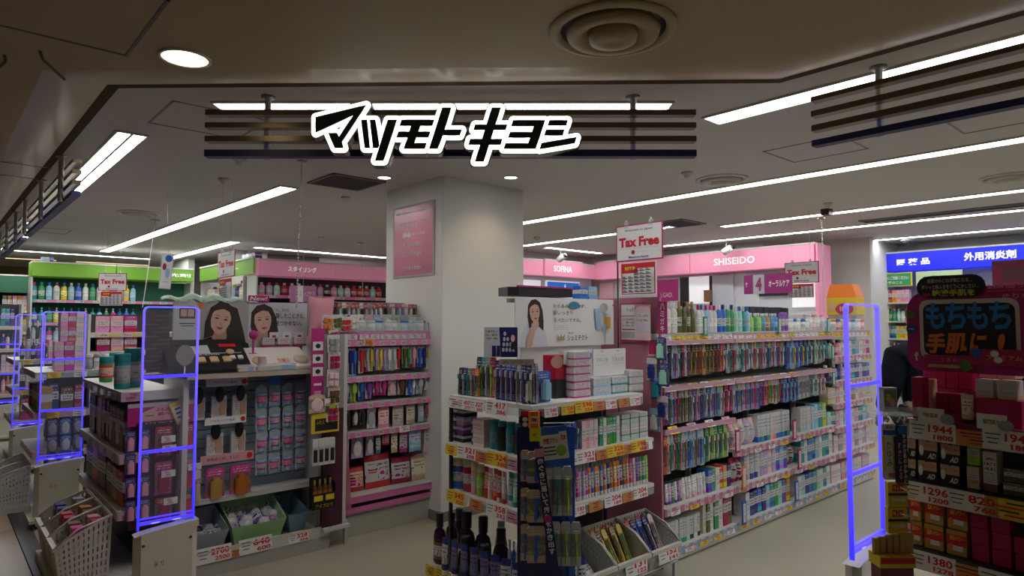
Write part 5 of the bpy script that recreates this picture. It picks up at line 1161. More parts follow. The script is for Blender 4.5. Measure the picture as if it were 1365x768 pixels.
# ================================================================== make-up counter unit
CF = Face(1.15, 4.22, 0)
cu = empty('wall_shelf_unit', (1.15, 4.22, 0)); tag(cu, 'make-up gondola with posters on top and slatted grey blue lower wall', 'shelving')
for j in range(13):
    b = MB(); b.box(.02, .86, .20, .23, .42 + j * .0575, .42 + j * .0575 + .052, M_slatw); b.build('slat', cu)
b = MB(); b.box(.02, .86, .235, .245, .12, 1.17, mat('slat_joint', (.10, .13, .16), .6)); b.build('back_panel', cu)
b = MB(); b.box(.855, .885, -.01, .44, .0, 1.19, M_white); b.build('right_post', cu)
b = MB(); b.box(.0, .03, .0, .44, .0, 1.19, M_white); b.build('left_post', cu)
b = MB(); b.box(.0, .9, -.06, .44, 1.165, 1.19, M_dark); b.box(0, .9, -.062, -.058, 1.16, 1.19, mat('edge_wood', (.45, .38, .3), .4)); b.build('counter', cu)
shelf(cu, .03, .86, .42, .05, .44, rail=M_white, railh=.03)
b = MB(); b.box(0, .9, -.10, .44, .08, .12, M_white); b.box(0, .9, -.10, -.08, .12, .15, M_cream); b.box(0, .9, -.10, .40, .0, .08, M_base); b.build('base', cu)
for px, k, sc in ((285, ('bw', '2700', '2500'), 1.35), (341, ('bw', '640', '600'), 1.35), (398, ('bw', '328', '304'), .9), (313, ('o', '', 'a'), .8)):
    s = CF.s_of(px, .14, -.1); card(cu, s, .085, k, -.106, -.15, sc)
# posters
def paint(F, w, h):
    F.rect(0, h * .5, w, h, mat('poster_grey', (.40, .38, .37), .5)); F.rect(-w * .32, h * .5, w * .34, h, mat('poster_pale', (.60, .60, .59), .5)); F.poly([(-w * .42, h * .85), (-w * .22, h * .85), (-w * .22, h * .62), (-w * .42, h * .62)], M_ink); F.rect(-w * .365, h * .735, w * .08, h * .15, M_skin); F.rect(-w * .275, h * .735, w * .08, h * .15, M_skin)
    F.rect(-w * .32, h * .52, w * .2, h * .02, M_ink); F.rect(-w * .32, h * .47, w * .16, h * .015, M_ink); F.ell(-w * .15, h * .9, w * .035, h * .06, M_org)
    F.poly([(w * .10, h * .98), (w * .34, h * .84), (w * .44, h * .3), (w * .48, 0), (w * .1, 0)], M_hair); portrait(F, w * .12, h * .60, h * .60, -.2)
pboard(CF, 230, 331, 1.33, 1.645, .30, 'make_up_poster', 'poster of a dark haired woman in black, left above make-up counter', M_greyp, paint)
def paint(F, w, h):
    F.rect(0, h * .5, w, h, mat('pale_blue_print2', (.58, .62, .66), .5)); portrait(F, -w * .26, h * .60, h * .58, .1, top=M_greyp)
    F.text('もし、あんなを', w * .06, h * .83, w * .22, h * .07, M_ink); F.text('隠したことさえ、', w * .2, h * .70, w * .5, h * .12, M_ink, .01); F.text('気づかせない。', w * .17, h * .53, w * .46, h * .12, M_ink, .01)
    for k in range(3): F.rect(-w * .08 + k * w * .22, h * .26, w * .15, h * .14, M_paper); F.rect(-w * .08 + k * w * .22, h * .23, w * .06, h * .06, M_crim)
pboard(CF, 331, 409, 1.33, 1.64, .31, 'make_up_poster', 'poster of a smiling long haired woman with black Japanese lettering', M_greyp, paint)
def paint(F, w, h): F.text('New!', 0, h * .5, w * .8, h * .7, M_paper, .02, slant=.2)
o = pboard(CF, 331, 359, 1.645, 1.685, .28, 'new_sign', 'small slanting crimson sign reading New above the posters', M_mag, paint)
# green blue film draped over the poster top
b = MB(); N = 24; vs = []; fs = []
for i in range(N + 1):
    for j in range(5):
        t = i / N; a = j / 4 * PI; vs.append((t * .50, .03 * math.cos(a) + .01 * math.sin(i * 1.7), .035 * math.sin(a) * (.5 + .7 * math.sin(t * PI)) + .012 * math.sin(i * .9)))
for i in range(N):
    for j in range(4): fs.append((i * 5 + j, i * 5 + j + 1, (i + 1) * 5 + j + 1, (i + 1) * 5 + j))
b.add(vs, fs, mat('mint_film', (.42, .60, .45), .3), None, True); P, s = P_(CF, 215, 1.64, .3); tag(b.build('film_drape', None, P + Vector((0, .02, .0))), 'pale green film draped along the top of make-up posters', 'film')
# black sloping tester display
def slope(px0, px1, d0, d1, z0, z1, m, name, label):
    a0, a1 = CF.s_of(px0, z0, d0), CF.s_of(px1, z0, d0); r = MB(); w_ = a1 - a0
    r.prism([(0, 0), (w_, 0), (w_, d1 - d0), (0, d1 - d0)], 0, .02, m)
    r.add([(0, 0, .02), (w_, 0, .02), (w_, d1 - d0, z1 - z0), (0, d1 - d0, z1 - z0), (0, d1 - d0, .02), (w_, d1 - d0, .02)], [(0, 1, 2, 3), (0, 3, 4), (1, 5, 2), (3, 2, 5, 4)], m)
    P = CF.at(a0, d0, z0); o = r.build(name, None, P); tag(o, label, 'display')
    ang = math.atan2(z1 - z0 - .02, d1 - d0); ln = math.hypot(z1 - z0 - .02, d1 - d0)
    e = bpy.data.objects.new('slanted_face', None); COL.objects.link(e); e.parent = o; e.location = (0, 0, .02); e.rotation_euler = (ang - PI / 2, 0, 0)
    return o, e, w_, ln
M_gold = mat('gold_compact', (.62, .42, .22), .3); M_wsat = mat('white_satin', (.76, .70, .68), .4)
o, e, w_, ln = slope(227, 337, .0, .26, 1.19, 1.39, M_black, 'tester_display', 'black sloping make-up tester display under the left poster')
def onslope(e, x, z, pts): pass
F = Flat(-.001)
F.rect(w_ * .42, ln * .66, w_ * .26, ln * .28, M_greyp); F.rect(w_ * .80, ln * .78, w_ * .22, ln * .10, M_red); F.rect(w_ * .6, ln * .52, w_ * .7, ln * .02, M_greyp); F.text('FOUNDATION', w_ * .45, ln * .48, w_ * .4, ln * .05, M_paper)
F.mb.build('printing', o).matrix_local = Matrix.Translation((0, 0, .02)) @ Matrix.Rotation(math.atan2(.18, .26) - PI / 2, 4, 'X')
MT = Matrix.Translation((0, 0, .02)) @ Matrix.Rotation(math.atan2(.18, .26) - PI / 2, 4, 'X')
bpy.data.objects.remove(e)
for k, x in enumerate((.40, .56, .72)):
    b = MB(); b.cbox(-.026, .026, -.012, 0, -.025, .025, M_gold, .006); q = b.build('powder_pan', o); q.matrix_local = MT @ Matrix.Translation((w_ * x, 0, ln * .30))
for x, z in ((.80, .55),):
    b = MB(); b.lathe([(.022, 0), (.026, .004), (.024, .01)], M_gold, 14, T=Matrix.Rotation(PI / 2, 4, 'X')); q = b.build('powder_pan', o); q.matrix_local = MT @ Matrix.Translation((w_ * x, 0, ln * z))
for x in (.80, .90):
    b = MB(); b.cbox(-.017, .017, -.012, 0, -.015, .015, M_wsat, .004); q = b.build('powder_pan', o); q.matrix_local = MT @ Matrix.Translation((w_ * x, 0, ln * .35))
mm = MB(); mm.lathe([(.02, 0), (.02, .004), (.004, .006), (.004, .05)], M_white, 12); mm.xprism([(.045 * math.cos(a) * (1 + .15 * abs(math.cos(a)) ** 3), .115 + .062 * math.sin(a)) for a in [2 * PI * k / 16 for k in range(16)]], -.004, .004, mat('mirror_face', (.55, .53, .50), .15, .6))
P, s = P_(CF, 246, 1.2, -.04); tag(mm.build('table_mirror', None, (P.x, P.y, 1.191)), 'small oval standing mirror at left end of make-up counter', 'mirror')
o, e, w_, ln = slope(338, 418, .0, .24, 1.19, 1.33, M_wsat, 'tester_display', 'pale pink sloping make-up tester display under the right poster')
bpy.data.objects.remove(e); MT = Matrix.Translation((0, 0, .02)) @ Matrix.Rotation(math.atan2(.12, .24) - PI / 2, 4, 'X')
F = Flat(-.001); F.rect(w_ * .56, ln * .3, w_ * .2, ln * .22, M_skin); F.rect(w_ * .56, ln * .3, w_ * .03, ln * .12, M_red); F.text('CHEEK', w_ * .3, ln * .12, w_ * .2, ln * .06, M_ink); F.mb.build('printing', o).matrix_local = MT
for x, rr, m in ((.16, .048, M_gold), (.86, .052, mat('ivory_compact', (.62, .52, .40), .4))):
    b = MB(); b.lathe([(rr, 0), (rr, .01), (rr * .9, .014)], m, 20, T=Matrix.Rotation(PI / 2, 4, 'X')); q = b.build('round_compact', o); q.matrix_local = MT @ Matrix.Translation((w_ * x, 0, ln * .3))
for k, x in enumerate((.30, .58, .84)):
    fill(CF, 'standing on the tester slope, right poster', 'small pink boxes on the tester slope', 1.335, .23, [(350 + k * 21, 367 + k * 21, 1, 'white_carton', ['crimson'], .06)], dep=.03)
b = MB(); b.cbox(-.02, .02, -.02, .02, 0, .09, mat('rose_gold_box', (.60, .42, .38), .4), .003); P, s = P_(CF, 349, 1.2, -.02); tag(b.build('cosmetic_box', None, (P.x, P.y, 1.191)), 'tall rose coloured box on the counter between the two testers', 'box')
b = MB(); b.box(-.006, .006, 0, .006, 0, .10, M_mag); b.lathe([(.03, -.002), (.03, .002)], M_mag, 14, T=Matrix.Translation((0, 0, .12)) @ Matrix.Rotation(PI / 2, 4, 'X')); b.box(-.02, .02, -.01, .02, -.004, 0, M_mag); P, s = P_(CF, 337, 1.2, .1); tag(b.build('round_tag', None, (P.x, P.y, 1.30)), 'round magenta tag on a stick between the testers', 'tag')
for px0, px1, l in ((318, 340, 'left'), (343, 396, 'right')):
    a0, a1 = CF.s_of(px0, 1.2, -.05), CF.s_of(px1, 1.2, -.05); b = MB(); w_ = a1 - a0
    b.box(0, w_, 0, .035, 0, .004, M_tray); b.box(0, w_, 0, .002, 0, .045, M_tray); b.box(0, w_, .033, .035, 0, .045, M_tray); b.box(.005, w_ - .005, .004, .03, .004, .03, mat('tester_strip', (.55, .35, .2), .4)); b.box(w_ * .6, w_ - .01, .003, .031, .004, .032, M_blue)
    tag(b.build('clear_case', None, CF.at(a0, -.055, 1.191)), '%s one of two long clear brush cases on the counter front' % l, 'case')
# under the counter
def hdr(px0, px1, z0, z1, txt, red, nm):
    def paint(F, w, h): F.text(txt, -w * .08, h * .5, w * .6, h * .34, M_ink); F.ell(w * .42, h * .5, h * .34, h * .34, M_red)
    pboard(CF, px0, px1, z0, z1, .06, 'header_strip', nm, M_paper if not red else mat('pink_header', (.70, .35, .38), .5), paint)
hdr(275, 330, 1.10, 1.15, 'パウダーパフ専用', 0, 'white header strip with red dot above the upper puff packs'); hdr(273, 328, .865, .91, 'パウダーパフ専用', 0, 'white header strip with red dot above the lower puff packs'); hdr(267, 338, .625, .68, '新製品入荷しました', 1, 'pink header strip above the magenta make-up packs')
fill(CF, 'in the upper puff row', 'powder puff packs under the counter', 1.085, .08, [(256, 278, 1, 'puff_pack', ['white'], .19), (283, 307, 1, 'puff_pack', ['white'], .19), (311, 334, 1, 'puff_pack', ['white'], .19)], dep=.06, hang=True)
fill(CF, 'in the lower puff row', 'powder puff packs under the counter', .855, .08, [(276, 303, 1, 'puff_pack', ['white'], .19), (309, 332, 1, 'puff_pack', ['white'], .19)], dep=.06, hang=True)
fill(CF, 'below the pink header strip', 'magenta make-up packs under the counter', .60, .02, [(258, 272, 1, 'blister', ['palepink'], .2, ['beige']), (275, 305, 1, 'blister', ['magenta'], .205, ['gold']), (308, 340, 1, 'blister', ['magenta'], .20, ['amber'])], dep=.05, hang=True)
for r, z in enumerate((1.09, .945, .80, .655)):
    fill(CF, 'in cup row %s under the counter' % ('one', 'two', 'three', 'four')[r], 'bagged blue cups hanging under the counter', z, .07, [(342, 412, 4, 'cup_bag', ['lightblue'], .15, ['lightblue'], 'magenta')], dep=.06, hang=True)
b = MB(); b.xprism([(.045 * (1 if i % 2 else .9) * math.cos(2 * PI * i / 24), .04 + .04 * (1 if i % 2 else .9) * math.sin(2 * PI * i / 24)) for i in range(24)], 0, .003, M_blue); P, s = P_(CF, 367, 1.1, .05); tag(b.build('burst_tag', None, (P.x, P.y, 1.085)), 'round blue burst tag above the hanging blue cups', 'tag')
# bins at the foot
def bin_(px0, px1, z0, zf, zb, m, label, d0=-.06, d1=.22, wob=.01):
    a0, a1 = CF.s_of(px0, .2, d0), CF.s_of(px1, .2, d0); w_ = a1 - a0; b = MB(); N = 8
    outer = []; D = d1 - d0
    def ring(k, z, e): return [(w_ / 2 + (w_ / 2 + e) * sx, D / 2 + (D / 2 + e) * sy, z) for sx, sy in ((-1, -1), (0, -1), (1, -1), (1, 0), (1, 1), (0, 1), (-1, 1), (-1, 0))]
    R0 = ring(0, 0, -.03); R1 = ring(0, 0, 0); hz = [zf - z0, (zf - z0) * .93, zf - z0, (zf + zb) / 2 - z0, zb - z0, (zb - z0) * .95, zb - z0, (zf + zb) / 2 - z0]
    R1 = [(x, y, hz[i]) for i, (x, y, z) in enumerate(R1)]; R2 = [(x * .96 + w_ * .02, y * .94 + D * .03, z - .002) for x, y, z in R1]; R3 = [(x * .92 + w_ * .04, y * .9 + D * .05, .01) for x, y, z in R0]
    vs = R0 + R1 + R2 + R3; fs = []
    for q in range(3):
        for i in range(8): fs.append((q * 8 + i, q * 8 + (i + 1) % 8, (q + 1) * 8 + (i + 1) % 8, (q + 1) * 8 + i))
    fs.append(tuple(range(7, -1, -1))); fs.append(tuple(24 + i for i in range(8)))
    b.add(vs, fs, m); tag(b.build('bin', None, CF.at(a0, d0, z0)), label, 'bin'); return a0, w_
bin_(258, 305, .125, .25, .34, mat('grey_blue_bin', (.30, .36, .38), .3), 'grey blue lined bin at the foot of make-up gondola')
a0, w_ = bin_(309, 382, .125, .25, .37, mat('green_lined_bin', (.30, .55, .25), .45), 'light green cloth lined bin full of foil packs')
for k in range(16):
    put('foil_pouch', ('in the green lined bin', 'silver foil packs in the green bin'), k, CF.at(a0 + .05 + (k % 4) * (w_ - .1) / 3, .0 + (k // 4) * .05, .20 + (k // 4) * .02), random.uniform(-.5, .5), .075, .12, .09, 'silver' if k % 3 else 'purple', 'lilac', tilt=-1.15)
a0, w_ = bin_(384, 412, .125, .26, .33, mat('blue_bag', (.16, .30, .38), .4), 'blue plastic lined bin at right end of make-up gondola')
P, s = P_(CF, 283, .2, .03)
for k in range(6): put('foil_pouch', ('in the grey blue bin', 'dark packs in the grey blue bin'), k, (P.x - .06 + (k % 3) * .06, P.y + (k // 3) * .06, .18 + (k // 3) * .02), random.uniform(-.5, .5), .07, .12, .08, 'black' if k % 2 else 'grey', 'silver', tilt=-1.1)
# strip displays between the two units
def paint(F, w, h):
    for k, y in enumerate((.78, .62, .46)): F.rect(0, h * y, w * .8, h * .11, M_paper); F.ell(0, h * y, w * .2, h * .03, M_ink)
    F.rect(0, h * .3, w * .6, h * .03, M_paper); F.rect(0, h * .2, w * .5, h * .04, M_pinkb); F.rect(0, h * .06, w * .7, h * .03, M_paper)
o = pboard(Face(1.15, 4.12, 0), 415, 432, .93, 1.46, 0, 'vertical_banner', 'narrow magenta banner with white pictures between the two shelf units', M_mag, paint)
for k in range(5):
    put('accessory', ('beside the magenta banner', 'spotted hair accessory cards beside the banner'), -k, PF.at(-.0 + (k % 2) * .01 - .02, -.145, 1.30 - k * .115), 0, .085, .04, .115, 'cream', ['grey', 'crimson', 'palepink', 'brown', 'crimson'][k], None, ['topmost', 'second highest', 'middle', 'second lowest', 'lowest'][k])
for k, (px, z, c, h) in enumerate([(436, 1.45, 'orange', .10), (452, 1.46, 'olive', .09), (462, 1.44, 'red', .10), (473, 1.45, 'white', .10), (447, 1.38, 'crimson', .07), (492, 1.33, 'orange', .06)]):
    P, s = P_(PF, px, z, -.06); put('accessory', ('scattered over the pink upper rail', 'novelty hair cards at the pink upper rail'), px, P, random.uniform(-.2, .2), .075, .03, h, 'cream', c, roll=random.uniform(-.2, .2))
RF = Face(1.15, 4.10, 0)
rk = empty('strip_rack', RF.at(.93, .02, 0)); tag(rk, 'narrow post rack between make-up gondola and pink unit', 'rack')
b = MB(); b.box(-.09, .06, 0, .02, .14, .92, mat('dark_wine_back', (.08, .02, .04), .5)); b.box(.06, .085, 0, .02, .14, 1.42, M_white); b.box(-.09, .06, .0, .02, .92, 1.42, mat('rack_grey', (.3, .3, .3), .5)); b.build('back_board', rk); b = MB(); b.box(.08, .10, .0, .03, .0, .16, M_white); b.box(-.09, .1, -.04, .1, .12, .14, M_white); b.build('foot', rk)
pboard(RF, 415, 452, .77, .90, -.01, 'header_card', 'yellow and black header card on the narrow rack', M_yel, lambda F, w, h: (F.rect(.04 * w, h * .42, w * .82, h * .62, M_ink), F.text('ふたえ', -w * .18, h * .55, w * .3, h * .2, M_yel), F.text('まつげ', w * .22, h * .55, w * .3, h * .2, M_yel)))
fill(RF, 'below the yellow header card', 'white tubes on the narrow rack', .565, -.04, [(417, 447, 4, 'window_box', ['white'], .17, ['black'])], dep=.03)
P, s = P_(RF, 432, .38, -.06)
b = MB(); b.box(-.08, .08, -.002, .0, 0, .10, M_black); b.box(-.08, .08, .05, .052, 0, .2, M_black); b.box(-.08, -.078, 0, .05, 0, .16, M_black); b.box(.078, .08, 0, .05, 0, .16, M_black); b.box(-.08, .08, 0, .05, 0, .004, M_black)
F = Flat(-.0025); F.rect(-.04, .07, .06, .035, M_yel); F.rect(.04, .07, .06, .035, M_yel); F.text('アイブロウ', 0, .02, .12, .025, M_yel)
o = b.build('counter_box', None, (P.x, P.y, .29)); tag(o, 'black and yellow open display box low on the narrow rack', 'box'); F.mb.build('printing', o)
for k in range(4): put('bottle', ('in the black and yellow display box', 'brown bottles in the display box'), k, (P.x - .055 + k * .036, P.y + .024, .296), 0, .032, .032, .18, 'brown', 'gold', 'amber')
card(rk, -.06, .95, ('w', '', 's'), -.05, 0, .9)
fill(RF, 'just under the magenta banner', 'face picture card above the yellow header', .905, -.05, [(413, 437, 1, 'round_pack', ['beige'], .12, ['palepink']), (438, 452, 1, 'round_pack', ['olive'], .10, ['lime'])], dep=.04)
# ================================================================== beauty island behind the first gate
bi = empty('display_island', (.84, 4.30, 0)); tag(bi, 'dark beauty goods island behind the nearest left gate', 'shelving')
b = MB(); b.box(.15, .30, .15, 1.1, .08, 1.08, M_backd); b.build('core', bi)
b = MB(); b.box(.0, .30, .0, 1.25, .0, .06, M_white); b.build('base', bi)
b = MB(); b.box(.06, .31, .03, .05, .30, 1.04, mat('wine_board', (.10, .012, .05), .4)); b.build('front_board', bi)
BL = Face(.84, 5.30, -PI / 2); BF = Face(.84, 4.30, 0)
for z in (1.10, .745, .43):
    b = MB(); b.box(0, .31 if z > 1 else .14, 0, 1.25, z - .02, z, M_white); b.box(-.004, .0, 0, 1.25, z - .055, z, M_tray if z > 1 else M_white); b.box(0, .31 if z > 1 else .14, -.004, 0, z - .055, z, M_white); o = b.build('shelf', bi)
    q = card(o, .05, z - .055, ('p', '', 'e'), -.01, 0, 1.0)
    for k in range(4): q = card(o, 0, z - .055, ('p', '', 'e'), sc=.9); q.location = (-.008, .12 + k * .24, z - .055); q.rotation_euler = (0, 0, -PI / 2)
fill(BL, 'on the beauty island brush shelf', 'slim brush boxes on the beauty island', .745, .03, [(118, 143, 6, 'window_box', ['brown', 'black', 'brown', 'beige'], .26, ['gold', 'beige']), (144, 163, 4, 'window_box', ['brown', 'brown', 'olive', 'brown'], .24, ['beige', 'brown'])], dep=.04)
fill(BL, 'on the beauty island lower shelf', 'brown cartons on the beauty island', .43, .03, [(114, 138, 3, 'carton', ['brown', 'orange', 'brown'], .24), (139, 162, 3, 'carton', ['brown', 'amber', 'crimson'], .20)], dep=.09)
for k, (px, d, c, h, w_) in enumerate([(137, .05, 'green', .17, .085), (150, .18, 'teal', .18, .085), (158, .03, 'teal', .21, .09), (172, .10, 'teal', .24, .10)]):
    s = BL.s_of(px, 1.2, d); put('jar', ('on the top of the beauty island', 'tall striped jars on the beauty island'), px, BL.at(s, d + .02, 1.101), -PI / 2, w_, w_, h, c, 'teal', 'red' if k == 0 else 'grey')
def paint(F, w, h):
    F.rect(0, h * .9, w, h * .18, M_greyp); F.poly([(-w * .28, h * .18), (-w * .30, h * .55), (-w * .05, h * .85), (w * .25, h * .85), (w * .30, h * .4), (w * .28, h * .18)], M_pinkb)
    F.ell(-w * .18, h * .45, w * .13, h * .2, M_skin); F.rect(-w * .18, h * .42, w * .14, h * .05, M_lip); F.ell(w * .2, h * .42, w * .1, h * .18, M_skin)
    F.text('ぷるぷる', w * .04, h * .66, w * .26, h * .14, M_crim, .03); F.text('肌へ', w * .04, h * .46, w * .2, h * .14, M_crim, .03)
    F.rect(w * .02, h * .08, w * .78, h * .14, M_ink); F.text('エクスプローラー大賞', w * .05, h * .08, w * .6, h * .08, M_paper)
pboard(BF, 170, 258, .90, 1.03, -.01, 'header_card', 'pink and black header card with faces behind the nearest gate', M_mag, paint)
o = pboard(BF, 236, 254, .905, 1.035, -.03, 'price_board', 'yellow framed price note tilted on the pink header card', M_yel, lambda F, w, h: (F.rect(0, h * .45, w * .8, h * .72, M_paper), [F.rect(-w * .05, h * (.68 - .2 * k), w * .45, h * .07, M_ink) for k in range(3)]))
o.rotation_euler = (0, -.38, 0)
for r, (z0, h) in enumerate(((.755, .12), (.625, .12), (.49, .12), (.36, .12))):
    fill(BF, 'in navy pack row %s behind the gate' % ('one', 'two', 'three', 'four')[r], 'small navy and pink packs behind the gate', z0 + h, -.04, [(167, 184, 1, 'blister', ['navy'], h, ['pink']), (186, 203, 1, 'blister', ['navy'], h, ['pink'])], dep=.03, hang=True)
for r, (z1_, h, c) in enumerate(((.885, .175, 'crimson'), (.68, .19, 'magenta'), (.47, .13, 'crimson'))):
    fill(BF, 'in big pack row %s behind the gate' % ('one', 'two', 'three')[r], 'big magenta packs behind the gate', z1_, -.055, [(207, 234, 1, 'blister', [c], h, ['crimson']), (237, 264, 1, 'blister', ['crimson' if r == 0 else 'amber'], h * .95, ['red'])], dep=.04, hang=True)
for k, (px, z) in enumerate(((221, .80), (222, .745), (221, .60), (256, .62), (224, .44))): card(bi, BF.s_of(px, z, -.03), z, ('w', '', 'p'), -.085, 0, .75)
# perforated baskets at its foot
for i in range(3):
    y0 = 4.36 + i * .26
    r = basket(0, 0, .245, .262, .068, .27, .40, '%s perforated basket at the corridor foot of the beauty island' % ('nearest', 'middle', 'farthest')[i], nx=10)
    r.location = (.56, y0 + .25, .068); r.rotation_euler = (0, 0, -PI / 2)
    for k in range(4): put('carton', ('in the %s beauty island basket' % ('nearest', 'middle', 'farthest')[i], 'boxes in the beauty island baskets'), k, (.655 + (k % 2) * .095, y0 + .07 + (k // 2) * .11, .10 + (k % 2) * .02), -PI / 2, .075, .06, .25, [['magenta', 'crimson', 'brown', 'pink'], ['crimson', 'brown', 'red', 'amber'], ['navy', 'brown', 'navy', 'grey']][i][k], tilt=-.06)
b = MB(); b.box(.56, .86, 4.34, 5.16, .0, .058, M_cream); tag(b.build('low_plinth'), 'low cream plinth under the baskets of the beauty island', 'plinth')
# hanging dark net strip and lined poster seen through the gate
def paint(F, w, h):
    for k in range(14): F.rect(w * (.3 * math.sin(k * 2.1)), h * (.06 + k * .067), w * .5, h * .02, mat('net_thread', (.16, .10, .08), .6))
o = pboard(BF, 196, 228, 1.20, 1.565, .1, 'hanging_net_strip', 'dark brown netted strip of samples seen through the nearest gate', mat('net_brown', (.06, .035, .035), .7), paint); o.rotation_euler = (0, -.04, 0)
o = pboard(BF, 226, 262, 1.20, 1.36, .12, 'tester_board', 'black board left of the tester display, seen through the gate', M_black, lambda F, w, h: F.rect(w * .2, h * .5, w * .3, h * .5, M_greyp))
# ================================================================== rows behind: second and third islands, sanitary goods
def island(x0, x1, y0, y1, label, top=1.10, shelves=(1.10, .78, .46), sign=None):
    r = empty('display_island', (x0, y0, 0)); tag(r, label, 'shelving'); W, D = x1 - x0, y1 - y0
    b = MB(); b.box(.15, W - .05, .2, D - .15, .05, top, M_backd); b.build('core', r)
    b = MB(); b.box(0, W, 0, D, 0, .05, M_white); b.build('base', r)
    for z in shelves:
        b = MB(); b.box(0, W, 0, D, z - .02, z, M_white); b.box(-.004, W, -.006, 0, z - .05, z, M_tray if z > 1 else M_pinkr); b.box(-.006, 0, 0, D, z - .05, z, M_pinkr); o = b.build('shelf', r)
        for k in range(3): card(o, W * (.2 + .3 * k), z - .05, ('w', '', 'f') if k % 2 else ('y', '', 'f'), -.01, 0, .9)
    return Face(x0, y0, 0), Face(x0, y1, -PI / 2)
IF2, IL2 = island(.66, 1.26, 6.45, 7.3, 'second island behind the castered gate, pink packs on top')
for k in range(4):
    fill(IF2, 'in the pink tower layer %s of the second island' % ('one', 'two', 'three', 'four')[k], 'pink packs towering on the second island', 1.102 + k * .12, .06, [(80 if k > 1 else 72, 112, 3, 'carton', ['pink', 'magenta', 'palepink', 'pink', 'lilac'], .118)], dep=.12)
fill(IF2, 'on the second island top, right half', 'white jars on the second island', 1.102, .02, [(114, 146, 3, 'jar', ['grey', 'white', 'silver'], .13, ['white', 'grey'])], dep=.08)
fill(IF2, 'on the middle shelf of the second island', 'packs on the middle shelf of the second island', .782, .02, [(62, 78, 1, 'carton', ['navy'], .22), (80, 98, 1, 'carton', ['brown'], .18), (99, 112, 1, 'carton', ['crimson'], .2), (118, 148, 3, 'carton', ['lightblue', 'white', 'navy'], .22)], dep=.1)
for r in range(3):
    fill(IF2, 'in hook row %s of the second island' % ('one', 'two', 'three')[r], 'round compact packs on the second island', .72 - r * .135, -.05, [(62, 114, 3, 'round_pack', ['navy', 'blue', 'navy'], .13, ['grey', 'silver'])], dep=.03, hang=True)
hooks(bpy.data.objects['display_island.002'] if 'display_island.002' in bpy.data.objects else bi, .03, .55, .72, -.02, 6)
fill(IL2, 'on the corridor side of the second island', 'packs on the corridor side of the second island', .782, .02, [(36, 52, 4, 'carton', ['crimson', 'brown', 'olive', 'gold'], .2)], dep=.08)
for i in range(2):
    r = basket(0, 0, .29, .25, .058, .24, .36, '%s perforated basket at the foot of the second island' % ('nearest', 'farther')[i], nx=9); r.location = (.40, 6.5 + i * .32 + .30, .058); r.rotation_euler = (0, 0, -PI / 2)
    for k in range(3): put('carton', ('in the %s second island basket' % ('nearest', 'farther')[i], 'boxes in the second island baskets'), k, (.50 + (k % 2) * .08, 6.58 + i * .32 + (k // 2) * .1, .09), -PI / 2, .09, .07, .16, ['brown', 'olive', 'amber'][k], tilt=-.3)
b = MB(); b.box(.40, .66, 6.5, 7.16, .0, .048, M_cream); tag(b.build('low_plinth'), 'low cream plinth under the baskets of the second island', 'plinth')
IF3, IL3 = island(.70, 1.26, 8.7, 9.6, 'third island of dark cosmetics behind the third gate')
for k, z in enumerate((1.102, .782, .462)):
    fill(IF3, 'on %s shelf of the third island' % ('top', 'middle', 'bottom')[k], 'goods on the third island', z, .02, [(26, 62, 5, 'pump_bottle' if k == 0 else 'carton', [['black', 'grey', 'black', 'purple'], ['black', 'cream', 'brown', 'black'], ['crimson', 'red', 'brown', 'gold']][k], .22, ['black', 'silver'])], dep=.08)
    fill(IF3, 'on %s shelf of the third island, right part' % ('top', 'middle', 'bottom')[k], 'goods on the third island', z, .02, [(64, 96, 4, 'carton', ['pink', 'white', 'crimson', 'navy'], .2)], dep=.08)
fill(IF3, 'at the upper tier of the third island', 'dark bottles on the third island', 1.102, .32, [(34, 58, 4, 'bottle', ['black', 'silver', 'black', 'grey'], .42, ['silver', 'black'])])
IF4, IL4 = island(.72, 1.26, 11.0, 11.9, 'fourth and farthest island at the left photo edge') if False else (None, None)
# far goods rack at the left photo edge
def rack(face, W, zs, root_label, px0, px1, seed, kinds, cols, place, group, dep=.35, hh=.2, n=8, railm=M_white, backm=M_backd, z_top=None, dd=.08, face_z0=0.):
    r = empty('gondola', face.at(0, 0, face_z0), face.th); tag(r, root_label, 'shelving')
    b = MB(); b.box(0, W, dep, dep + .03, 0, (z_top or zs[0] + .3) - face_z0, backm); b.build('back_panel', r)
    b = MB(); b.box(0, W, 0, dep, 0, .08, M_base); b.build('base', r)
    for x in (0, W - .02):
        b = MB(); b.box(x, x + .02, 0, dep, 0, (z_top or zs[0] + .3) - face_z0, M_white); b.build('side_panel', r)
    rr = random.Random(seed)
    for k, z in enumerate(zs):
        b = MB(); b.box(.02, W - .02, 0, dep, z - .02, z, M_white); b.box(.02, W - .02, -.004, 0, z - .045, z, railm); o = b.build('shelf', r)
        b = MB(); b.box(.05, W - .05, -.006, -.004, z - .042, z - .006, P_STRIP); b.build('price_strip', o, color=(.6, .5, .2) if railm is M_white else (.7, .2, .4))
        nm = ['top', 'second', 'third', 'fourth', 'fifth', 'sixth'][k]
        fill(face, 'on the %s shelf, %s' % (nm, place), group, z + .001, .02, [(px0, px1, n, kinds[k % len(kinds)], [rr.choice(cols) for _ in range(n)], hh * rr.uniform(.85, 1.1), [rr.choice(cols + ['white']) for _ in range(n)])], dep=dd, gap=.9)
    return r
SAN = Face(1.15, 7.38, 0)
rack(SAN, 1.9, (1.40, 1.22, 1.02, .68, .35), 'sanitary goods gondola behind the beauty island', 128, 183, 3, ['carton'], ['crimson', 'pink', 'magenta', 'pink'], 'sanitary goods gondola', 'sanitary cartons behind the beauty island', n=3, hh=.15, z_top=1.58)
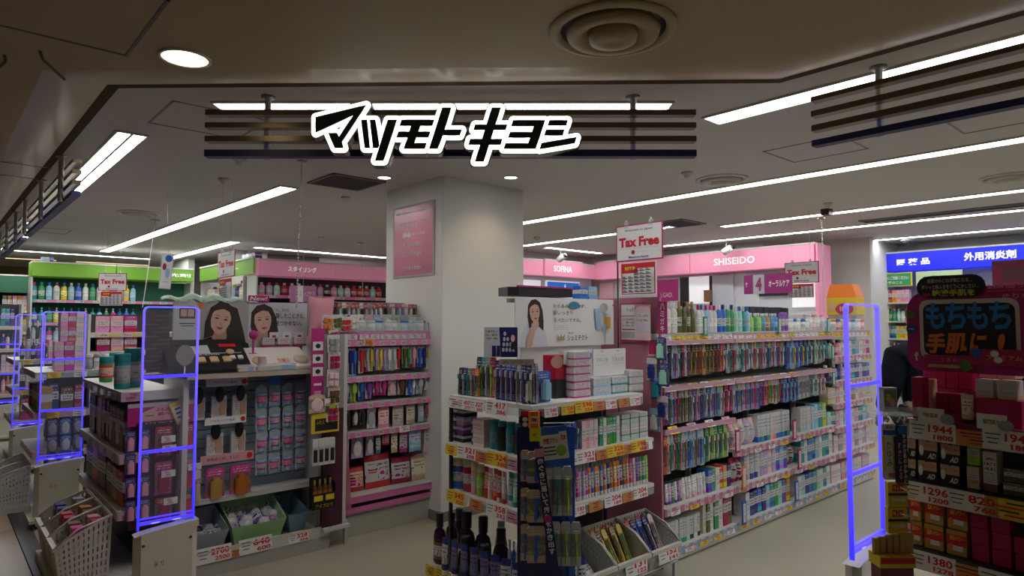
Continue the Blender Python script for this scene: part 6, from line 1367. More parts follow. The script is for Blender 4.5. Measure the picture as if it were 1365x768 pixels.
# green headed gondolas
def header(root, x0, x1, y0, y1, z0, z1, m, txt=None, tx=0, tw=.5, lab='header_panel', th_=.3):
    b = MB(); b.box(x0, x1, y0, y1, z0, z1, m); o = b.build(lab, root)
    b = MB(); b.box(x0, x1, y0 - .01, y1, z1, z1 + .02, M_white); b.build('header_trim', o)
    if txt: F = Flat(y0 - .001); F.text(txt, tx, (z0 + z1) / 2, tw, (z1 - z0) * th_, mat('sign_white_glow', (.8, .8, .8), .5, emit=(1, 1, 1), es=.35), .02); F.mb.build('lettering', o)
    return o
M_gsign = mat('green_header', (.16, .36, .03), .4, emit=(.2, .5, .03), es=.12); M_psign = mat('pink_header_panel', (.78, .30, .44), .4, emit=(.8, .3, .45), es=.16)
M_bsign = mat('blue_header_panel', (.01, .02, .55), .4, emit=(.01, .02, .8), es=.55); M_dgsign = mat('dark_green_header', (.02, .12, .06), .5)
g1 = Face(1.07, 11.4, 0)
r = rack(g1, 2.12, (1.83, 1.50, 1.2, .9, .6), 'far gondola under the long green header, left', 40, 182, 5, ['bottle', 'pump_bottle', 'bottle'], ['lightblue', 'white', 'blue', 'yellow', 'teal', 'green', 'magenta', 'white'], 'far green headed gondola', 'detergent bottles on the far green gondola', n=15, hh=.24, z_top=2.15, backm=mat('teal_back', (.02, .14, .10), .6), railm=mat('green_rail', (.10, .40, .30), .4))
header(r, 0, 1.02, -.08, .38, 2.16, 2.35, M_gsign); header(r, 1.04, 2.12, -.08, .38, 2.16, 2.35, M_gsign, '洗剤', 1.9, .35)
fill(g1, 'on top of the far green header', 'boxes on the far green header', 2.372, .05, [(55, 72, 3, 'carton', ['lightblue', 'white', 'blue'], .07)], dep=.1)
g2 = Face(3.27, 11.2, -PI / 2)
r = rack(g2, 1.9, (1.85, 1.5, 1.2, .9), 'gondola under the shorter green header by the pink one', 272, 320, 6, ['bottle', 'carton'], ['white', 'lightblue', 'lime', 'pink', 'cream', 'navy'], 'shorter green headed gondola', 'goods under the shorter green header', n=9, hh=.22, z_top=2.15, railm=M_pinkr)
header(r, 0, 2.33, -.02, .0, 2.16, 2.37, M_gsign, 'ヘアカラー', 1.5, .5)
fill(g2, 'on top of the shorter green header', 'boxes on the shorter green header', 2.392, .05, [(322, 340, 4, 'carton', ['lightblue', 'white', 'navy', 'purple'], .07)], dep=.1)
g3 = Face(3.29, 8.86, 0)
r = rack(g3, 3.2, (1.88, 1.60, 1.3, 1.0), 'long gondola under the pink styling header', 345, 511, 8, ['bottle', 'carton', 'bottle'], ['white', 'red', 'crimson', 'pink', 'cream', 'lilac', 'mint', 'red', 'black'], 'pink headed gondola', 'hair care goods under the pink header', n=18, hh=.17, z_top=2.14, railm=M_pinkr2)
header(r, 0, 1.10, -.06, .35, 2.14, 2.35, M_psign, 'スタイリング', .62, .42, th_=.36); header(r, 1.11, 1.76, -.06, .35, 2.14, 2.35, M_psign); header(r, 1.77, 3.2, -.06, .35, 2.14, 2.35, M_psign, 'ヘアケア', 2.25, .5)
def paint(F, w, h): F.rect(-w * .12, h / 2, w * .2, h, M_paper); F.text('A', -w * .12, h * .5, w * .1, h * .4, M_greyp); F.text('ヘアケア', w * .22, h / 2, w * .4, h * .36, M_paper)
pboard(Face(0, 6.8, 0), 387, 422, 1.72, 1.90, 0, 'section_sign', 'lilac section sign on a pole before the pink header', mat('sign_lilac', (.45, .16, .34), .5), paint)
b = MB(); b.box(-.005, .005, .008, .014, -.2, 0, M_steel); b.tube([(0, .01, .18), (0, .01, ZC - 1.72)], .002, M_white, 4); b.build('pole', bpy.data.objects['section_sign.001'])
def paint(F, w, h): F.rect(0, h / 2, w * .9, h * .96, M_paper); F.ell(w * .1, h * .86, w * .3, h * .1, M_blue); F.ell(-w * .2, h * .62, w * .16, h * .1, M_crim); F.ell(w * .1, h * .45, w * .2, h * .14, mat('pale_blue_print', (.3, .55, .75), .5)); F.rect(0, h * .2, w * .4, h * .02, M_greyp)
o = pboard(Face(0, 6.0, 0), 212, 228, 1.78, 2.08, 0, 'hanging_leaflet', 'tilted white leaflet with blue disc hanging above the nearest gate', M_greyp, paint); o.rotation_euler = (0, .07, 0); b = MB(); b.tube([(.0, 0, .30), (-.06, 0, ZC - 1.78)], .0015, M_white, 4); b.build('hanging_cord', o)
b = MB(); b.box(0, .06, 0, .3, 0, .2, M_dgsign); 
lg = rack(Face(.80, 13.2, 0), .42, (1.7, 1.35, 1.0, .7), 'dark green headed rack at the far left photo edge', 2, 36, 12, ['carton', 'bottle'], ['gold', 'yellow', 'amber', 'olive', 'orange', 'pink'], 'far left rack', 'goods in the far left rack', n=5, hh=.25, z_top=2.0)
header(lg, 0, .42, -.05, .3, 1.98, 2.25, M_dgsign)
IFx = rack(Face(.66, 11.0, 0), .30, (1.45, 1.15, .85, .55), 'narrow rack behind the farthest gate', 1, 19, 13, ['carton', 'bottle'], ['pink', 'palepink', 'teal', 'orange', 'crimson', 'navy'], 'rack behind the farthest gate', 'goods behind the farthest gate', n=3, hh=.22)
# ================================================================== cosmetics wall with pink header
SF = Face(8.40, 7.25, -PI / 2)
cw = empty('wall_cabinet', (8.40, 7.25, 0), -PI / 2); tag(cw, 'long cosmetics wall cabinet with glowing pink header at right back', 'cabinet')
M_lit = mat('lit_white_panel', (.8, .82, .85), .4, emit=(.9, .95, 1.), es=.35)
b = MB(); b.box(0, 3.68, .12, .2, .9, 2.2, mat('cosmetic_back', (.50, .52, .56), .5)); b.build('back_panel', cw)
for a, c in ((0, 1.84), (1.85, 3.68)):
    header(cw, a, c, -.05, .2, 2.22, 2.50, M_psign, 'SHISEIDO' if a else None, 2.55, .62, th_=.36)
for (p0, p1, z0, z1, m, n) in [(907, 918, 1.75, 2.18, M_black, 'dark_frame'), (919, 946, 1.78, 2.18, M_lit, 'lit_panel'), (946, 950, 1.75, 2.18, M_black, 'dark_frame'), (950, 978, 1.5, 2.18, mat('grey_panel', (.45, .48, .53), .5), 'grey_panel'), (1001, 1012, 2.02, 2.16, M_black, 'dark_frame'), (1012, 1052, 1.86, 2.16, M_black, 'dark_frame'), (1040, 1043, 1.9, 2.1, M_yel, 'yellow_strip'), (1045, 1047, 1.9, 2.1, M_yel, 'yellow_strip'), (1056, 1090, 1.7, 2.1, M_lit, 'lit_panel'), (800, 818, 1.8, 2.16, mat('rose_panel', (.7, .4, .42), .4), 'rose_panel')]:  # yellow strips are plain coloured bars over the dark frame
    a0, a1 = SF.s_of(p0, 2, .1), SF.s_of(p1, 2, .1); b = MB(); b.box(a0, a1, .09, .12, z0, z1, m); b.build(n, cw)
a0, a1 = SF.s_of(938, 1.9, .0), SF.s_of(945, 1.9, 0); b = MB(); b.box(a0, a1, 0, .08, 1.80, 1.97, mat('wood_box', (.2, .09, .04), .5)); b.build('wooden_box', cw)
b = MB(); b.box(1.6, 3.68, -.25, .12, 1.55, 1.6, M_white); b.box(1.6, 3.68, -.25, .1, .9, 1.55, M_dark); b.build('counter', cw)
b = MB(); b.box(3.66, 3.70, -.05, .35, 0, 2.5, M_psign); b.build('end_panel', cw)
def paint(F, w, h): F.text('J.GAD.', -w * .05, h * .25, w * .6, h * .28, M_paper)
pboard(Face(7.7, 6.0, -PI / 2), 876, 904, 1.80, 2.10, 0, 'magenta_panel', 'magenta brand panel left of the pink wall counter', M_mag, paint)
b = MB(); b.box(-.01, .01, .01, .03, -1.8, .02, M_steel); b.build('pole', bpy.data.objects['magenta_panel'])
# corner part, facing the entrance
SB = Face(6.6, 7.25, 0)
cb = empty('wall_cabinet', (6.6, 7.25, 0)); tag(cb, 'corner cosmetics counter with blue screen right of the column', 'cabinet')
header(cb, 0, .50, -.03, .2, 2.23, 2.46, M_psign); header(cb, .52, 1.38, -.06, .2, 2.23, 2.47, M_psign, 'SOFINA', .92, .42, th_=.42); header(cb, 1.40, 1.78, -.02, .2, 2.23, 2.45, M_psign)
b = MB(); b.box(0, 1.8, .12, .2, .9, 2.23, mat('cosmetic_back', (.50, .52, .56), .5)); b.build('back_panel', cb)
M_scr = mat('blue_screen', (.02, .12, .5), .3, emit=(.02, .16, .62), es=.5)
for p0, p1, z0, z1, m, n in ((728, 772, 1.9, 2.17, M_lit, 'lit_panel'), (729, 771, 1.92, 2.15, M_scr, 'blue_screen'), (696, 720, 1.8, 2.16, M_lit, 'lit_panel')):
    a0, a1 = SB.s_of(p0, 2, .1), SB.s_of(p1, 2, .1); b = MB(); b.box(a0, a1, .09 if n != 'blue_screen' else .085, .12, z0, z1, m); b.build(n, cb)
a0 = SB.s_of(753, 2, .08); b = MB(); b.lathe([(.02, 1.93), (.03, 1.95), (.02, 2.05), (.005, 2.12)], mat('pale_bottle_screen', (.3, .6, .8), .3, emit=(.4, .7, .9), es=.6), 8, c=(a0, .075)); b.build('bottle_picture', cb)
# ================================================================== medicine wall with blue header
MF = Face(10.0, 3.30, -PI / 2)
mw = empty('wall_cabinet', (10.0, 3.30, 0), -PI / 2); tag(mw, 'medicine wall shelving under the glowing blue header', 'cabinet')
b = MB(); b.box(0, 6.5, .3, .4, 0, 2.45, mat('medicine_back', (.40, .40, .38), .6)); b.build('back_panel', mw)
o = header(mw, -.0, 6.5, .0, .3, 2.21, 2.46, M_bsign)
F = Flat(-.001); wg = mat('sign_white_bright', (.8, .8, .8), .5, emit=(1, 1, 1), es=.6)
F.text('医 薬 品', MF.s_of(1217, 2.33, 0), 2.33, .40, .09, wg, .03); F.mb.build('lettering', o); F = Flat(-.001); F.text('外用消炎剤', MF.s_of(1319, 2.33, 0), 2.35, .55, .11, wg, .03); F.mb.build('lettering', o)
def paint(F, w, h):
    F.rect(0, h / 2, w * .94, h * .88, M_green); F.ell(-w * .36, h * .5, w * .07, h * .3, M_skin); F.rect(-w * .36, h * .22, w * .12, h * .2, M_paper); F.ell(-w * .36, h * .76, w * .08, h * .14, M_ink)
    F.text('ご自由にご相談ください', w * .1, h * .62, w * .64, h * .26, M_paper, .02); F.text('お薬のこと', w * .08, h * .28, w * .4, h * .2, M_paper, .02)
pboard(MF, 1158, 1216, 2.0, 2.19, .0, 'advice_banner', 'green advice banner with a white coated figure under blue header', M_yel, paint)
pboard(MF, 1221, 1283, 2.0, 2.19, .0, 'advice_banner', 'second pale green banner partly behind the bubble lettered board', mat('pale_green_print', (.5, .65, .4), .5), lambda F, w, h: F.text('お客様へ', 0, h * .5, w * .7, h * .4, M_green))
rr = random.Random(4)
for k, z in enumerate((1.78, 1.52, 1.28, 1.04, .80, .56, .3)):
    b = MB(); b.box(0, 3.0, -.02, .3, z - .02, z, M_white); b.build('shelf', mw)
    cols = [['pink', 'orange', 'lilac', 'crimson', 'pink'], ['white', 'mint', 'green', 'white'], ['white', 'teal', 'yellow', 'silver'], ['lightblue', 'white', 'green'], ['cream', 'blue', 'white'], ['yellow', 'white', 'red'], ['white', 'lightblue']][k]
    fill(MF, 'on the %s medicine shelf' % ['top', 'second', 'third', 'fourth', 'fifth', 'sixth', 'seventh'][k], 'medicine boxes under the blue header', z + .001, .02, [(1161, 1212, 9, 'carton' if k % 2 == 0 else 'bottle', [rr.choice(cols) for _ in range(9)], .17, ['white', 'black', 'pink'])], dep=.1)
# orange topped promotion rack at the end of the gondola
pr = empty('promotion_rack', (7.12, 2.79, 0)); tag(pr, 'orange topped yellow promotion rack beyond the oral care gondola end', 'rack')
b = MB(); b.box(0, .19, -.14, .14, 0, 1.58, mat('pale_rack', (.5, .5, .48), .5)); b.build('body', pr)
b = MB(); b.add([(-.01, -.15, 1.76), (.2, -.15, 1.76), (.2, .15, 1.76), (-.01, .15, 1.76), (.01, -.10, 1.90), (.18, -.10, 1.90), (.18, .12, 1.90), (.01, .12, 1.90)], [(0, 3, 2, 1), (4, 5, 6, 7), (0, 1, 5, 4), (1, 2, 6, 5), (2, 3, 7, 6), (3, 0, 4, 7)], M_org); b.build('orange_top', pr)
b = MB(); b.box(-.01, .2, -.15, .15, 1.58, 1.76, M_yel); q = b.build('yellow_band', pr)
F = Flat(0); F.ell(.03, 1.64, .09, .06, M_mag, 20); F.text('特売', .03, 1.64, .10, .06, M_yel, .03); F.ell(-.10, 1.66, .03, .05, M_skin)
q2 = F.mb.build('printing', q); q2.location = (-.012, 0, 0); q2.rotation_euler = (0, 0, -PI / 2)
# ================================================================== crimson skin care display, lower right
RT = math.atan2(-.99028, -.13907)
RD = Face(2.68, .84, RT)
rd = empty('display_stand', RD.at(0, 0, 0), RT); tag(rd, 'crimson skin care display stand at the right photo edge', 'shelving')
M_mar = mat('dark_maroon', (.10, .01, .04), .4)
b = MB(); b.box(0, .95, .34, .37, .1, 1.30, M_backd); b.build('back_panel', rd)
for x in (-.0, .94):
    b = MB(); b.box(x, x + .012, .28, .36, 0, 1.15, M_dark); b.build('post', rd)
b = MB(); b.box(0, .95, .02, .4, 0, .08, M_white); b.build('base', rd)
def rshelf(z, m, cards_, strip=None):
    b = MB(); b.box(0, .95, 0, .36, z - .018, z, m); b.box(0, .95, 0, .006, z - .066, z - .0, M_tray); b.box(0, .95, -.004, 0, z - .07, z - .066, M_white); o = b.build('shelf', rd)
    for px, key, sc in cards_:
        s = RD.s_of(px, z - .03, -.01); card(o, s, z - .067, key, -.008, 0, sc)
    return o
rshelf(1.15, M_crim, ((1242, ('bw', '1944', '1800'), 1.0), (1297, ('bo', '', 'a'), .8), (1345, ('bw', '1944', '1800'), 1.0)))
rshelf(.93, M_dark, ((1236, ('bw', '1296', '1200'), 1.0), (1296, ('bw', '820', '760'), 1.0), (1348, ('by', '', 'q'), 1.0), (1214, ('bo', '', 's'), .5)))
rshelf(.69, M_dark, ((1242, ('bw', '1380', '1278'), 1.0), (1292, ('bo', '', 'a'), .9), (1340, ('bw', '651', '603'), 1.0)))
rshelf(.40, M_white, ((1240, ('w', '', 'c'), 1.), (1300, ('w', '', 'c'), 1.)))
# crimson risers and boxes on top shelf
b = MB()
for (p0, p1, d0, d1, z1_) in ((1228, 1300, .06, .30, 1.175), (1228, 1300, .14, .30, 1.255), (1300, 1362, .05, .3, 1.24)):
    a0, a1 = RD.s_of(p0, 1.2, d0), RD.s_of(p1, 1.2, d0); b.box(a0, a1, d0, d1, 1.15, z1_, M_crim)
a0, a1 = RD.s_of(1232, 1.3, .3), RD.s_of(1362, 1.3, .3); b.box(a0, a1, .29, .30, 1.15, 1.42, M_crim); tag(b.build('stepped_riser', None, RD.at(0, 0, 0), RT), 'stepped crimson card riser on the top shelf', 'stand')
RG = 'skin care cartons on the crimson riser'
fill(RD, 'in the front row of the crimson riser', RG, 1.151, .005, [(1216, 1231, 1, 'plain_carton', ['crimson'], .15)], dep=.05)
fill(RD, 'in the middle row of the crimson riser', RG, 1.176, .07, [(1247, 1264, 1, 'plain_carton', ['crimson'], .068), (1265, 1282, 1, 'plain_carton', ['crimson'], .068)], dep=.05)
fill(RD, 'in the back row of the crimson riser', RG, 1.256, .15, [(1244, 1295, 3, 'plain_carton', ['crimson'], .062)], dep=.05)
fill(RD, 'at the left of the riser steps', 'small beige boxes on the crimson riser', 1.151, .06, [(1234, 1243, 1, 'plain_carton', ['beige'], .14)], dep=.04)
fill(RD, 'lower row, right of the riser', 'cream cartons on the crimson riser', 1.241, .06, [(1299, 1325, 1, 'white_carton', ['beige'], .062), (1328, 1356, 1, 'white_carton', ['beige'], .062)], dep=.06)
fill(RD, 'upper row, right of the riser', 'cream cartons on the crimson riser', 1.305, .13, [(1303, 1327, 1, 'white_carton', ['beige'], .062), (1329, 1354, 1, 'white_carton', ['beige'], .062)], dep=.06)
s = RD.s_of(1289, 1.2, .04); put('tube', ('on the top shelf between riser and cream cartons', 'skin cream tubes'), 0, RD.at(s, .045, 1.151), RT, .04, .03, .10, 'cream', 'black')
def cloud(px, z, txt, label):
    def paint(F, w, h):
        for k in range(7): F.ell(w * (-.32 + k * .107), h * (.5 + .14 * (k % 2)), w * .14, h * .36, M_paper, 12)
        F.text(txt, 0, h * .52, w * .55, h * .34, mat('olive_print', (.25, .22, .03), .5), .03)
    s = RD.s_of(px, z, -.02); board('cloud_tag', label, 'tag', RD.at(s, -.02, z), RT, .085, .05, .003, M_paper, paint)
cloud(1241, 1.148, '敏感肌用', 'white cloud shaped tag at left of the crimson shelf'); cloud(1322, 1.148, '無添加処方', 'white cloud shaped tag at right of the crimson shelf')
for px, l in ((1263, 'left'), (1341, 'right')):
    b = MB(); b.xprism([(.022 * math.cos(2 * PI * k / 16), .02 + .018 * math.sin(2 * PI * k / 16)) for k in range(16)], 0, .003, mat('grey_oval', (.28, .30, .30), .5)); s = RD.s_of(px, 1.15, -.025); tag(b.build('oval_tag', None, RD.at(s, -.026, 1.145), RT), '%s grey oval tag overlapping a cloud tag' % l, 'tag')
# second shelf: beige topped black medicated boxes
b = MB(); _ct(b, PAINT); F = Flat(-.501); F.rect(0, .72, .98, .48, mat('beige_print', (.52, .36, .22), .5)); F.text('メンソレ', .05, .74, .6, .2, M_red, .03); F.ell(-.36, .46, .12, .26, M_paper); F.text('AD', .2, .22, .4, .28, M_paper, .04, slant=.3)
KIND['ad_box'] = ('medicated cream box', 'box', (('carton', b.mesh('carton'), 0), ('printing', F.mb.mesh('printing'), 0)))
for r in range(2):
    fill(RD, 'in the %s layer, middle crimson display shelf' % ('lower', 'upper')[r], 'black and beige boxes on the display', .931 + r * .072, .03, [(1206, 1221, 1, 'ad_box', ['black'], .07), (1223, 1250, 1, 'ad_box', ['black'], .07), (1253, 1281, 1, 'ad_box', ['black'], .07)], dep=.06)
    fill(RD, 'in the %s layer, middle of that shelf' % ('lower', 'upper')[r], 'narrow cartons on the display', .931 + r * .08, .03, [(1288, 1306, 1, 'carton', ['beige', 'lime'][r:] or ['beige'], .074)], dep=.05)
    fill(RD, 'in the %s layer, right on the middle display shelf' % ('lower', 'upper')[r], 'flat yellow green cartons on the display', .931 + r * .045, .03, [(1336, 1372, 1, 'carton', ['olive'], .042), (1374, 1410, 1, 'carton', ['olive'], .042)], dep=.06)
fill(RD, 'on the middle display shelf', 'tall cartons on the display', .931, .03, [(1311, 1331, 1, 'white_carton', ['brown'], .135)], dep=.05)
for r in range(2):
    fill(RD, 'in the %s layer, lower display shelf' % ('lower', 'upper')[r], 'yellow and red boxes on the display', .691 + r * .088, .03, [(1214, 1229, 1, 'yr_box', ['yellow'], .085), (1231, 1259, 1, 'yr_box', ['yellow'], .085), (1262, 1290, 1, 'yr_box', ['yellow'], .085)] if 'yr_box' in KIND else [], dep=.06)
b = MB(); _ct(b, PAINT); F = Flat(-.501); F.rect(0, .60, .98, .42, M_red); F.text('温感パワー', 0, .68, .7, .2, M_yel, .03); F.rect(.0, .28, .6, .2, M_paper); F.ell(-.3, .28, .12, .16, M_org)
KIND['yr_box'] = ('boxed heat patch', 'box', (('carton', b.mesh('carton'), 0), ('printing', F.mb.mesh('printing'), 0)))
for r in range(2):
    fill(RD, 'in the %s layer, lower display shelf' % ('lower', 'upper')[r], 'yellow and red boxes on the display', .691 + r * .088, .03, [(1212, 1228, 1, 'yr_box', ['gold'], .085), (1231, 1258, 1, 'yr_box', ['gold'], .085), (1261, 1290, 1, 'yr_box', ['gold'], .085)], dep=.06)
for j, (p0, p1) in enumerate(((1295, 1319), (1323, 1349), (1353, 1380))):
    stack(RD, 'in maroon stack %s, lower display shelf' % ('one', 'two', 'three')[j], 'maroon cartons on the display', p0, p1, .691, 3 if j < 2 else 2, .055, 'plain_carton', 'crimson', .04, .07)
put('jar', ('low on the crimson display', 'silver basins'), 0, RD.at(.12, .16, .401), 0, .22, .2, .09, 'grey', 'silver')
# side signs and packs hooked on the left edge
LFc = CFc(2.30)
def zz(py, f=2.3): return EYE + (430 - py) / F_PX * f
o = pboard(LFc, 1194, 1210, zz(644), zz(566), .0, 'vertical_banner', 'dark blue vertical banner with white lettering beside the crimson display', M_navy, lambda F, w, h: (F.text('かさかさ肌のかゆみに', w * .24, h * .45, w * .28, h * .84, M_paper, .02, vertical=True), F.text('乾燥による', -w * .22, h * .42, w * .26, h * .62, M_pinkb, .02, vertical=True), F.ell(0, h * .93, w * .44, h * .07, M_blue)))
pboard(LFc, 1177, 1194, zz(636), zz(577), .01, 'vertical_card', 'yellow edged vertical card left of the dark blue banner', M_yel, lambda F, w, h: (F.rect(0, h * .55, w * .6, h * .8, M_paper), F.text('かゆみ', 0, h * .55, w * .4, h * .6, M_ink, vertical=True), F.rect(0, h * .08, w * .9, h * .2, M_paper), F.text('998', w * .1, h * .08, w * .5, h * .1, M_red, .03)))
pboard(LFc, 1176, 1194, zz(580), zz(564), .0, 'small_card', 'small white and blue card above the yellow edged card', M_paper, lambda F, w, h: (F.rect(0, h * .3, w * .9, h * .4, M_blue), F.text('薬用', 0, h * .74, w * .5, h * .3, M_ink)))
for k, (y0, y1) in enumerate(((640, 672), (673, 706))):
    s = LFc.s_of(1197, zz(y1), 0); b = MB()
    pboard(LFc, 1184, 1210, zz(y1), zz(y0), .0, 'plaster_pack_box', '%s yellow and red plaster pack hooked on the display side' % ('upper', 'lower')[k], M_yel, lambda F, w, h: (F.text('ロロ', 0, h * .78, w * .55, h * .28, M_red, .05), F.rect(0, h * .52, w, h * .1, M_ink), F.rect(0, h * .3, w * .7, h * .14, M_paper)), t=.02)
    b.tube([(0, .03, 0), (0, -.05, .004)], .003, M_steel, 5); b.lathe([(.0, 0), (.007, .004), (.0, .012)], M_white, 8, T=Matrix.Translation((0, -.05, 0))); q = b.build('hook', rd); q.matrix_world = Matrix.Translation(LFc.at(s, -.01, zz(y0) - .015)) @ Matrix.Rotation(-YAW, 4, 'Z'); q.matrix_parent_inverse = (Matrix.Translation(RD.at(0, 0, 0)) @ Matrix.Rotation(RT, 4, 'Z')).inverted()
P, s = P_(LFc, 1192, zz(770), -.04)
b = MB(); b.box(-.06, .05, -.03, .03, -.14, -.005, mat('box_maroon_side', (.16, .02, .03), .4)); b.box(-.065, .055, -.035, .035, -.008, .03, M_yel); b.box(-.062, .052, -.0355, -.034, .006, .026, M_red); b.box(-.05, -.035, -.02, .02, -.75, -.14, M_dark)
tag(b.build('counter_box', None, (P.x, P.y, zz(737)), -YAW), 'yellow topped counter box with maroon side beside the right gate', 'box')
for k in range(5):
    put('plain_carton', ('standing in the yellow topped counter box', 'navy and yellow sachets in the counter box'), k, Vector((P.x, P.y, zz(737) + .028)) + Vector((math.cos(-YAW), math.sin(-YAW), 0)) * (-.045 + k * .022), -YAW + .2, .05, .012, .055 + .004 * k, 'gold', 'navy')
b = MB(); b.tube([(-.012, 0, 0), (0, -.004, .02), (.014, 0, -.002), (.02, 0, .02)], .004, M_white, 5); P, s = P_(LFc, 1200, zz(562), 0); tag(b.build('plastic_tie', None, P, -YAW), 'twisted white plastic tie at the left corner of the crimson display', 'tie')
# clear side tray with a small box
b = MB(); b.box(-.12, .02, -.06, .06, -.004, 0, M_tray); b.box(-.12, .02, -.062, -.06, -.0, .03, M_tray); P, s = P_(LFc, 1205, zz(556), .12); tag(b.build('clear_side_tray', None, P, -YAW), 'clear side tray sticking out left of the crimson display', 'tray')
def paint(F, w, h): F.rect(0, h * .5, w * .84, h * .8, mat('grey_print_panel', (.2, .26, .28), .5)); F.ell(-w * .15, h * .6, w * .18, h * .16, M_yel); F.ell(w * .12, h * .4, w * .2, h * .18, M_pinkb)
pboard(LFc, 1178, 1196, zz(553), zz(520), .10, 'small_sample_box', 'small grey sample box with yellow and pink print on the clear tray', M_greyp, paint, t=.03)
# bubble lettered board
def SX(px, z=1.5): return RD.s_of(px, z, .10)
bz0, bz1 = 1.32, 1.66
a0 = SX(1209); a1 = SX(1365) + .32; W = a1 - a0
b = MB(); H_ = bz1 - bz0; pts = []
def arc(cx, cz, r, a, c, n=7): return [(cx + r * math.cos(math.radians(a + (c - a) * k / n)), cz + r * math.sin(math.radians(a + (c - a) * k / n))) for k in range(n + 1)]
pts = arc(.055, .055, .055, 180, 270) + [(W, 0.0)] + [(W, H_ * .92)] + [(.20, H_ * .90)] + arc(.075, H_ * .86 - .07, .075, 90, 180)
b.xprism(pts, 0, .006, M_mag)
bd = b.build('promotion_board', None, RD.at(a0, .10, bz0), RT); tag(bd, 'big crimson board with blue and orange bubble lettering at right', 'sign')
F = Flat(-.001); X = lambda px: SX(px) - a0
zb = lambda py: EYE + (430 - py) / F_PX * 2.36 - bz0
M_bb = mat('bubble_blue', (.02, .22, .62), .4); M_bo = mat('bubble_orange', (.75, .20, .03), .4); M_wh = mat('bubble_white', (.68, .62, .58), .5)
def bubble(t, x0, x1, z0, z1, m, slant=0.):
    n = len(t)
    for pad, mm, bo in ((.022, M_wh, .16), (.012, M_ink, .11), (0, m, .05)):
        for i, ch in enumerate(t):
            cx = x0 + (x1 - x0) * (i + .5) / n; cw_ = (x1 - x0) / n
            F.text(ch, cx, (z0 + z1) / 2, cw_ * .92 + pad * 1.3, (z1 - z0) + pad * 1.3, mm, bo, slant)
M_halo = M_wh
F.rrect((X(1226) + X(1360)) / 2, (zb(480) + zb(399)) / 2, X(1360) - X(1226), zb(399) - zb(480), .03, M_halo)
F.rrect((X(1231) + X(1354)) / 2, (zb(474) + zb(405)) / 2, X(1354) - X(1231), zb(405) - zb(474), .026, M_ink)
for i, ch in enumerate('もちもち'):
    w_ = (X(1350) - X(1234)) / 4; cx = X(1234) + w_ * (i + .5)
    F.text(ch, cx, (zb(439) + zb(403)) / 2, w_ * .96, zb(403) - zb(439), M_bb, .03)
for i, (ch, wk) in enumerate((('手', 1), ('肌', 1.1), ('に', .8), ('!', .35))):
    w_ = (X(1350) - X(1234)) / 4; cx = X(1234) + w_ * (i + .5)
    F.text(ch, cx, (zb(472) + zb(444)) / 2, w_ * .92 * wk, zb(444) - zb(472), M_bo, .045, .12)
F.rect((X(1372) + X(1420)) / 2, zb(440), .1, .02, M_paper)
F.text('24時間うるおい', (X(1322) + X(1376)) / 2 + .03, zb(384), .19, .018, M_pinkb, .02); F.rect((X(1322) + X(1376)) / 2 + .03, zb(390), .19, .002, M_org); F.text('ぬりなおし', (X(1335) + X(1376)) / 2 + .03, zb(397), .13, .018, M_pinkb, .02)
F.ell(X(1216), zb(419), .016, .016, mat('olive_disc', (.12, .20, .03), .5)); F.ell(X(1216), zb(439), .018, .018, mat('navy_disc', (.02, .08, .28), .5)); F.rect(X(1216), zb(439), .022, .004, M_greyp)
F.poly([(X(1222) + .006 * math.sin(k * 1.2) + (.002 if k < 6 else -.002), zb(470) - (k if k < 6 else 11 - k) * .007) for k in range(12)], M_paper)
F.mb.build('bubble_lettering', bd)
F = Flat(0); ow, oh = X(1317) - X(1225), zb(367) - zb(397); b = MB(); b.xprism([(p[0], p[1]) for p in arc(-ow / 2 + oh / 2, 0, oh / 2, 90, 270, 8) + arc(ow / 2 - oh / 2, 0, oh / 2, -90, 90, 8)], -.004, 0, M_ink)
q = b.build('black_speech_oval', bd); q.location = ((X(1225) + X(1317)) / 2, -.006, (zb(367) + zb(397)) / 2)
F = Flat(-.005); F.text('季節の小じわが気になる…', 0, oh * .27, ow * .66, oh * .2, M_wh, .01); F.text('ポリッと粉ふきをどうにかしたい…', 0, oh * .0, ow * .84, oh * .2, M_wh, .01); F.text('乾燥手肌を', ow * .05, -oh * .28, ow * .62, oh * .3, mat('print_lime_yellow', (.55, .60, .05), .5), .03); F.rect(-ow * .34, -oh * .34, ow * .1, oh * .14, M_red)
F.mb.build('oval_lettering', q)
def paint(F, w, h): F.rect(-w * .05, h * .5, w * .5, h * .5, M_greyp); F.ell(w * .3, h * .5, w * .14, h * .35, M_ink)
o = board('promotion_board', 'smaller pink and grey board rising behind the bubble lettered board', 'sign', RD.at(SX(1336) + .02, .2, 1.62), RT, .16, .10, .006, M_pinkb, paint)
def paint(F, w, h): F.text('プレミアム', -w * .12, h * .5, w * .4, h * .3, M_yel); F.poly([(-w * .5, h * 1.0), (-w * .34, h), (-w * .44, h * .3)], M_blue); F.ell(-w * .22, h * .72, w * .05, h * .2, M_paper); F.ell(-w * .18, h * .35, w * .05, h * .2, M_paper); F.rect(w * .25, h * .3, w * .22, h * .26, M_paper)
o = board('header_card', 'crimson header strip with small blue corner below bubble letters', 'sign', RD.at((SX(1297) + SX(1420)) / 2, .07, zz(484, 2.36)), RT, SX(1420) - SX(1297), .055, .004, M_crim, paint)
o = board('header_card', 'gold banded crimson header strip above the crimson cartons', 'sign', RD.at((SX(1232) + SX(1296)) / 2, .09, zz(492, 2.36)), RT, SX(1296) - SX(1232), .05, .004, M_crim, lambda F, w, h: (F.rect(w * .04, h * .2, w * .92, h * .22, M_gold), F.text('うるおい', w * .1, h * .65, w * .5, h * .22, M_pinkb), F.ell(w * .36, h * .3, w * .12, h * .45, mat('olive_disc', (.12, .20, .03), .5))))
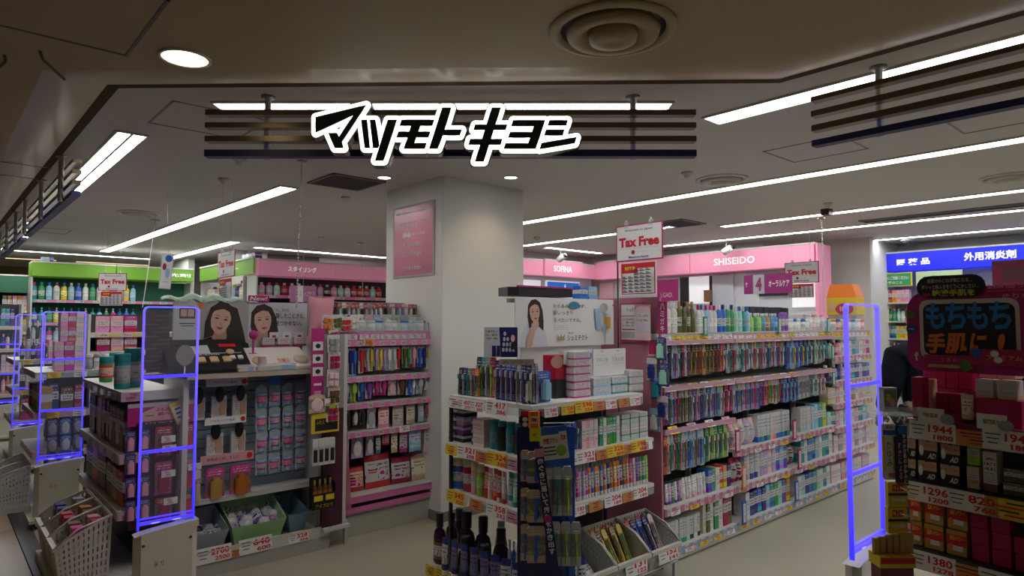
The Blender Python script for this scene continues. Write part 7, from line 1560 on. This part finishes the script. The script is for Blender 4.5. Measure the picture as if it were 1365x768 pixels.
# ================================================================== shopper in a black coat behind the board
def skin_mesh(name, verts, edges, rad, m, parent=None, sub=2, root=0):
    me = bpy.data.meshes.new(name); me.from_pydata(verts, edges, []); o = bpy.data.objects.new(name, me); COL.objects.link(o)
    sk = o.modifiers.new('skin', 'SKIN'); sk.use_smooth_shade = True
    for i, v in enumerate(me.skin_vertices[0].data if me.skin_vertices else []):
        v.radius = rad[i] if isinstance(rad[i], tuple) else (rad[i], rad[i]); v.use_root = (i == root)
    s = o.modifiers.new('sub', 'SUBSURF'); s.levels = sub; s.render_levels = sub
    me.materials.append(m)
    if parent: o.parent = parent
    return o
def ensure_skin(me):
    bm = bmesh.new(); bm.from_mesh(me); bm.verts.layers.skin.verify(); bm.to_mesh(me); bm.free()
def figure(loc, th):
    coat = mat('black_coat', (.008, .010, .017), .9, spec=.12); skin = mat('person_skin', (.50, .30, .20), .6); hair = mat('person_hair', (.02, .014, .012), .6); trou = mat('dark_trousers', (.02, .022, .03), .8)
    V = [(0, 0, .92), (0, .02, 1.10), (0, .02, 1.28), (0, .0, 1.42), (0, -.01, 1.50), (0, -.03, 1.56), (0, -.04, 1.66),
         (-.10, 0, .86), (-.11, -.01, .48), (-.11, .02, .10), (-.11, -.10, .05), (.10, 0, .86), (.11, -.01, .48), (.11, .02, .10), (.11, -.10, .05),
         (-.18, .0, 1.38), (-.25, .03, 1.12), (-.21, -.14, .94), (-.19, -.20, .90), (.18, 0, 1.38), (.25, .03, 1.12), (.21, -.14, .94), (.19, -.20, .90)]
    Eg = [(0, 1), (1, 2), (2, 3), (3, 4), (4, 5), (5, 6), (0, 7), (7, 8), (8, 9), (9, 10), (0, 11), (11, 12), (12, 13), (13, 14), (3, 15), (15, 16), (16, 17), (17, 18), (3, 19), (19, 20), (20, 21), (21, 22)]
    R = [(.15, .11), (.145, .11), (.165, .12), (.13, .10), .055, .055, .085, .095, .062, .045, .04, .095, .062, .045, .04, .07, .052, .035, .028, .07, .052, .035, .028]
    me = bpy.data.meshes.new('person'); me.from_pydata(V, Eg, []); ensure_skin(me); o = bpy.data.objects.new('person', me); COL.objects.link(o)
    sk = o.modifiers.new('skin', 'SKIN'); sk.use_smooth_shade = True
    for i, v in enumerate(me.skin_vertices[0].data): r = R[i]; v.radius = r if isinstance(r, tuple) else (r, r); v.use_root = i == 0
    s = o.modifiers.new('sub', 'SUBSURF'); s.levels = 2; s.render_levels = 2; me.materials.append(skin)
    o.location = loc; o.rotation_euler = (0, 0, th); tag(o, 'person in a long black coat standing behind the bubble lettered board', 'person'); o.scale = (1.10, 1.0, .92)
    def cloth(nm, idx, extra, m):
        mp = {k: i for i, k in enumerate(idx)}; me = bpy.data.meshes.new(nm); me.from_pydata([V[k] for k in idx], [(mp[a], mp[c]) for a, c in Eg if a in mp and c in mp], []); ensure_skin(me)
        q = bpy.data.objects.new(nm, me); COL.objects.link(q); q.parent = o; sk = q.modifiers.new('skin', 'SKIN'); sk.use_smooth_shade = True
        for i, v in enumerate(me.skin_vertices[0].data): r = R[idx[i]]; r = r if isinstance(r, tuple) else (r, r); v.radius = (r[0] + extra, r[1] + extra); v.use_root = i == 0
        s = q.modifiers.new('sub', 'SUBSURF'); s.levels = 2; s.render_levels = 2; me.materials.append(m)
    cloth('coat', [0, 1, 2, 3, 4, 15, 16, 17, 19, 20, 21], .022, coat); cloth('trousers', [0, 7, 8, 9, 11, 12, 13], .016, trou)
    b = MB(); b.lathe([(.17, 1.0), (.185, .95), (.21, .80), (.225, .62), (.22, .60)], coat, 18, sy=.72); b.build('coat_skirt', o)
    b = MB(); b.lathe([(.03, -.125), (.075, -.10), (.10, -.04), (.105, .02), (.09, .08), (.05, .115), (.01, .125)], hair, 16, c=(0, .015), T=Matrix.Translation((0, -.03, 1.68))); b.build('hair', o)
    b = MB(); b.lathe([(.02, -.115), (.055, -.09), (.075, -.03), (.078, .02), (.06, .07), (.01, .08)], skin, 16, T=Matrix.Translation((0, -.065, 1.665))); 
    for s_ in (-1, 1): b.lathe([(.0, -.01), (.011, 0), (.0, .01)], M_ink, 8, T=Matrix.Translation((s_ * .03, -.138, 1.675))); b.lathe([(.0, -.03), (.014, 0), (.0, .03)], skin, 8, T=Matrix.Translation((s_ * .092, -.04, 1.66)))
    b.lathe([(.013, -.02), (.009, 0), (.003, .025)], skin, 8, T=Matrix.Translation((0, -.148, 1.645))); b.box(-.022, .022, -.136, -.128, 1.605, 1.612, M_lip); b.build('face', o)
    for s_ in (-1, 1):
        b = MB(); b.tube([(s_ * .19, -.19, .90), (s_ * .185, -.225, .865)], [.03, .036], skin, 8)
        for k in range(4): x = s_ * (.165 + .014 * k); L_f = (.05, .062, .066, .056)[k] ; b.tube([(x, -.235, .862), (x, -.25, .862 - L_f * .55), (x * .99, -.235, .862 - L_f)], [.009, .008, .006], skin, 6)
        b.tube([(s_ * .155, -.20, .875), (s_ * .135, -.225, .855), (s_ * .14, -.24, .835)], [.011, .009, .007], skin, 6); b.build('hand', o)
        b = MB(); b.cbox(s_ * .11 - .045, s_ * .11 + .045, -.19, .07, 0, .07, M_black, .03); b.build('shoe', o)
u = (1232 - CXP) / F_PX; fp = 4.6; figure((fp * (FX + FY * u), fp * (FY - FX * u), 0), 2.4)
write_labels()
